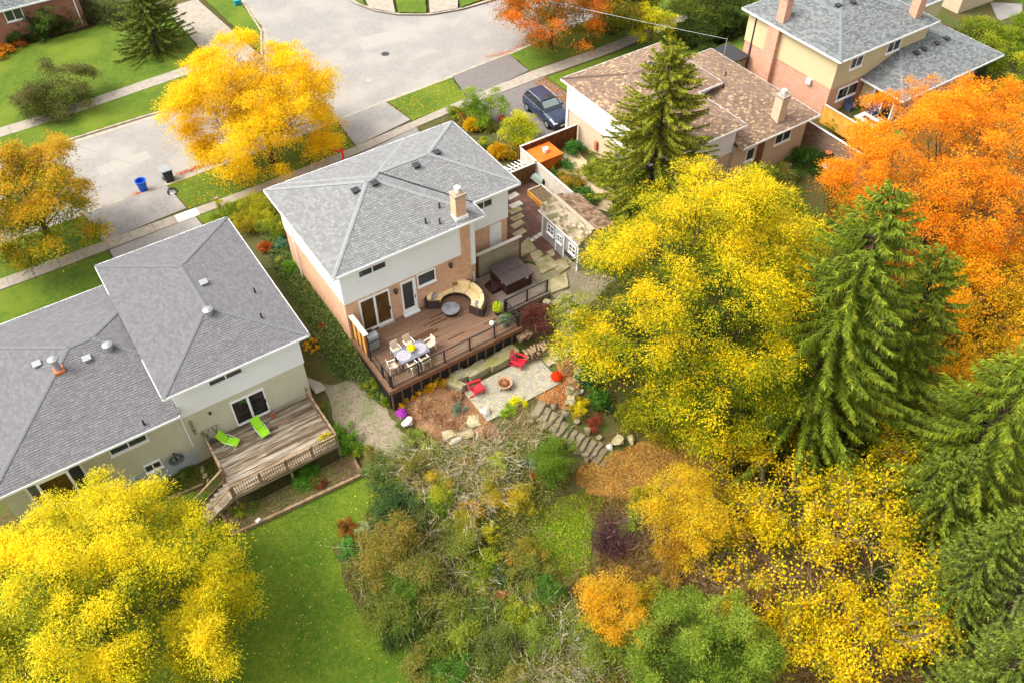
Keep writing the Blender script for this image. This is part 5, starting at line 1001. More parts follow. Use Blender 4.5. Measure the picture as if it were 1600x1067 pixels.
# ------------------------------------------------------------------ parked car
def car(loc, rz):
    t = thing('parked_car', 'dark blue family car with silver roof rails parked in the driveway by the gate fence', 'car', loc, rz)
    T = Matrix.Translation(Vector(loc)) @ rz_m(rz)
    def loft(st, n):   # st: (y, [(x,z)...half section])
        b = MB(); vs = []; k = len(st[0][1])
        for y, sec in st: vs += [T@Vector((x,y,z)) for x,z in sec]+[T@Vector((-x,y,z)) for x,z in sec[::-1]]
        m_ = 2*k; fs = [tuple(range(m_)), tuple(range(len(st)*m_-1, (len(st)-1)*m_-1, -1))]
        for i in range(len(st)-1):
            for j in range(m_): fs.append((i*m_+j, (i+1)*m_+j, (i+1)*m_+(j+1)%m_, i*m_+(j+1)%m_))
        return b.add(vs, fs)
    def sec(w_, zb, zs, zt, tw): return [(w_*.86,zb),(w_,zb+.15),(w_*1.0,zs),(w_*.94,zs+(zt-zs)*.55),(tw,zt)]
    body = loft([(-2.28,sec(.74,.34,.6,.72,.6)),(-2.15,sec(.86,.26,.66,.86,.7)),(-1.7,sec(.92,.22,.72,.98,.74)),(-.95,sec(.93,.22,.76,1.06,.76)),(-.7,sec(.93,.22,.8,1.08,.8)),(1.5,sec(.93,.22,.84,1.1,.82)),(2.05,sec(.9,.24,.82,1.08,.8)),(2.25,sec(.8,.34,.78,1.0,.7))], 8).build('body', 'car_paint', t, smooth=False, bevel=.05)
    cab = loft([(-1.0,[(.78,1.04),(.77,1.06),(.76,1.08)]),(-.22,[(.83,1.06),(.74,1.38),(.66,1.55)]),(.3,[(.84,1.07),(.75,1.45),(.67,1.62)]),(1.3,[(.83,1.08),(.75,1.45),(.66,1.62)]),(1.75,[(.82,1.08),(.74,1.38),(.66,1.56)]),(2.15,[(.76,1.06),(.74,1.1),(.7,1.12)])], 6).build('cabin', 'car_glass', t)
    MB().rbox(T@Vector((0,.78,1.61)),(1.3,1.95,.06),rz).build('roof', 'car_paint', t, bevel=.02); MB().rbox(T@Vector((0,.05,1.642)),(.8,.5,.012),rz).build('sunroof', 'car_glass', t)
    ws = [T@Vector(v) for v in ((-.72,-.93,1.11),(.72,-.93,1.11),(.62,-.25,1.56),(-.62,-.25,1.56))]; MB().add(ws,[(0,1,2,3)]).build('windscreen', 'windscreen', t)
    for s in (-1,1):
        MB().tube([T@Vector((s*.68,-.2,1.6)),T@Vector((s*.7,.1,1.69)),T@Vector((s*.7,1.5,1.69)),T@Vector((s*.68,1.75,1.6))],.025).build('roof_rail', 'chrome', t)
        MB().bar(T@Vector((s*.76,-.93,1.1)),T@Vector((s*.68,-.2,1.57)),.06).bar(T@Vector((s*.79,.55,1.1)),T@Vector((s*.7,.55,1.6)),.05).bar(T@Vector((s*.78,1.85,1.1)),T@Vector((s*.68,1.6,1.6)),.09).build('pillar', 'car_paint', t)
        MB().bar(T@Vector((s*.86,-.8,1.08)),T@Vector((s*.84,2.0,1.1)),.03,.03).build('window_trim', 'chrome', t)
        MB().rbox(T@Vector((s*1.0,-.62,1.1)),(.2,.12,.14),rz).build('mirror', 'car_paint', t, bevel=.03)
        MB().rbox(T@Vector((s*.66,-2.2,.72)),(.34,.16,.12),rz).build('headlight', 'lamp', t, bevel=.03); MB().rbox(T@Vector((s*.74,2.18,.86)),(.22,.12,.16),rz).build('tail_light', 'red', t, bevel=.02)
        for y in (-1.4,1.4):
            c = T@Vector((s*.82,y,.34)); ax = (T.to_3x3()@Vector((1,0,0))); w_ = MB().tube([c-ax*.12,c+ax*.12],.345,20).build('wheel', 'tyre', t); MB().tube([c-ax*.125,c+ax*.127],.21,14).build('rim', 'chrome', w_)
        MB().bar(T@Vector((s*.94,-1.0,.7)),T@Vector((s*.94,1.0,.72)),.01,.03).build('door_seam', 'black', t); MB().rbox(T@Vector((s*.95,.35,.9)),(.03,.2,.04),rz).build('door_handle', 'chrome', t)
    MB().rbox(T@Vector((0,-2.27,.62)),(.9,.06,.2),rz).build('grille', 'black', t); MB().rbox(T@Vector((0,-2.31,.46)),(.5,.02,.13),rz).build('number_plate', 'white', t)
    MB().bar(T@Vector((-.4,-1.75,.995)),T@Vector((-.4,-1.0,1.07)),.02).bar(T@Vector((.4,-1.75,.995)),T@Vector((.4,-1.0,1.07)),.02).build('bonnet_crease', 'car_paint', t)
    return t
car((24.05,13.85,-.46), math.radians(-2))
# ------------------------------------------------------------------ street furniture
p = W(224,296,-.46); t = thing('recycling_bin', 'blue open recycling bin at the kerb', 'bin', (*p[:2],-.6)); MB().lathe((*p[:2],-.6), [(.26,0),(.36,.85),(.4,.86),(.4,.9),(.33,.9),(.28,.3)], 16).build('tub', 'blue', t); MB().lathe((*p[:2],-.35), [(.3,0),(.02,.02)], 14).build('recycling', 'ivy_floor', t)
p = W(264,280,-.46); t = thing('garbage_bin', 'charcoal garbage bin with lid at the kerb', 'bin', (*p[:2],-.6), rz=.2); b = MB(); x, y = p[:2]
MB().add([(x-.27,y-.3,-.59),(x+.27,y-.3,-.59),(x+.27,y+.25,-.59),(x-.27,y+.25,-.59),(x-.34,y-.38,.42),(x+.34,y-.38,.42),(x+.34,y+.34,.42),(x-.34,y+.34,.42)],[(3,2,1,0),(0,1,5,4),(1,2,6,5),(2,3,7,6),(3,0,4,7),(4,5,6,7)]).build('body', 'dark_plastic', t, bevel=.03); MB().rbox((x,y-.02,.46),(.74,.8,.07),tilt=(.06,0)).build('lid', 'metal_grey', t, bevel=.03)
MB().tube([(x-.3,y+.4,.4),(x+.3,y+.4,.4)],.025).build('handle', 'black', t)
for s in (-1,1): MB().tube([(x+s*.3,y+.28,-.46),(x+s*.36,y+.28,-.46)],.13,12).build('wheel', 'tyre', t)
p = G(270,302); o = MB(); mt = bpy.data.objects.new; tor = [(p[0]+.3*math.cos(a),p[1]+.3*math.sin(a)*.9,p[2]+.1+.12*math.sin(a)) for a in np.linspace(0,2*math.pi,21)]
t = thing('bin_lid', 'round black bin lid lying on the grass beside the driveway', 'bin lid', p); MB().tube(tor,.07,6,cap=False).build('rim', 'black', t); MB().lathe((p[0],p[1],p[2]+.05), [(.26,0),(.2,.04),(.02,.05)], 16).build('disc', 'metal_grey', t)
p = G(344,330); t = thing('wooden_post', 'weathered brown wooden post beside the sidewalk', 'post', p); MB().box(p[0]-.12,p[1]-.12,p[2]-.1,p[0]+.12,p[1]+.12,p[2]+1.1).build('shaft', 'timber', t); MB().box(p[0]-.14,p[1]-.14,p[2]+1.1,p[0]+.14,p[1]+.14,p[2]+1.15).build('cap', 'old_wood2', t)
p = onY(537,251,15.5); z0 = gz(p[0],15.5); t = thing('marker_post', 'red metal post with angled arms on the front lawn beside the sidewalk', 'post', (p[0],15.5,z0)); MB().tube([(p[0],15.5,z0),(p[0],15.5,p[2]+.75)],.07).build('shaft', 'red_metal', t); MB().tube([(p[0],15.5,p[2]+.75),(p[0]-.62,15.6,p[2]+1.05)],.06).build('arm', 'red_metal', t); MB().tube([(p[0],15.5,p[2]+.75),(p[0]+.12,15.5,p[2]+.95)],.06).build('arm', 'red_metal', t)
p = W(372,8,-.5); t = thing('recycling_box', 'small teal box at the far driveway edge', 'box', p); 
M['teal'] = mat('teal_plastic', L(30,140,150), .5); MB().rbox((p[0],p[1],-.25),(.6,.45,.4)).build('tub', 'teal', t); MB().rbox((p[0],p[1],-.04),(.64,.5,.05)).build('lid', 'teal', t)
# magenta pot, orange and lime flowers
p = G(628,652); t = thing('flower_pot', 'magenta chrysanthemum in a pale pot beside the white boulder', 'flower pot', p); MB().lathe(p, [(.16,0),(.24,.28),(.22,.28)], 14).build('pot', 'fence_pale', t); bloom((p[0],p[1],p[2]+.36), .32, [L(180,40,180),L(214,90,214)], 700, .07, .75, 'flowers', t)
p = G(869,594); t = thing('flower_pot', 'round orange chrysanthemum at the patio corner', 'flower pot', p); MB().lathe(p, [(.18,0),(.26,.26),(.24,.26)], 14).build('pot', 'terracotta', t); bloom((p[0],p[1],p[2]+.32), .36, [L(240,84,10),L(228,60,6)], 900, .07, .8, 'flowers', t)
p = G(1232,281); t = thing('garden_bench', 'grey garden bench half hidden by the yellow tree behind the bungalow', 'bench', p); MB().rbox((p[0],p[1],p[2]+.45),(1.3,.5,.06),.5).build('seat', 'metal_grey', t); MB().rbox((p[0]-.1,p[1]+.25,p[2]+.75),(1.3,.06,.45),.5).build('backrest', 'metal_grey', t)
for s in (-.5,.5): MB().rbox((p[0]+s*math.cos(.5),p[1]+s*math.sin(.5),p[2]+.22),(.06,.45,.44),.5).build('leg', 'metal_dark', t)
p = G(1289,276); t = thing('bird_bath', 'pinkish stone bird bath in the rear garden of the bungalow', 'bird bath', p); MB().lathe(p, [(.2,0),(.12,.1),(.1,.75)], 12).build('pedestal', 'pale_stone', t); MB().lathe((p[0],p[1],p[2]+.75), [(.1,0),(.42,.1),(.44,.14),(.36,.12),(.02,.06)], 18).build('bowl', 'pale_stone', t)
p = onX(1297,238,38.35); t = thing('hanging_basket', 'terracotta wall basket hanging on the grey plank fence', 'wall basket', p); MB().lathe((38.2,p[1],p[2]-.2), [(.05,0),(.22,.12),(.26,.26),(.24,.26)], 12).build('bowl', 'terracotta', t); MB().tube([(38.2,p[1],p[2]+.06),(38.38,p[1],p[2]+.3)],.012).build('bracket', 'metal_dark', t)
# overhead wires
m_ = W(1131,87,3.0)
for label, a, b in (('thin overhead service wire running to the bungalow roof mast', (m_[0],m_[1],4.35), (2.0,60.0,8.5)), ('thin overhead wire crossing the front lawns over the street', (-40,26,6.5), (14,60,8.5))):
    A, B = Vector(a), Vector(b); tag(MB().tube([A.lerp(B,u)-Vector((0,0,4*.8*u*(1-u))) for u in np.linspace(0,1,24)],.013,4).build('overhead_wire', 'metal_grey'), label, 'wire', 'overhead wires')
# ------------------------------------------------------------------ vegetation
def pxm(px, py, z): p = W(px, py, z); return float((p-CAM)@_f)/FOC     # metres per photo pixel at that place
def crown_leaves(c, R, cols, nspray, nleaf, sr, ls, lobes=26, flat=.42, inner=.16, up=.5, grad=.25, wd=.45, lobr=(.28,.42), spread=.16, sub=7, fl=.5):
    # crown > lobes > tufts > leaves: tufts are domed, yellowest on top, with gaps between them
    c = np.array(c); R = np.array(R, float); d = unitv(rng.normal(size=(lobes*3, 3))); d = d[d[:, 2] > -.8][:lobes]; nl = len(d); Rm = R.mean()
    lr = Rm*rng.uniform(*lobr, nl); lc = d*R*(1.02-lr/Rm*rng.uniform(.2, 1.9, nl))[:, None]; lt = np.clip(rng.normal(.5, .22, nl), 0, 1)
    li = rng.choice(nl, nspray, p=(lr**2)/(lr**2).sum())
    sd = unitv(rng.normal(size=(nspray, 3))+d[li]*.9+[0, 0, .35])
    if sub:   # tufts gather at a few places on each lobe
        sc_ = unitv(rng.normal(size=(nl, sub, 3))*.8+d[:, None]*.8+[0, 0, .3] if False else (rng.normal(size=(nl*sub, 3))+np.repeat(d, sub, 0)*.9+[0, 0, .3])).reshape(nl, sub, 3)
        sd = unitv(sc_[li, rng.integers(0, sub, nspray)]+rng.normal(0, .22, (nspray, 3)))
    rr_ = lr[li][:, None]*rng.uniform(.15, 1.15, (nspray, 1))**.6; sp = lc[li]+sd*rr_*np.array([1.25, 1.25, fl]); sp[:, 2] -= .22*np.linalg.norm(sd[:, :2], axis=1)*rr_[:, 0]
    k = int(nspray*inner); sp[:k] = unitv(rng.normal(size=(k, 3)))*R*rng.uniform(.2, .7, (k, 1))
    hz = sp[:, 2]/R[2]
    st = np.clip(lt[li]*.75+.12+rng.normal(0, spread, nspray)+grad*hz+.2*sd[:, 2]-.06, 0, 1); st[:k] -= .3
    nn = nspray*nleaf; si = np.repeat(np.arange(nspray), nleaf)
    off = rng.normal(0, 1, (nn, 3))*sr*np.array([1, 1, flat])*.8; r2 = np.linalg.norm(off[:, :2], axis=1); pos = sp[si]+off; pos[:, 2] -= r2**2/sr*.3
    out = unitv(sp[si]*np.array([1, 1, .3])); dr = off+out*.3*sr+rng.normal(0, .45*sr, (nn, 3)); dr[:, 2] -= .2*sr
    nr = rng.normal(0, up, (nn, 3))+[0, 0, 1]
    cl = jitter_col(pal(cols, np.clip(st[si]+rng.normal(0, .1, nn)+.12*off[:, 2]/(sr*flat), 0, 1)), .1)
    return leaf_arrays(c+pos, dr, nr, ls*rng.uniform(.6, 1.35, nn), ls*wd*rng.uniform(.7, 1.2, nn)), cl, c+lc
def tree(name, label, c, R, cols, nspray, nleaf=22, sr=.4, ls=.2, group=None, cat='tree', trunk_r=.22, limbs=True, base=None, bark='bark', **k):
    bx, by = (c[0], c[1]) if base is None else base; zb = gz(bx, by)
    t = thing(name, label, cat, (bx, by, zb), group=group)
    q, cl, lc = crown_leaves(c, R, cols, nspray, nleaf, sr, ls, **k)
    zt = c[2]-R[2]*.25; b = MB(); r_ = random.Random(int(abs(c[0]*31+c[1]*17)))
    pts = [(bx+(c[0]-bx)*u+r_.uniform(-.1,.1)*(u > 0), by+(c[1]-by)*u+r_.uniform(-.1,.1)*(u > 0), zb-.2+(zt-zb+.2)*u) for u in (0,.3,.6,1)]
    b.tube(pts, [trunk_r*1.3, trunk_r, trunk_r*.85, trunk_r*.65], 8)
    if limbs:
        for p in lc[::(1 if len(lc) < 40 else 3)]:
            s = Vector(pts[2]).lerp(Vector(pts[3]), r_.random()); e = s.lerp(Vector(p), .8); m = s.lerp(e, .5)+Vector((0,0,-.08*(e-s).length))
            b.tube([s, m, e], [trunk_r*.3, trunk_r*.17, trunk_r*.06], 5, cap=False)
            for _ in range(2): e2 = e+Vector((r_.gauss(0,1),r_.gauss(0,1),r_.gauss(.3,.7))).normalized()*float(np.mean(R))*.3; b.tube([m.lerp(e,.6), e2], [trunk_r*.09, trunk_r*.03], 4, cap=False)
    b.build('trunk', bark, t, smooth=True)
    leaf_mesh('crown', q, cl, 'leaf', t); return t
def conifer(name, label, base_px, tip_py, R, cols, group=None, whorl=.42, nb=9, twigs=70, droop=.32, tl=.34, z0f=.06, h=None, lift=.22, tw=.068, power=.85, zb=None, cat='tree', blunt=0):
    p = G(*base_px) if zb is None else W(*base_px, zb)
    if h is None:
        lo, hi = .5, 40
        for _ in range(40):
            m = (lo+hi)/2; q = np.array([p[0], p[1], p[2]+m])-CAM; py = 533.5-FOC*(q@_u)/(q@_f)
            if py > tip_py: lo = m
            else: hi = m
        h = lo
    t = thing(name, label, cat, p, group=group); MB().tube([(p[0],p[1],p[2]-.3),(p[0],p[1],p[2]+h*.5),(p[0],p[1],p[2]+h*.99)], [.05*h**.75*.55,.03*h**.75*.5,.02], 8).build('trunk', 'bark', t, smooth=True)
    Q = []; C = []; tb = MB(); z = h*z0f
    while z < h*.985:
        u = z/h; Lr = R*((1-u)**power)*(1-blunt*u)+.12; n = max(4, int(nb*(.55+.45*(1-u))))
        for i in range(n):
            a = rng.uniform(0, 2*math.pi); Ln = Lr*rng.uniform(.6, 1.15); zz = z+rng.uniform(-.5, .5)*whorl
            dh = np.array([math.cos(a), math.sin(a), 0]); sd = np.array([-dh[1], dh[0], 0]); k = max(8, int(twigs*1.28*Ln/2.5)); tt = rng.uniform(.12, 1, k)**.8
            dz = -droop*Ln*tt+lift*Ln*tt**2.4+.18*Ln*tt*(u**2)*2
            bp = p+dh*(Ln*tt)[:, None]+np.array([0,0,1])*(zz+dz)[:, None]
            sg = rng.choice([-1, 1], k); fan = np.clip(1.05-.75*tt, .2, 1)
            d = dh*(.35+.7*tt)[:, None]+sd*(sg*rng.uniform(.1, 1.05, k))[:, None]+np.array([0,0,1])*rng.uniform(-1.5, .15, k)[:, None]+rng.normal(0, .22, (k, 3))
            ln = .72*tl*(.55+.75*fan)*rng.uniform(.5, 1.5, k)*(.6+.4*min(1, Ln/1.5)); d = unitv(d)
            Q.append(leaf_arrays(bp+d*(ln*.45)[:, None], d, rng.normal(0, .7, (k, 3))+[0,0,1], ln, tw*rng.uniform(.8, 1.4, k)))
            C.append(pal(cols, np.clip(.28+.42*tt*rng.random(k)+rng.normal(.08, .16, k)+rng.uniform(-.12,.12), 0, 1)))
            if Ln > 1.2: tb.tube([p+dh*Ln*s+np.array([0,0,zz-droop*Ln*s+lift*Ln*s**2.4]) for s in (0,.35,.7,.95)], [.035,.025,.015,.008], 3, cap=False)
        z += whorl*(.55+.45*(1-u))*rng.uniform(.85, 1.15)
    if tb.v: tb.build('branches', 'bark', t)
    leaf_mesh('crown', np.concatenate(Q), jitter_col(np.concatenate(C), .12), 'needle', t); return t
def shrub(label, px, py, r, rz, cols, n=700, ls=.13, name='shrub', group='shrubs and perennials in the gardens', z=None, wd=.5, sp=None, cat='shrub', lobes=15):
    p = G(px, py) if z is None else W(px, py, z); t = thing(name, label, cat, p, group=group); lo_ = ls*(.8 if r < 1.6 else .9); n = int(2.0*math.pi*r*(r+rz)*.5*1.7/(.5*wd*lo_*lo_)); ns = max(14, n//26); ls = lo_
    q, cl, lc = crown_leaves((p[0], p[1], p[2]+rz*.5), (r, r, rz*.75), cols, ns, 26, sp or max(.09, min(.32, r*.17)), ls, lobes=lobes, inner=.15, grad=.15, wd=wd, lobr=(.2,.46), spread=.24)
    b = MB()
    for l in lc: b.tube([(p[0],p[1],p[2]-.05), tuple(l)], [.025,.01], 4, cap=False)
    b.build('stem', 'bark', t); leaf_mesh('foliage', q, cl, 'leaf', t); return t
def strands(c, r, h, n, cols, w_=.025, segs=5, arch=.6, spreadv=.8, base_r=.2, branch=1, tang=0):
    # arching blades or twigs from a base, as chains of thin faces
    a = rng.uniform(0, 2*math.pi, n); rr = r*np.sqrt(rng.random(n))*spreadv; b0 = np.c_[np.cos(a), np.sin(a)]*rr[:, None]*base_r; hh = h*rng.uniform(.55, 1.1, n)
    P = []; wob = rng.normal(0, min(.035*r, .05) if tang else .07*r, (n, segs+1, 3)); wob = np.cumsum(wob, 1)*.5; lean = np.c_[rng.normal(0, .35*r*tang, (n, 2)), np.zeros(n)]
    for k in range(segs+1):
        u = k/segs; out = rr*(base_r+(1-base_r)*u**1.4); z = hh*(u-arch*u**2.2*(rr/r)); P.append(np.c_[np.cos(a)*out, np.sin(a)*out, z]+wob[:, k]+lean*u)
    P = np.stack(P, 1)+np.array(c); A = P[:, :-1].reshape(-1, 3); B = P[:, 1:].reshape(-1, 3); d = B-A; col = np.repeat(pal(cols, rng.random(n)), segs, 0)
    Q = [leaf_arrays((A+B)/2, d, rng.normal(size=d.shape), np.linalg.norm(d, axis=1)*1.25, w_)]; C = [col]
    for _ in range(branch):
        m = (A+B)/2; d2 = d*.8+rng.normal(0, .5, d.shape)*np.linalg.norm(d, axis=1, keepdims=True); Q.append(leaf_arrays(m+d2*.5, d2, rng.normal(size=d.shape), np.linalg.norm(d2, axis=1), w_*.7)); C.append(col)
    return np.concatenate(Q), jitter_col(np.concatenate(C), .12)
def clump(label, px, py, r, h, n, cols, w_=.03, name='ornamental_grass', arch=.7, cat='grass clump', group='grass clumps and spiky plants', z=None, branch=0, base_r=.12, **k):
    p = G(px, py) if z is None else W(px, py, z); t = thing(name, label, cat, p, group=group); q, c = strands(p, r, h, n*3, cols, w_, arch=arch, branch=branch, base_r=base_r, **k)
    leaf_mesh('foliage', q, c, 'leaf' if branch == 0 else 'twig', t); return t
def twiggy(label, px, py, r, h, n, cols, w_=.028, leaves=None, nl=0, ls=.1, group='leafless and half bare shrubs on the slope', name='twiggy_shrub'):
    p = G(px, py); t = thing(name, label, 'shrub', p, group=group); q, c = strands(p, r*1.15, h, int(n*.45), cols, w_*.6, arch=.4, branch=2, base_r=.75, tang=1.3, segs=6); leaf_mesh('twigs', q, c, 'twig', t)
    if leaves: 
        d = unitv(rng.normal(size=(nl, 3)))*np.array([r, r, h*.55])*rng.uniform(.3, 1, (nl, 1)); d[:, 2] = np.abs(d[:, 2]); leaf_mesh('foliage', leaf_arrays(p+d, rng.normal(size=(nl,3)), rng.normal(0,.6,(nl,3))+[0,0,1], ls*rng.uniform(.6,1.4,nl), ls*.6), jitter_col(pal(leaves, rng.random(nl)),.12), 'leaf', t)
    return t
YG = [L(70,94,14), L(100,120,12), L(138,146,10), L(190,178,6), L(230,200,4), L(246,208,6)]      # green to bright yellow
YO = [L(206,166,8), L(230,188,4), L(242,202,5), L(250,212,10), L(238,186,8)]           # golden yellow
OR = [L(176,124,30), L(224,140,18), L(242,154,12), L(248,164,14), L(236,132,16), L(250,186,26)]
LG = [L(86,112,26), L(112,136,30), L(144,160,34), L(184,176,30)]
DG = [L(44,66,20), L(60,84,26), L(84,108,34), L(110,130,46)]
SP = [L(54,68,14), L(76,94,16), L(102,120,20), L(134,144,28), L(160,164,40)]
SP2 = [L(58,72,18), L(80,96,24), L(108,122,30), L(138,146,44)]
BL = [L(70,84,36), L(94,108,46), L(124,132,68), L(106,116,40)]
RUST = [L(150,76,30), L(186,96,36), L(206,124,52), L(140,84,40)]
MIXO = [L(92,108,24), L(128,134,24), L(172,156,20), L(206,168,22), L(210,148,26), L(186,164,28)]
TAN = [L(176,160,130), L(196,182,152), L(150,134,104), L(208,196,170), L(132,118,90)]
OLV = [L(98,112,44), L(124,132,52), L(150,150,66), L(166,138,60), L(108,124,40)]
# -- large trees
def ctr(px, py, z): return W(px, py, z)
tree('street_tree', 'large golden yellow street tree on the grass strip beside the road', ctr(402,160,4.5), (5.7,5.5,4.6), YO, 2500, 56, .38, .14, lobes=95, inner=.3, trunk_r=.2, grad=.05, lobr=(.13,.26), fl=.45)
tree('maple_tree', 'orange and green maple beside the road above the lower grass strip', ctr(45,312,4.0), (4.1,4.0,3.7), MIXO, 1900, 40, .34, .15, lobes=60, grad=.2, lobr=(.14,.28), inner=.2)
tree('maple_tree', 'orange topped maple overhanging the road at the top edge', ctr(862,8,3.4), (4.9,4.6,3.4), [L(96,100,24),L(150,116,24),L(206,124,28),L(214,108,26),L(228,142,34)], 1300, 34, .4, .17, grad=.2, lobes=45, lobr=(.15,.3), inner=.25)
tree('broadleaf_tree', 'dark green and gold tree behind the orange topped maple', ctr(960,-2,2.8), (3.9,3.6,3.2), [L(60,76,20),L(92,104,22),L(128,120,22),L(170,134,24)], 1100, 34, .4, .17, lobes=40, lobr=(.15,.3), inner=.25)
tree('small_tree', 'small yellow green upright tree beside the bungalow front corner', ctr(1021,36,1.9), (1.7,1.7,2.3), [L(150,156,16),L(196,190,16),L(220,204,20)], 380, 26, .24, .13, trunk_r=.09, lobes=14)
tree('broadleaf_tree', 'dark green tree between the road and the tan house at the top edge', ctr(1125,-22,2.8), (4.2,3.6,2.6), [L(52,70,18),L(80,98,22),L(120,122,24)], 700, 30, .42, .18)
tree('locust_tree', 'huge yellow green honey locust towering over the slope beside the stone steps', ctr(1100,465,4.4), (7.5,6.8,7.7), YG, 3700, 56, .38, .13, lobes=130, inner=.12, trunk_r=.3, grad=.22, lobr=(.09,.24), spread=.2, fl=.36)
tree('maple_tree', 'huge bright orange maple in front of the tan house wing', ctr(1490,275,4.3), (7.9,6.8,5.8), OR, 3400, 52, .36, .135, lobes=130, inner=.14, trunk_r=.3, grad=.0, lobr=(.1,.22), fl=.45, spread=.22)
tree('maple_tree', 'yellow orange maple between the two big spruces under the orange crown', ctr(1560,480,1.4), (4.8,4.2,4.6), [L(150,124,20),L(206,164,14),L(240,186,14),L(238,150,20)], 1200, 36, .36, .15)
tree('locust_tree', 'broad lemon yellow honey locust over the lawn in the bottom corner', ctr(122,950,1.4), (7.0,5.2,4.2), [L(104,118,20),L(156,158,18),L(202,190,14),L(232,208,12),L(248,220,22)], 3500, 54, .36, .12, lobes=105, inner=.14, trunk_r=.26, lobr=(.1,.22), wd=.42, fl=.42)
tree('locust_tree', 'smaller lemon yellow locust limb crown reaching over the bare lawn', ctr(322,985,.6), (1.7,1.9,2.2), [L(130,136,24),L(176,168,20),L(214,196,18),L(236,210,24)], 420, 46, .3, .12, lobes=14, base=(ctr(322,985,.6)[0]-1.0, ctr(322,985,.6)[1]-.8), trunk_r=.12, wd=.36)
tree('birch_tree', 'slender golden birch at the edge of the leaf covered clearing', ctr(1072,800,-1.4), (1.9,1.9,3.0), [L(190,156,24),L(220,182,18),L(236,198,26),L(160,146,34)], 620, 34, .26, .1, trunk_r=.09, lobes=24)
tree('small_tree', 'small bright orange gold tree near the bottom beside the dark evergreen', ctr(955,945,-3.0), (1.6,1.6,1.9), [L(190,140,30),L(216,160,24),L(232,180,30),L(180,160,44)], 420, 30, .2, .095, trunk_r=.07, lobes=20)
# -- sparse yellow trees: open branching with leaf tufts at the ends
def sparse_tree(label, px, py, z, h, spread_, cols, seed, ntuft=34, group='half bare yellow trees on the slope'):
    r_ = random.Random(seed); p = G(px, py); t = thing('sparse_tree', label, 'tree', p, group=group); b = MB(); tips = []
    def grow(a, d, ln, r, lv):
        e = a+d*ln; m = a.lerp(e, .5)+Vector((r_.gauss(0,.05),r_.gauss(0,.05),0))*ln; b.tube([a,m,e],[r,r*.8,r*.55],5,cap=False)
        if lv == 0: tips.append(e); tips.append(m); return
        for _ in range(3 if lv > 1 else 4):
            nd = (d+Vector((r_.gauss(0,.55)*spread_,r_.gauss(0,.55)*spread_,r_.gauss(.08,.28)))).normalized(); grow(a.lerp(e, r_.uniform(.55,1)), nd, ln*r_.uniform(.6,.85), r*.55, lv-1)
    for s in range(3): grow(Vector(p)+Vector((r_.uniform(-.5,.5),r_.uniform(-.5,.5),-.1)), Vector((r_.gauss(0,.35),r_.gauss(0,.35),1)).normalized(), h*.34, .07, 3)
    b.build('trunk', 'pale_bark', t, smooth=True)
    T = np.array([tuple(v) for v in tips]); k = min(int(len(T)*.75), ntuft*5); T = T[rng.choice(len(T), k, replace=False)]; nl = 15; pos = np.repeat(T, nl, 0)+rng.normal(0, .22, (k*nl, 3)); cc = np.repeat(pal(cols, rng.random(k)), nl, 0)
    leaf_mesh('crown', leaf_arrays(pos, rng.normal(size=pos.shape)+[0,0,-.6], rng.normal(0,.6,pos.shape)+[0,0,1], .16*rng.uniform(.6,1.3,len(pos)), .11), jitter_col(cc,.14), 'leaf', t)
M['pale_bark'] = mat('pale_bark', L(136,120,96), .9, c2=L(104,90,70), scale=6)
SY = [L(140,144,24), L(196,184,14), L(234,206,10), L(222,178,14), L(246,216,20)]
for i, (px, py, h, l) in enumerate(((1275,880,9.0,'half bare yellow tree with pale branches in the middle of the lower slope'),(1200,800,6.5,'thin yellow leaved tree below the birch clearing edge'),(1350,975,8.0,'half bare yellow tree near the dark cedars at the bottom'),(1215,955,6.0,'low yellow leaved tree uphill of the bottom evergreen'),(1310,735,7.0,'yellow leaved tree below the hanging spruce branches'),(1290,1060,4.5,'golden half bare tree at the bottom frame edge by the evergreen'),(1150,830,3.8,'low golden half bare tree just below the birch'),(1390,1020,4.5,'gold leaved half bare tree uphill of the bluish conifer'),(1240,700,4.2,'thin gold leaved tree at the foot of the honey locust'),(1160,990,3.4,'small golden half bare tree beside the bottom evergreen'),(1335,810,7.5,'yellow half bare tree beside the dark shaded cedar'),(1250,880,4.6,'pale branched half bare tree in the centre of the lower slope'),(1180,860,4.0,'yellow half bare tree downhill of the birch'),(1345,900,7.0,'gold half bare tree against the olive cedars'),(1230,1010,4.0,'low gold half bare tree near the bottom edge'),(1370,760,5.0,'yellow half bare tree under the young bright spruce'),(1140,745,4.0,'yellow half bare tree at the clearing corner'),(1320,980,4.4,'yellow half bare tree in front of the bluish conifer'))): sparse_tree(l, px, py, 0, h, 1.0, SY, 11+i, 70)
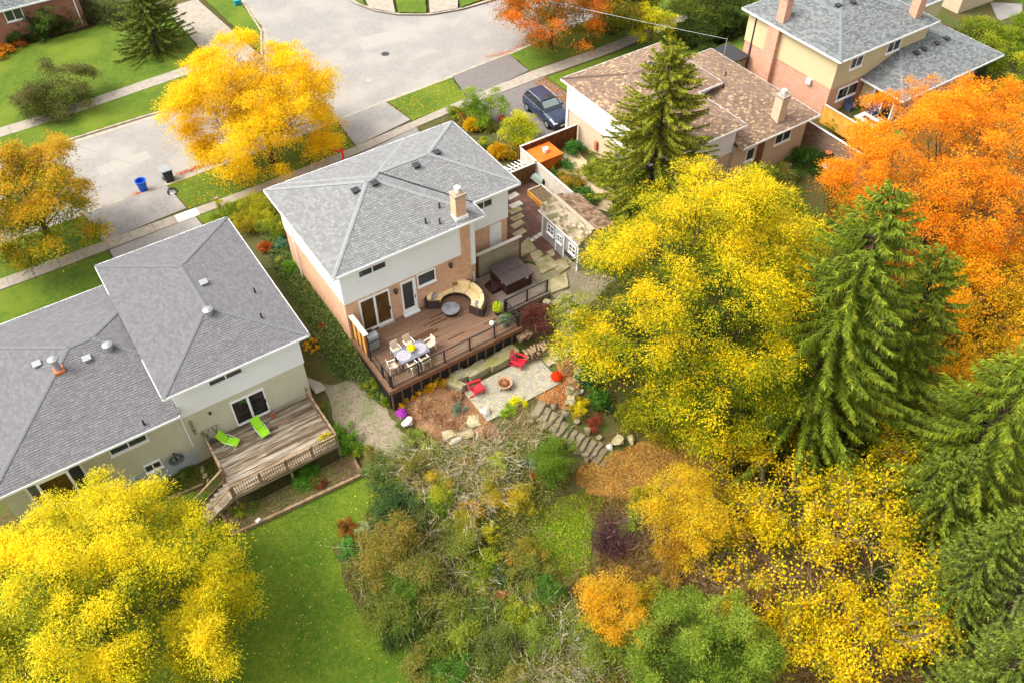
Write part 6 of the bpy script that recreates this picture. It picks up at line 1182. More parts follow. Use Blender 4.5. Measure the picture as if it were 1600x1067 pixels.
# -- conifers
conifer('spruce_tree', 'tall spruce with golden green tips beside the brown roofed bungalow', (1012,335), 62, 4.9, [L(70,80,18),L(104,110,22),L(146,146,30),L(174,170,44)], nb=15, twigs=150, droop=.30, whorl=.38, power=.62, tw=.075)
conifer('spruce_tree', 'tall drooping green spruce between the yellow locust and the orange maple', (1236,700), 288, 6.0, SP, nb=14, power=.62, twigs=150, droop=.42, tl=.46, whorl=.5, lift=.3)
conifer('spruce_tree', 'second drooping spruce standing close behind the big one under the maple', (1345,665), 385, 4.6, SP, nb=12, power=.62, twigs=130, droop=.42, tl=.44, whorl=.5, lift=.3)
conifer('spruce_tree', 'dark drooping spruce cut by the frame edge below the orange maple', (1452,815), 545, 5.4, SP, nb=13, power=.62, twigs=140, droop=.42, tl=.46, whorl=.5, lift=.3)
tree('evergreen_tree', 'dense rounded bright green evergreen at the bottom edge beside the small orange tree', ctr(1098,1020,-2.6), (3.1,3.0,3.3), [L(70,94,24),L(98,124,30),L(130,150,40),L(160,172,62)], 1500, 44, .24, .13, lobes=75, lobr=(.1,.24), inner=.3, fl=.7, wd=.32, trunk_r=.16, grad=.1)
conifer('spruce_tree', 'dark broad conifer in a mulch ring on the far front lawn', (246,78), -60, 3.5, SP2, nb=15, twigs=110, droop=.25, tl=.32, whorl=.34, power=.6, tw=.08)
conifer('spruce_tree', 'small bright green young spruce in front of the big drooping spruce', (1365,722), 640, 1.5, [L(70,92,22),L(104,126,30),L(140,160,44)], nb=10, twigs=90, whorl=.25, tl=.24)
conifer('cedar_tree', 'olive green cedar clump above the bluish conifer', (1440,1000), 800, 2.6, SP2, nb=13, twigs=66, tw=.08, droop=.1, whorl=.28, tl=.28, lift=.3, power=.6)
conifer('cedar_tree', 'bluish tipped conifer at the frame edge in the lower corner', (1500,1030), 815, 2.4, BL, nb=13, twigs=66, tw=.08, droop=.15, whorl=.28, tl=.28, lift=.3, power=.65)
conifer('cedar_tree', 'dark olive conifer in the very bottom corner', (1460,1160), 935, 2.6, SP2, nb=12, twigs=66, tw=.08, droop=.15, whorl=.28, tl=.3, lift=.3, power=.65)
conifer('cedar_tree', 'dark olive cedar filling the corner beneath the bluish conifer', (1560,1150), 905, 2.8, SP2, nb=12, twigs=66, tw=.08, droop=.15, whorl=.28, tl=.3, lift=.3, power=.6)
conifer('cedar_tree', 'dark green cedar below the big drooping spruce branches', (1425,860), 700, 2.2, SP2, nb=12, twigs=100, droop=.2, whorl=.3, tl=.3, power=.7)
conifer('cedar_tree', 'dark cedar in shade behind the half bare yellow trees', (1395,840), 705, 1.8, SP2, nb=12, twigs=90, droop=.2, whorl=.3, tl=.3, power=.7)
conifer('cedar_tree', 'low green cedar filling the gap under the golden tipped spruce', (985,352), 265, 1.7, [L(80,96,24),L(112,128,30),L(150,156,40)], nb=12, twigs=80, droop=.15, whorl=.3, tl=.26, power=.6)
# -- shrubs round the houses
tree('small_tree', 'round topped small green tree beside the driveway with the car', ctr(757,160,1.1), (1.5,1.5,1.35), [L(84,120,24),L(124,154,30),L(158,176,40)], 420, 26, .22, .11, trunk_r=.07, lobes=14)
shrub('lime yellow rounded bush in front of the car', 815,222,1.5,2.0,[L(150,164,12),L(190,190,14),L(214,206,20)],1900,.14)
clump('tall golden feathery grass beside the lime bush', 778,248,1.0,1.5,520,[L(206,160,20),L(226,184,30),L(186,140,24)],.045)
clump('golden fine grass behind the tall feathery grass', 737,205,.9,1.3,420,[L(214,176,16),L(232,196,24),L(190,150,30)],.045)
shrub('rust brown low plant under the small round tree', 748,200,.7,.6,RUST,420,.12); shrub('small scarlet plant beside the lime bush', 784,188,.3,.4,[L(206,40,20),L(226,60,24)],120,.1)
clump('yellow green arching grass next to the brown fence end', 800,250,.6,.9,220,[L(200,160,30),L(176,150,40)],.04)
for i, (px, py, r, l, cs) in enumerate(((365,345,1.2,'yellow green loose shrub by the wooden post',LG),(402,340,1.3,'yellow leaved shrub beside the house front corner',[L(150,150,24),L(196,180,26),L(160,170,40)]),(432,362,1.0,'light green shrub against the house front corner',LG),(385,362,1.0,'golden green low shrub above the rust coloured bush',[L(190,160,20),L(150,150,30)]))): shrub(l, px, py, r, r*1.1, cs, 1100, .13)
clump('rust orange shaggy grass beside the grey roof edge', 416,392,.65,.8,420,RUST,.04); shrub('blue green leafy plant beside the rust grass', 440,386,.45,.7,[L(70,130,100),L(100,150,120)],260,.14)
shrub('bright green rounded plant by the house side wall', 456,424,.55,.7,[L(90,150,24),L(130,180,40)],420,.12); shrub('yellow hosta beside the neighbour wall corner', 490,542,.55,.5,[L(232,176,10),L(240,196,20),L(210,140,16)],220,.2,wd=.7); shrub('tiny red shrub in the ivy strip', 503,514,.25,.3,[L(180,40,30)],80,.1)
shrub('pale yellow green perennial in the ivy strip below the bright plant', 440,410,.5,.4,[L(160,170,60),L(190,190,80)],200,.12)
for i, (px, py, l) in enumerate(((628,628,'golden hosta nearest the deck corner post'),(648,616,'golden hosta second along the deck skirt'),(668,606,'golden hosta third along the deck skirt'),(688,602,'golden hosta in front of the tilted red chair boulder'))): shrub(l, px, py, .55,.5,[L(214,160,16),L(232,184,24),L(180,140,24)],260,.17,wd=.75)
shrub('grey green lavender mound at the patio edge', 717,640,.5,.4,[L(120,132,112),L(150,158,136),L(100,116,92)],420,.09); shrub('lime yellow mound at the front of the patio', 808,632,.42,.5,[L(214,210,10),L(236,230,20)],420,.08); shrub('lime green trailing plant beside the lime yellow mound', 792,642,.5,.35,[L(160,190,20),L(130,160,30)],320,.1)
BUR = [L(110,58,52), L(132,74,62), L(92,50,46), L(146,92,74)]
t = thing('weeping_maple', 'burgundy weeping laceleaf maple below the hot tub railing', 'shrub', G(840,512)); p = np.array(t.location)
q, c = strands(p+[0,0,.6], 1.5, .9, 900, BUR, .035, arch=.9, branch=2, base_r=.05); leaf_mesh('foliage', q, c, 'leaf', t); MB().tube([p, p+[.1,0,.9]],[.08,.05],6).build('trunk', 'bark', t)
clump('tall wild grass along the deck side wall', 590,600,.5,.7,300,[L(120,140,30),L(150,160,40)],.035); clump('wild green grass at the deck corner', 606,632,.5,.7,300,[L(110,136,26),L(150,160,40)],.035); shrub('yellowing low plant by the gravel path and deck', 583,555,.6,.4,[L(130,130,30),L(190,160,30)],280,.1); shrub('green weedy shrub beside the deck side wall', 566,540,.7,.5,LG,360,.1)
shrub('leafy bright green bush beside the gravel path and old deck', 540,690,.85,.95,[L(70,120,24),L(104,150,36),L(130,160,50)],900,.12); shrub('low olive plant between the old deck and the gravel path', 498,650,.5,.5,OLV,260,.1); shrub('green rambling plant below the leafy bush', 562,705,.6,.5,LG,320,.11)
shrub('green fern like patch in the bed below the old deck', 478,748,.95,.35,[L(60,120,20),L(84,144,30),L(104,150,40)],900,.1,z=-2.7); shrub('deep red leafy plant in the bed below the old deck', 497,755,.45,.3,[L(110,40,36),L(140,56,44)],260,.1,z=-2.7); shrub('small green tuft in the bed near the stairs', 372,800,.4,.25,LG,180,.09,z=-2.7); shrub('yellow green weed by the timber corner', 395,795,.4,.25,LG,160,.09,z=-2.7)
shrub('green weed clump by the foundation wall', 290,735,.7,.3,[L(70,110,24),L(104,134,36)],300,.1); shrub('brown dried plants at the old deck end', 490,645,.5,.4,RUST+OLV,240,.1)
# -- the planted slope below the patio
slope = [('light green low plant beside the white boulder',650,685,.7,.4,[L(120,140,50),L(160,170,70)],320,.1),('pale lime perennial below the orange bed',672,697,.6,.35,[L(140,150,40),L(180,180,60)],260,.1),('green mat plant beside the lower stone steps',872,690,.95,.5,[L(80,116,30),L(110,140,36),L(140,150,50)],560,.1),
 ('dark green clipped globe evergreen beside the clearing',862,738,1.05,1.5,[L(64,92,20),L(92,120,24),L(120,146,34)],1500,.09),('lime leaved shrub among the bare twigs',776,728,.55,.6,[L(160,176,20),L(190,196,30)],300,.11),('yellow shrub at the edge of the green clearing',788,786,.75,.7,[L(206,176,16),L(230,196,16)],420,.12),('yellow leaved shrub among the grey twigs',742,800,.6,.7,[L(190,160,20),L(160,150,30),L(220,150,24)],320,.12),
 ('lemon leaved small shrub below the grey twigs',768,838,.5,.6,[L(206,190,16),L(180,180,30)],260,.12),('small yellow shrub among the brown twigs',716,868,.35,.4,[L(214,184,30)],140,.12),('orange leaved shrub above the dark blue green plant',803,885,.5,.6,[L(206,136,40),L(220,160,50)],260,.12),('yellow green shrub beside the orange leaved shrub',776,885,.5,.6,[L(190,170,24),L(150,160,40)],240,.12),
 ('dark blue green plant below the yellow green shrub',779,902,.45,.6,[L(50,90,60),L(80,116,80)],260,.12),('burnt orange hydrangea at the lower slope',783,940,.55,.6,[L(190,104,44),L(206,124,56),L(166,92,40)],320,.12),('vivid green round shrub near the bottom slope steps',856,925,.75,1.0,[L(60,104,26),L(80,124,36),L(100,136,44)],700,.1),
 ('rust coloured shrub at the lawn edge',543,828,.55,.6,[L(150,90,30),L(176,110,40),L(120,90,30)],320,.1),('bright green leafy shrub at the lawn edge',551,862,.7,.7,[L(60,124,40),L(84,146,56),L(110,160,60)],520,.13),('white flowered variegated shrub at the lawn edge',572,832,.5,.5,[L(160,176,120),L(200,206,160),L(110,140,70)],240,.1),
 ('large bronze and olive shrub beside the lawn',602,878,1.7,1.6,[L(112,116,38),L(144,128,46),L(170,134,54),L(120,132,44)],2200,.12),('olive green shrub beside the bronze shrub',655,905,1.5,1.5,OLV,1700,.12),('green and bronze shrub lower along the lawn edge',600,945,1.4,1.2,[L(112,128,42),L(142,142,52),L(96,116,38)],1400,.12),('mid green shrub mass above the bottom edge',665,965,1.5,1.3,[L(84,104,32),L(110,124,40),L(140,146,50)],1500,.12),
 ('grassy green shrub near the bare bottom twigs',745,970,1.3,1.1,[L(96,116,40),L(130,146,56),L(84,104,36)],1200,.12),('vivid green low hedge plant at the bottom edge',704,1042,.95,.8,[L(70,116,32),L(94,138,40)],900,.1),('dark olive shrub at the bottom edge beside the low hedge plant',655,1040,1.0,.7,OLV,700,.12),('green shrub between the twigs and vivid round shrub',815,965,1.0,.9,LG,700,.12),
 ('lime green shrub beside the bottom evergreen',1002,1000,1.0,.9,[L(120,150,40),L(160,180,60)],700,.12),('yellow green bush between birch and burgundy shrub',1010,790,.9,.9,[L(150,150,30),L(190,170,26),L(120,140,40)],600,.12),('light green bush behind the burgundy shrub',985,830,.7,.8,[L(110,140,40),L(150,160,50)],420,.12),
 ('golden shrub below the birch',1060,880,1.2,1.2,[L(206,160,20),L(160,140,30),L(190,130,30)],900,.12),('yellow shrub on the wall by the lower steps',905,640,.6,.6,[L(206,176,20),L(170,160,30)],320,.1),('round lemon flower mound above the lower steps',907,640,.35,.45,[L(236,220,20)],260,.08),('red brown low plant above the lower steps',928,662,.6,.4,[L(130,60,40),L(160,80,50)],280,.09),
 ('dark green leafy plant under the yellow locust',915,600,.6,.8,[L(40,100,50),L(60,124,60)],360,.13),('green ivy like shrub below the yellow locust',935,625,.7,.6,[L(60,110,30),L(90,140,40)],380,.12),('green and gold shrub at the locust foot',985,650,1.2,.9,[L(130,140,24),L(170,160,30),L(100,120,30)],900,.12),('gold green shrub under the locust edge',1040,680,1.2,.8,[L(170,150,24),L(130,130,30)],700,.12),
 ('green shrub mass left of the evergreen tree'.replace('left of','uphill of'),900,985,1.1,.9,[L(100,120,40),L(140,150,60)],700,.12),('olive tangle at the bottom edge by the bare shrub',800,1050,1.0,.7,OLV,600,.12),('deep green rose bush near the grey twigs',612,800,1.2,1.1,[L(50,84,40),L(70,104,46),L(104,124,60)],900,.11),('green rose bush above the deep green rose bush',598,745,1.0,.9,[L(70,104,46),L(104,124,60),L(130,140,70)],700,.1),
 ('mid green bush beside the lawn corner',640,835,1.1,1.0,[L(84,104,40),L(120,124,56)],700,.11),('yellowish bush between rose bush and twigs',690,760,.8,.7,[L(190,160,60),L(160,140,60),L(200,170,40)],360,.1),('gold dry bush below the flat stone slab',730,720,.7,.5,[L(180,150,70),L(150,130,60)],280,.1)]
for s in slope: shrub(s[0], s[1], s[2], s[3], s[4]*(1.5 if 720 < s[2] < 920 and s[1] > 600 else 1.1), s[5], s[6], s[7])
clump('blue green spiky yucca beside the globe evergreen', 826,724,.55,.55,160,[L(110,140,120),L(136,160,136)],.05,arch=.3); clump('orange grass tuft below the yucca', 832,744,.35,.45,160,[L(226,140,40),L(206,116,30)],.04); clump('green spiky iris above the lower steps', 930,640,.4,.6,90,[L(90,130,60),L(120,150,70)],.05,arch=.4); clump('dark green strappy plant beside the iris', 948,640,.45,.5,110,[L(50,90,50),L(70,110,60)],.06,arch=.6)
clump('dry golden grass on the bungalow garden path', 1297,303,.5,.8,140,[L(60,100,70),L(80,120,80)],.06,arch=.3,name='spiky_plant')
tw = [('pale grey arching bare twigs spreading above the rose bush',715,768,2.3,1.6,330,TAN),('fine beige dry stems below the flat stone slab',755,705,1.8,1.0,300,TAN),('beige dried flower stems beside the patio front',830,672,1.3,1.0,260,[L(170,146,104),L(190,170,126),L(140,120,84)]),('grey twiggy shrub in the middle of the slope',705,820,1.9,1.5,110,[L(150,140,110),L(120,112,84),L(176,166,136)]),('brown and tan twig tangle beside the green clearing',800,830,1.7,1.3,110,[L(140,124,92),L(116,100,70),L(160,140,100)]),
 ('pale twigs arching over the bronze shrub',655,870,1.6,1.7,110,TAN),('bare grey branches fanning out at the bottom edge',880,1035,2.2,1.9,300,[L(170,160,136),L(140,128,104),L(196,186,160)]),('thin bare stems beside the burnt orange hydrangea',740,915,1.5,1.4,110,TAN),('dry stems tangled below the gravel path end',640,725,1.3,.9,110,[L(150,150,90),L(176,170,120),L(120,124,70)]),('brown bare brush beside the green clearing edge',905,905,1.1,1.0,200,[L(120,84,60),L(144,104,76),L(100,72,52)])]
for i, (l, px, py, r, h, n, cs) in enumerate(tw): twiggy(l, px, py, r, h, n, cs, .03, leaves=OLV+[L(176,150,60)], nl=int(240*r), ls=.09)
twiggy('dark burgundy purple bare shrub in the leaf covered clearing', 955,850,1.15,1.9,620,[L(92,58,62),L(70,44,50),L(112,78,78)],.035, leaves=[L(84,50,54),L(104,66,64)], nl=900, ls=.12)
twiggy('brown bare brush on the slope below the birch', 1130,800,1.8,1.8,300,[L(110,84,60),L(136,108,80),L(90,66,48)],.03, leaves=SY, nl=220, ls=.12); twiggy('red brown bare brush uphill of the bottom evergreen', 1150,900,1.8,1.4,300,[L(110,74,46),L(136,98,64),L(86,56,36)],.03, leaves=SY, nl=260, ls=.12)
# -- far gardens
for l, px, py, r, rz, cs, n in (('wide dark olive rounded bush on the far front lawn',100,168,3.3,3.2,[L(70,84,24),L(96,104,40),L(130,130,60),L(84,76,34)],2600),('cone shaped green shrub beside the pink brick wall window',24,62,1.2,2.3,DG,600),('dark green cone shrub in front of the pink brick wall',52,60,1.3,2.2,DG,600),('green cone shrub near the pink brick house corner',82,56,1.3,2.4,DG,600),('grey green shrub at the pink house corner',108,44,1.2,1.6,BL,500),('grey green soft shrub behind the dark conifer',165,30,1.6,2.2,BL,600),('dark brown leafless looking shrub beside the pink house',140,30,1.4,1.5,[L(70,60,40),L(90,80,50)],500),('orange gold shrub on the far lawn edge',6,88,.9,1.0,[L(226,160,20),L(206,130,20)],300),('rusty flower clump beside the cone shrubs',30,72,.7,.5,RUST,200),
  ('leafy green bush at the bungalow wall corner',897,240,.8,.9,[L(50,104,30),L(80,130,44)],420),('big glossy green bush beside the orange cabinet',872,262,1.0,1.0,[L(40,100,30),L(66,124,44),L(90,140,60)],620),('orange and green perennial bed beside the pale fence',893,292,1.1,.8,[L(190,130,24),L(150,140,24),L(80,120,30),L(210,150,30)],620),('dark green perennial bed behind the shed',912,315,1.1,.8,[L(50,96,30),L(80,124,40)],560),('yellow green climber bed along the white bungalow wall',925,272,.9,1.0,[L(120,136,24),L(160,160,30)],420),('green climber at the bungalow wall by the side door',950,285,1.0,1.0,LG,460),('small yellow flower clump at the cabinet foot',862,268,.4,.4,[L(220,170,20)],140),('olive climber on the bungalow wall below the spruce',970,262,.9,1.4,LG,420),
  ('dark green bush in the rear garden of the bungalow',1250,258,1.3,1.2,[L(50,90,24),L(80,116,36)],700),('green bush below the grey plank fence',1285,262,1.2,1.0,[L(50,90,24),L(84,120,36)],600),('olive bush at the orange maple edge',1315,275,1.0,.9,LG,420),('yellow green hedge plants between grey and golden fences',1300,203,.7,.9,[L(150,160,20),L(110,140,30)],420),('green hedge plant between grey and golden fences',1322,212,.7,.9,[L(110,140,30),L(150,170,40)],380)): shrub(l, px, py, r, rz, cs, n, .15 if r > .8 else .12)
for i, (px, py, l) in enumerate(((1515,75,'yellow green hedge shrub nearest the pale garage'),(1560,95,'green hedge shrub in the middle beside the tan house wing'),(1590,60,'green hedge shrub by the grey driveway at the top corner'),(1595,150,'dark green hedge shrub at the tan house wing end'),(1530,110,'golden green hedge shrub along the tan house wing'))): shrub(l, px, py, 2.0, 2.6, [L(80,110,20),L(120,140,24),L(160,164,28)] if i != 3 else LG, 1700, .17, group='hedge shrubs beside the tan house')
for i, (px, py, l) in enumerate(((1090,75,'dark hedge shrub beneath the top edge trees'),(1140,55,'dark shrub near the tan house porch'),(1065,60,'dark shrub behind the small upright tree'))): shrub(l, px, py, 1.6, 1.6, [L(50,66,16),L(76,92,20)], 800, .17)
# -- ground cover nobody could count
def cover(name, poly, n, cols, ls, hmax=.25, label=None, m='leaf', flatn=.5, wd=.55, base=.03, clus=0):
    q = scatter(poly, n)
    if clus: cc = scatter(poly, clus); q = cc[rng.integers(0, clus, n)]+rng.normal(0, .35, (n, 2)); q = q[inpoly(q, poly)]; n = len(q)
    z = g(q[:, 0], q[:, 1])+base+rng.random(n)**2*hmax; p = np.c_[q, z]
    leaf_mesh(name, leaf_arrays(p, rng.normal(0, 1, (n, 3))*[1,1,.4], rng.normal(0, flatn, (n, 3))+[0,0,1], ls*rng.uniform(.6,1.4,n), ls*wd), jitter_col(pal(cols, rng.random(n)), .15), m, None, 'stuff')
ivy = pxpoly([(412,372),(440,378),(478,432),(553,532),(605,600),(600,640),(560,600),(520,590),(480,500),(430,430)])
cover('ivy_ground_cover', ivy, 11000, [L(60,96,36),L(84,116,44),L(120,140,66),L(150,150,80)], .14, .35)
cover('fallen_leaves', backlawn, 1300, [L(214,200,120),L(226,196,60),L(236,226,180)], .09, .01, wd=.7, flatn=.15)
cover('fallen_leaves', [(-3.4,21.7),(21,22.9),(20.2,19.2),(-3.1,18.2)], 1500, [L(226,170,30),L(214,140,30),L(236,196,60)], .11, .01, wd=.7, flatn=.15)
def kerb_leaves(line, n, cols): 
    a = dense(line, .3); i = rng.integers(0, len(a), n); p = a[i]+rng.normal(0, .16, (n, 2)); z = np.full(n, ROAD_Z+.025)+rng.random(n)*.05
    leaf_mesh('fallen_leaves', leaf_arrays(np.c_[p, z], rng.normal(0,1,(n,3))*[1,1,.2], rng.normal(0,.3,(n,3))+[0,0,1], .12*rng.uniform(.6,1.3,n), .08), jitter_col(pal(cols, rng.random(n)),.15), 'leaf', None, 'stuff')
OL = [L(200,104,30), L(222,130,40), L(176,84,24)]
kerb_leaves([W(*a, ROAD_Z)[:2] for a in ((282,272),(310,262),(345,250))], 300, OL); kerb_leaves([W(*a, -.5)[:2] for a in ((212,304),(236,300))], 320, OL); kerb_leaves([W(*a, ROAD_Z)[:2] for a in ((760,90),(790,84),(830,66))], 180, OL); kerb_leaves([(-3.45,21.6),(-3.2,18.4)], 160, YO); kerb_leaves([(14.75,22.6),(15.1,19.2)], 160, YO)
cover('fallen_leaves', [(26.0,18.6),(27.3,18.6),(27.3,13),(26.4,14.5)], 700, [L(206,150,80),L(190,120,50),L(222,170,100)], .13, .06, wd=.7)
cover('fallen_leaves', pxpoly([(905,730),(950,712),(1000,690),(1080,680),(1150,720),(1110,780),(1020,790),(960,780),(930,775),(900,755)]), 9000, [L(176,130,60),L(150,106,46),L(196,150,76),L(206,160,60)], .12, .04, wd=.7, flatn=.4)
cover('fallen_leaves', pxpoly([(960,830),(1060,830),(1150,760),(1300,780),(1420,900),(1440,1067),(1200,1080),(1090,950),(940,900)]), 9000, [L(140,90,36),L(170,110,40),L(200,150,40),L(110,72,32)], .13, .05, wd=.7, flatn=.4)
cover('fallen_leaves', pxpoly([(622,632),(690,590),(742,590),(722,612),(770,662),(790,690),(720,700),(690,695),(650,668)]), 4500, [L(196,120,60),L(206,140,90),L(170,96,50),L(214,160,110)], .1, .12, wd=.35, flatn=.8)
cover('fallen_leaves', pxpoly([(872,560),(905,540),(910,600),(890,640),(850,630),(835,620),(872,600)]), 2600, [L(216,140,50),L(226,160,80),L(196,110,44)], .1, .1, wd=.4, flatn=.7)
cover('clover_patch', pxpoly([(835,800),(905,770),(945,780),(925,830),(920,900),(880,920),(830,880),(815,840)]), 6500, [L(110,140,24),L(140,160,30),L(170,170,40)], .12, .12)
under = pxpoly([(580,720),(640,690),(800,680),(900,740),(910,800),(830,830),(830,900),(940,930),(1000,1070),(700,1080),(640,1000),(560,960),(535,900),(590,800)])
cover('undergrowth', under, 26000, [L(96,104,40),L(130,124,60),L(150,120,64),L(110,88,50),L(70,86,34),L(160,150,90)], .12, .45, flatn=.9, wd=.5)
under2 = pxpoly([(1100,700),(1250,660),(1420,600),(1620,560),(1640,1100),(1440,1080),(1420,900),(1300,780),(1150,760)])
cover('undergrowth', under2, 50000, [L(64,76,24),L(88,98,30),L(120,116,36),L(150,124,36),L(190,160,30)], .16, .9, flatn=.9, clus=900)
under3 = pxpoly([(890,520),(960,430),(1100,330),(1250,300),(1400,420),(1500,560),(1250,660),(1100,700),(960,670),(920,620)])
cover('undergrowth', under3, 30000, [L(64,80,24),L(96,108,30),L(130,130,36)], .16, .7, flatn=.9, clus=700)
cover('lawn_grass', pxpoly([(160,850),(330,770),(350,842),(568,742),(590,770),(560,830),(520,850),(535,900),(560,960),(640,1000),(690,1080),(300,1080)]), 30000, [L(60,104,12),L(84,124,16),L(110,140,24),L(50,90,12)], .09, .07, wd=.22, flatn=1.2, base=.03)
cover('weeds', pxpoly([(255,760),(330,720),(335,745),(300,765),(262,785)]), 1200, [L(84,110,30),L(130,120,50)], .1, .2)

rest = pxpoly([(900,770),(1010,785),(1120,775),(1180,900),(1190,1090),(930,1090),(960,960),(925,905),(935,830)])
cover('undergrowth', rest, 26000, [L(110,92,40),L(140,112,50),L(96,104,40),L(160,120,50),L(120,84,50)], .12, .4, flatn=.9)
right_side = pxpoly([(1280,260),(1345,250),(1420,330),(1640,430),(1640,640),(1500,640),(1380,520),(1300,380)])
cover('undergrowth', right_side, 30000, [L(76,84,28),L(110,104,34),L(150,120,40),L(180,130,40)], .17, .6, flatn=.9)
shrub('green shrub under the orange maple beside the stone bird bath', 1345,330,1.8,1.6,LG,900,.15); shrub('gold green shrub between the maple trunk and spruce', 1410,400,2.0,1.8,[L(130,120,30),L(180,140,30),L(110,116,34)],900,.15); shrub('olive shrub behind the locust in the bungalow garden', 1215,290,1.4,1.2,OLV,900,.14)

def tangle(name, poly, n, cols, ln=(.35,.95), hmax=.8, w_=.017):
    q = scatter(poly, n); z = g(q[:, 0], q[:, 1])+.03+rng.random(n)*hmax; d = rng.normal(0, 1, (n, 3))*[1, 1, .55]; l = rng.uniform(*ln, n); Q = []; C = []; cc = pal(cols, rng.random(n)); p = np.c_[q, z]
    for s in range(3): d = unitv(d+rng.normal(0, .2, d.shape)); Q.append(leaf_arrays(p+d*(l*.5)[:, None], d, rng.normal(size=d.shape), l*1.1, w_)); p = p+d*l[:, None]*.9; C.append(cc); l = l*.75
    leaf_mesh(name, np.concatenate(Q), jitter_col(np.concatenate(C), .14), 'twig', None, 'stuff')
tangle('bramble_stems', pxpoly([(610,715),(680,700),(800,690),(850,720),(800,780),(740,820),(640,800)]), 1300, [L(186,172,140), L(160,146,114), L(206,194,166), L(136,124,94), L(150,150,100)])
tangle('bramble_stems', pxpoly([(700,900),(830,900),(1000,1000),(990,1090),(720,1090)]), 700, [L(170,156,126), L(140,124,96), L(196,184,156), L(130,128,80)])
tangle('bramble_stems', pxpoly([(960,830),(1120,770),(1400,780),(1420,1080),(1180,1090),(1090,950)]), 7000, [L(120,96,70), L(150,124,92), L(96,74,54), L(170,146,110)], ln=(.4,1.2), hmax=1.6)
tangle('bramble_stems', pxpoly([(560,850),(640,830),(720,880),(720,1000),(640,1000),(560,930)]), 500, [L(150,136,96), L(170,156,116), L(120,110,70)], hmax=1.3)
fill_cols = [L(88,116,32), L(110,136,40), L(134,152,48), L(130,130,54), L(166,172,66), L(204,186,50)]
cover('undergrowth', pxpoly([(590,720),(690,700),(850,690),(890,750),(830,830),(830,900),(930,960),(990,1090),(700,1090),(620,980),(540,900),(560,840)]), 45000, fill_cols, .1, .75, flatn=.9, clus=1500)
cover('undergrowth', pxpoly([(1110,740),(1200,700),(1400,760),(1430,1080),(1180,1090),(1100,960),(1000,870),(1060,850)]), 45000, [L(120,92,40), L(96,84,32), L(84,92,30), L(150,120,34), L(110,76,36)], .12, .7, flatn=.9, clus=900)
shrub('green undershrub among the yellow half bare trees', 1240,830,1.6,1.6,LG,900,.13); shrub('olive undershrub beside the half bare trees near the bottom', 1200,1040,1.3,1.2,OLV,900,.13); shrub('dark green undershrub below the cedars', 1380,920,1.7,1.6,DG,900,.13); shrub('green undershrub at the foot of the drooping spruce', 1200,720,1.5,1.3,DG,900,.13); shrub('mid green undershrub between birch and half bare trees', 1130,850,1.2,1.2,LG,900,.12); shrub('gold undershrub beside the red brown brush', 1180,930,1.2,1.2,[L(190,156,30),L(150,130,36),L(216,170,30)],900,.12)
shrub('dark green undershrub in the corner below the locust', 1120,690,1.5,1.3,[L(60,80,24),L(96,110,30),L(140,136,30)],900,.13)

for l, px, py, r, h, cs in (('olive green bush rising out of the grey twigs', 690,790,1.1,1.5,LG),('green bush among the tan twigs near the bronze shrub', 720,850,1.2,1.5,[L(84,108,36),L(112,128,44),L(150,150,50)]),('green and gold bush below the lime leaved shrub', 770,770,.9,1.3,[L(110,124,36),L(190,160,30),L(140,140,40)]),('olive gold bush near the end of the gravel path', 655,745,1.0,1.2,[L(120,120,50),L(160,140,56),L(100,110,44)]),('mixed green bush between twigs and hydrangea', 745,895,1.1,1.5,LG),('green bush near the vivid round shrub', 825,900,1.0,1.3,[L(96,112,40),L(126,132,50),L(150,140,50)]),('dusky green bush at the bottom edge twigs', 770,1010,1.2,1.4,[L(84,104,40),L(116,126,50)]),('pale green bush beside the bottom bare branches', 925,1010,1.2,1.5,[L(110,130,44),L(146,156,60)])): shrub(l, px, py, r, h, cs, 600, .11)

cover('weeds', [(p[0],p[1]) for p in ((-9.9,-5.85),(-2.9,-6.25),(-2.8,-4.9),(-9.2,-4.9))], 2600, [L(84,120,30),L(110,136,40),L(130,120,60),L(120,96,56)], .08, .12, base=.28)
for l, px, py, r, h, cs in (('low gold perennial below the lime bush', 800,236,.7,.6,[L(190,150,40),L(150,136,40)]),('green perennial beside the tall feathery grass', 757,232,.7,.7,LG),('bronze low perennial behind the golden fine grass', 722,190,.7,.6,RUST+LG),('olive perennial under the small round tree by the driveway', 765,205,.6,.5,OLV),('yellow green perennial near the main roof corner', 712,180,.8,.7,LG)): shrub(l, px, py, r, h, cs, 500, .11)

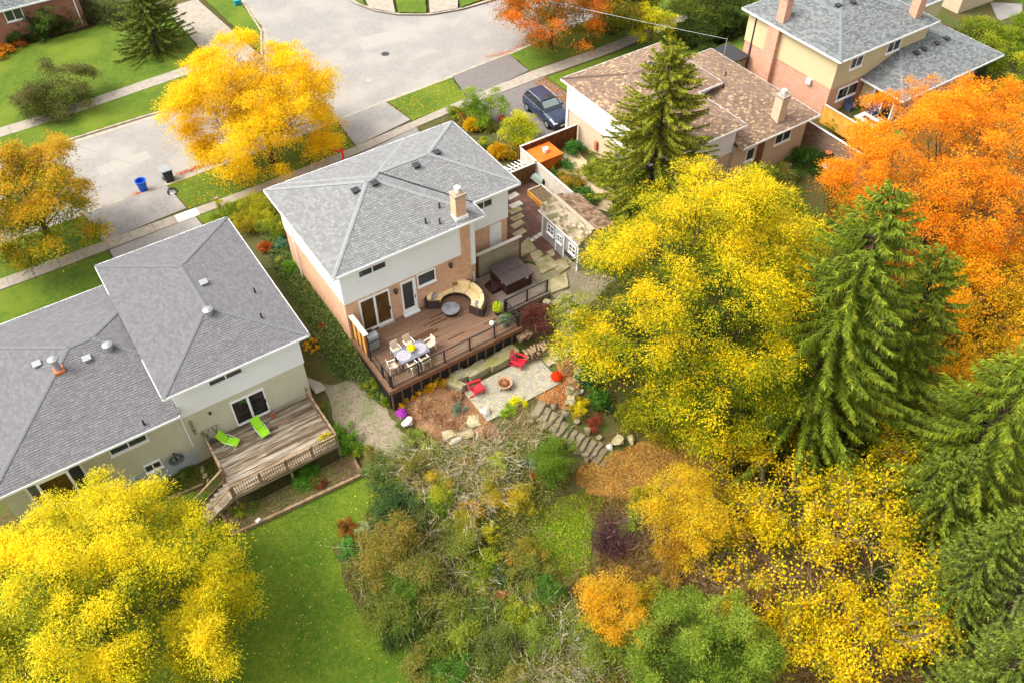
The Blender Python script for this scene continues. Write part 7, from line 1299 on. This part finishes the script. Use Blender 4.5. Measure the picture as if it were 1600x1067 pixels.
for l, px, py, r, h, cs in (('yellow leaved bush in the middle of the planted slope', 730,835,.9,1.4,[L(206,180,20),L(180,170,30),L(150,150,40)]),('orange and green bush above the vivid round shrub', 830,870,.9,1.2,[L(206,140,40),L(150,140,40),L(110,124,40)]),('grass green bush left bare side of the lawn edge'.replace('left bare side of','standing inside'), 640,920,1.2,1.4,[L(80,116,30),L(110,140,40)]),('yellow green bush above the bottom hedge plant', 720,1000,1.2,1.4,[L(120,140,40),L(160,164,50)]),('golden green bush beside the green clearing', 815,790,.9,1.2,[L(150,150,40),L(196,170,40)]),('dark green bush below the bronze shrub', 630,985,1.1,1.3,DG),('light green bush by the bottom bare branches', 845,1000,1.0,1.2,[L(110,136,44),L(146,160,56)]),('yellow shrub near the bottom evergreen and gold tree', 1005,935,.9,1.1,[L(206,176,24),L(150,150,36)]),('green bush below the small orange gold tree', 960,1010,1.1,1.2,LG)): shrub(l, px, py, r, h, cs, 600, .11)

RU = [L(176,124,84), L(196,148,108), L(150,110,80), L(206,170,130), L(160,130,60)]
for l, px, py, r, h, n in (('russet dried perennial stems in the bed below the deck hostas', 668,640,1.0,.6,300),('pale russet dried stems beside the lavender mound', 690,655,.9,.55,260),('dried russet stems above the flat stone slab', 712,665,.7,.5,180),('russet dried stems behind the tilted red chair', 712,622,.5,.5,140),('orange dried stems beside the orange flower pot', 888,575,.7,.5,200),('gold dried stems above the dry stone wall', 893,605,.6,.45,160)): clump(l, px, py, r, h, n, RU, .022, name='dried_perennial', arch=.5, cat='dried perennial', branch=1, base_r=.5)
cover('fallen_leaves', [(4.5,-5.35),(9.5,-5.35),(9.3,-7.9),(4.6,-7.9)], 260, [L(196,160,60),L(170,120,60),L(214,190,60)], .08, .01, base=.13, wd=.7, flatn=.1)
cover('weeds', pxpoly([(505,600),(560,595),(600,630),(612,655),(640,680),(650,705),(600,712),(590,740),(568,742),(552,715),(560,690),(520,655)]), 900, [L(110,116,60),L(120,90,60),L(90,76,56)], .09, .03, flatn=.3)
for i, (l, px, py, r, h, cs) in enumerate((('weedy green edge plant along the gravel path by the ivy', 578,605,.6,.5,LG),('low green creeper on the gravel path edge', 625,668,.5,.3,[L(110,124,50),L(140,146,70)]),('olive weeds where the gravel path meets the lawn', 583,712,.6,.4,OLV))): shrub(l, px, py, r, h, cs, 300, .09)
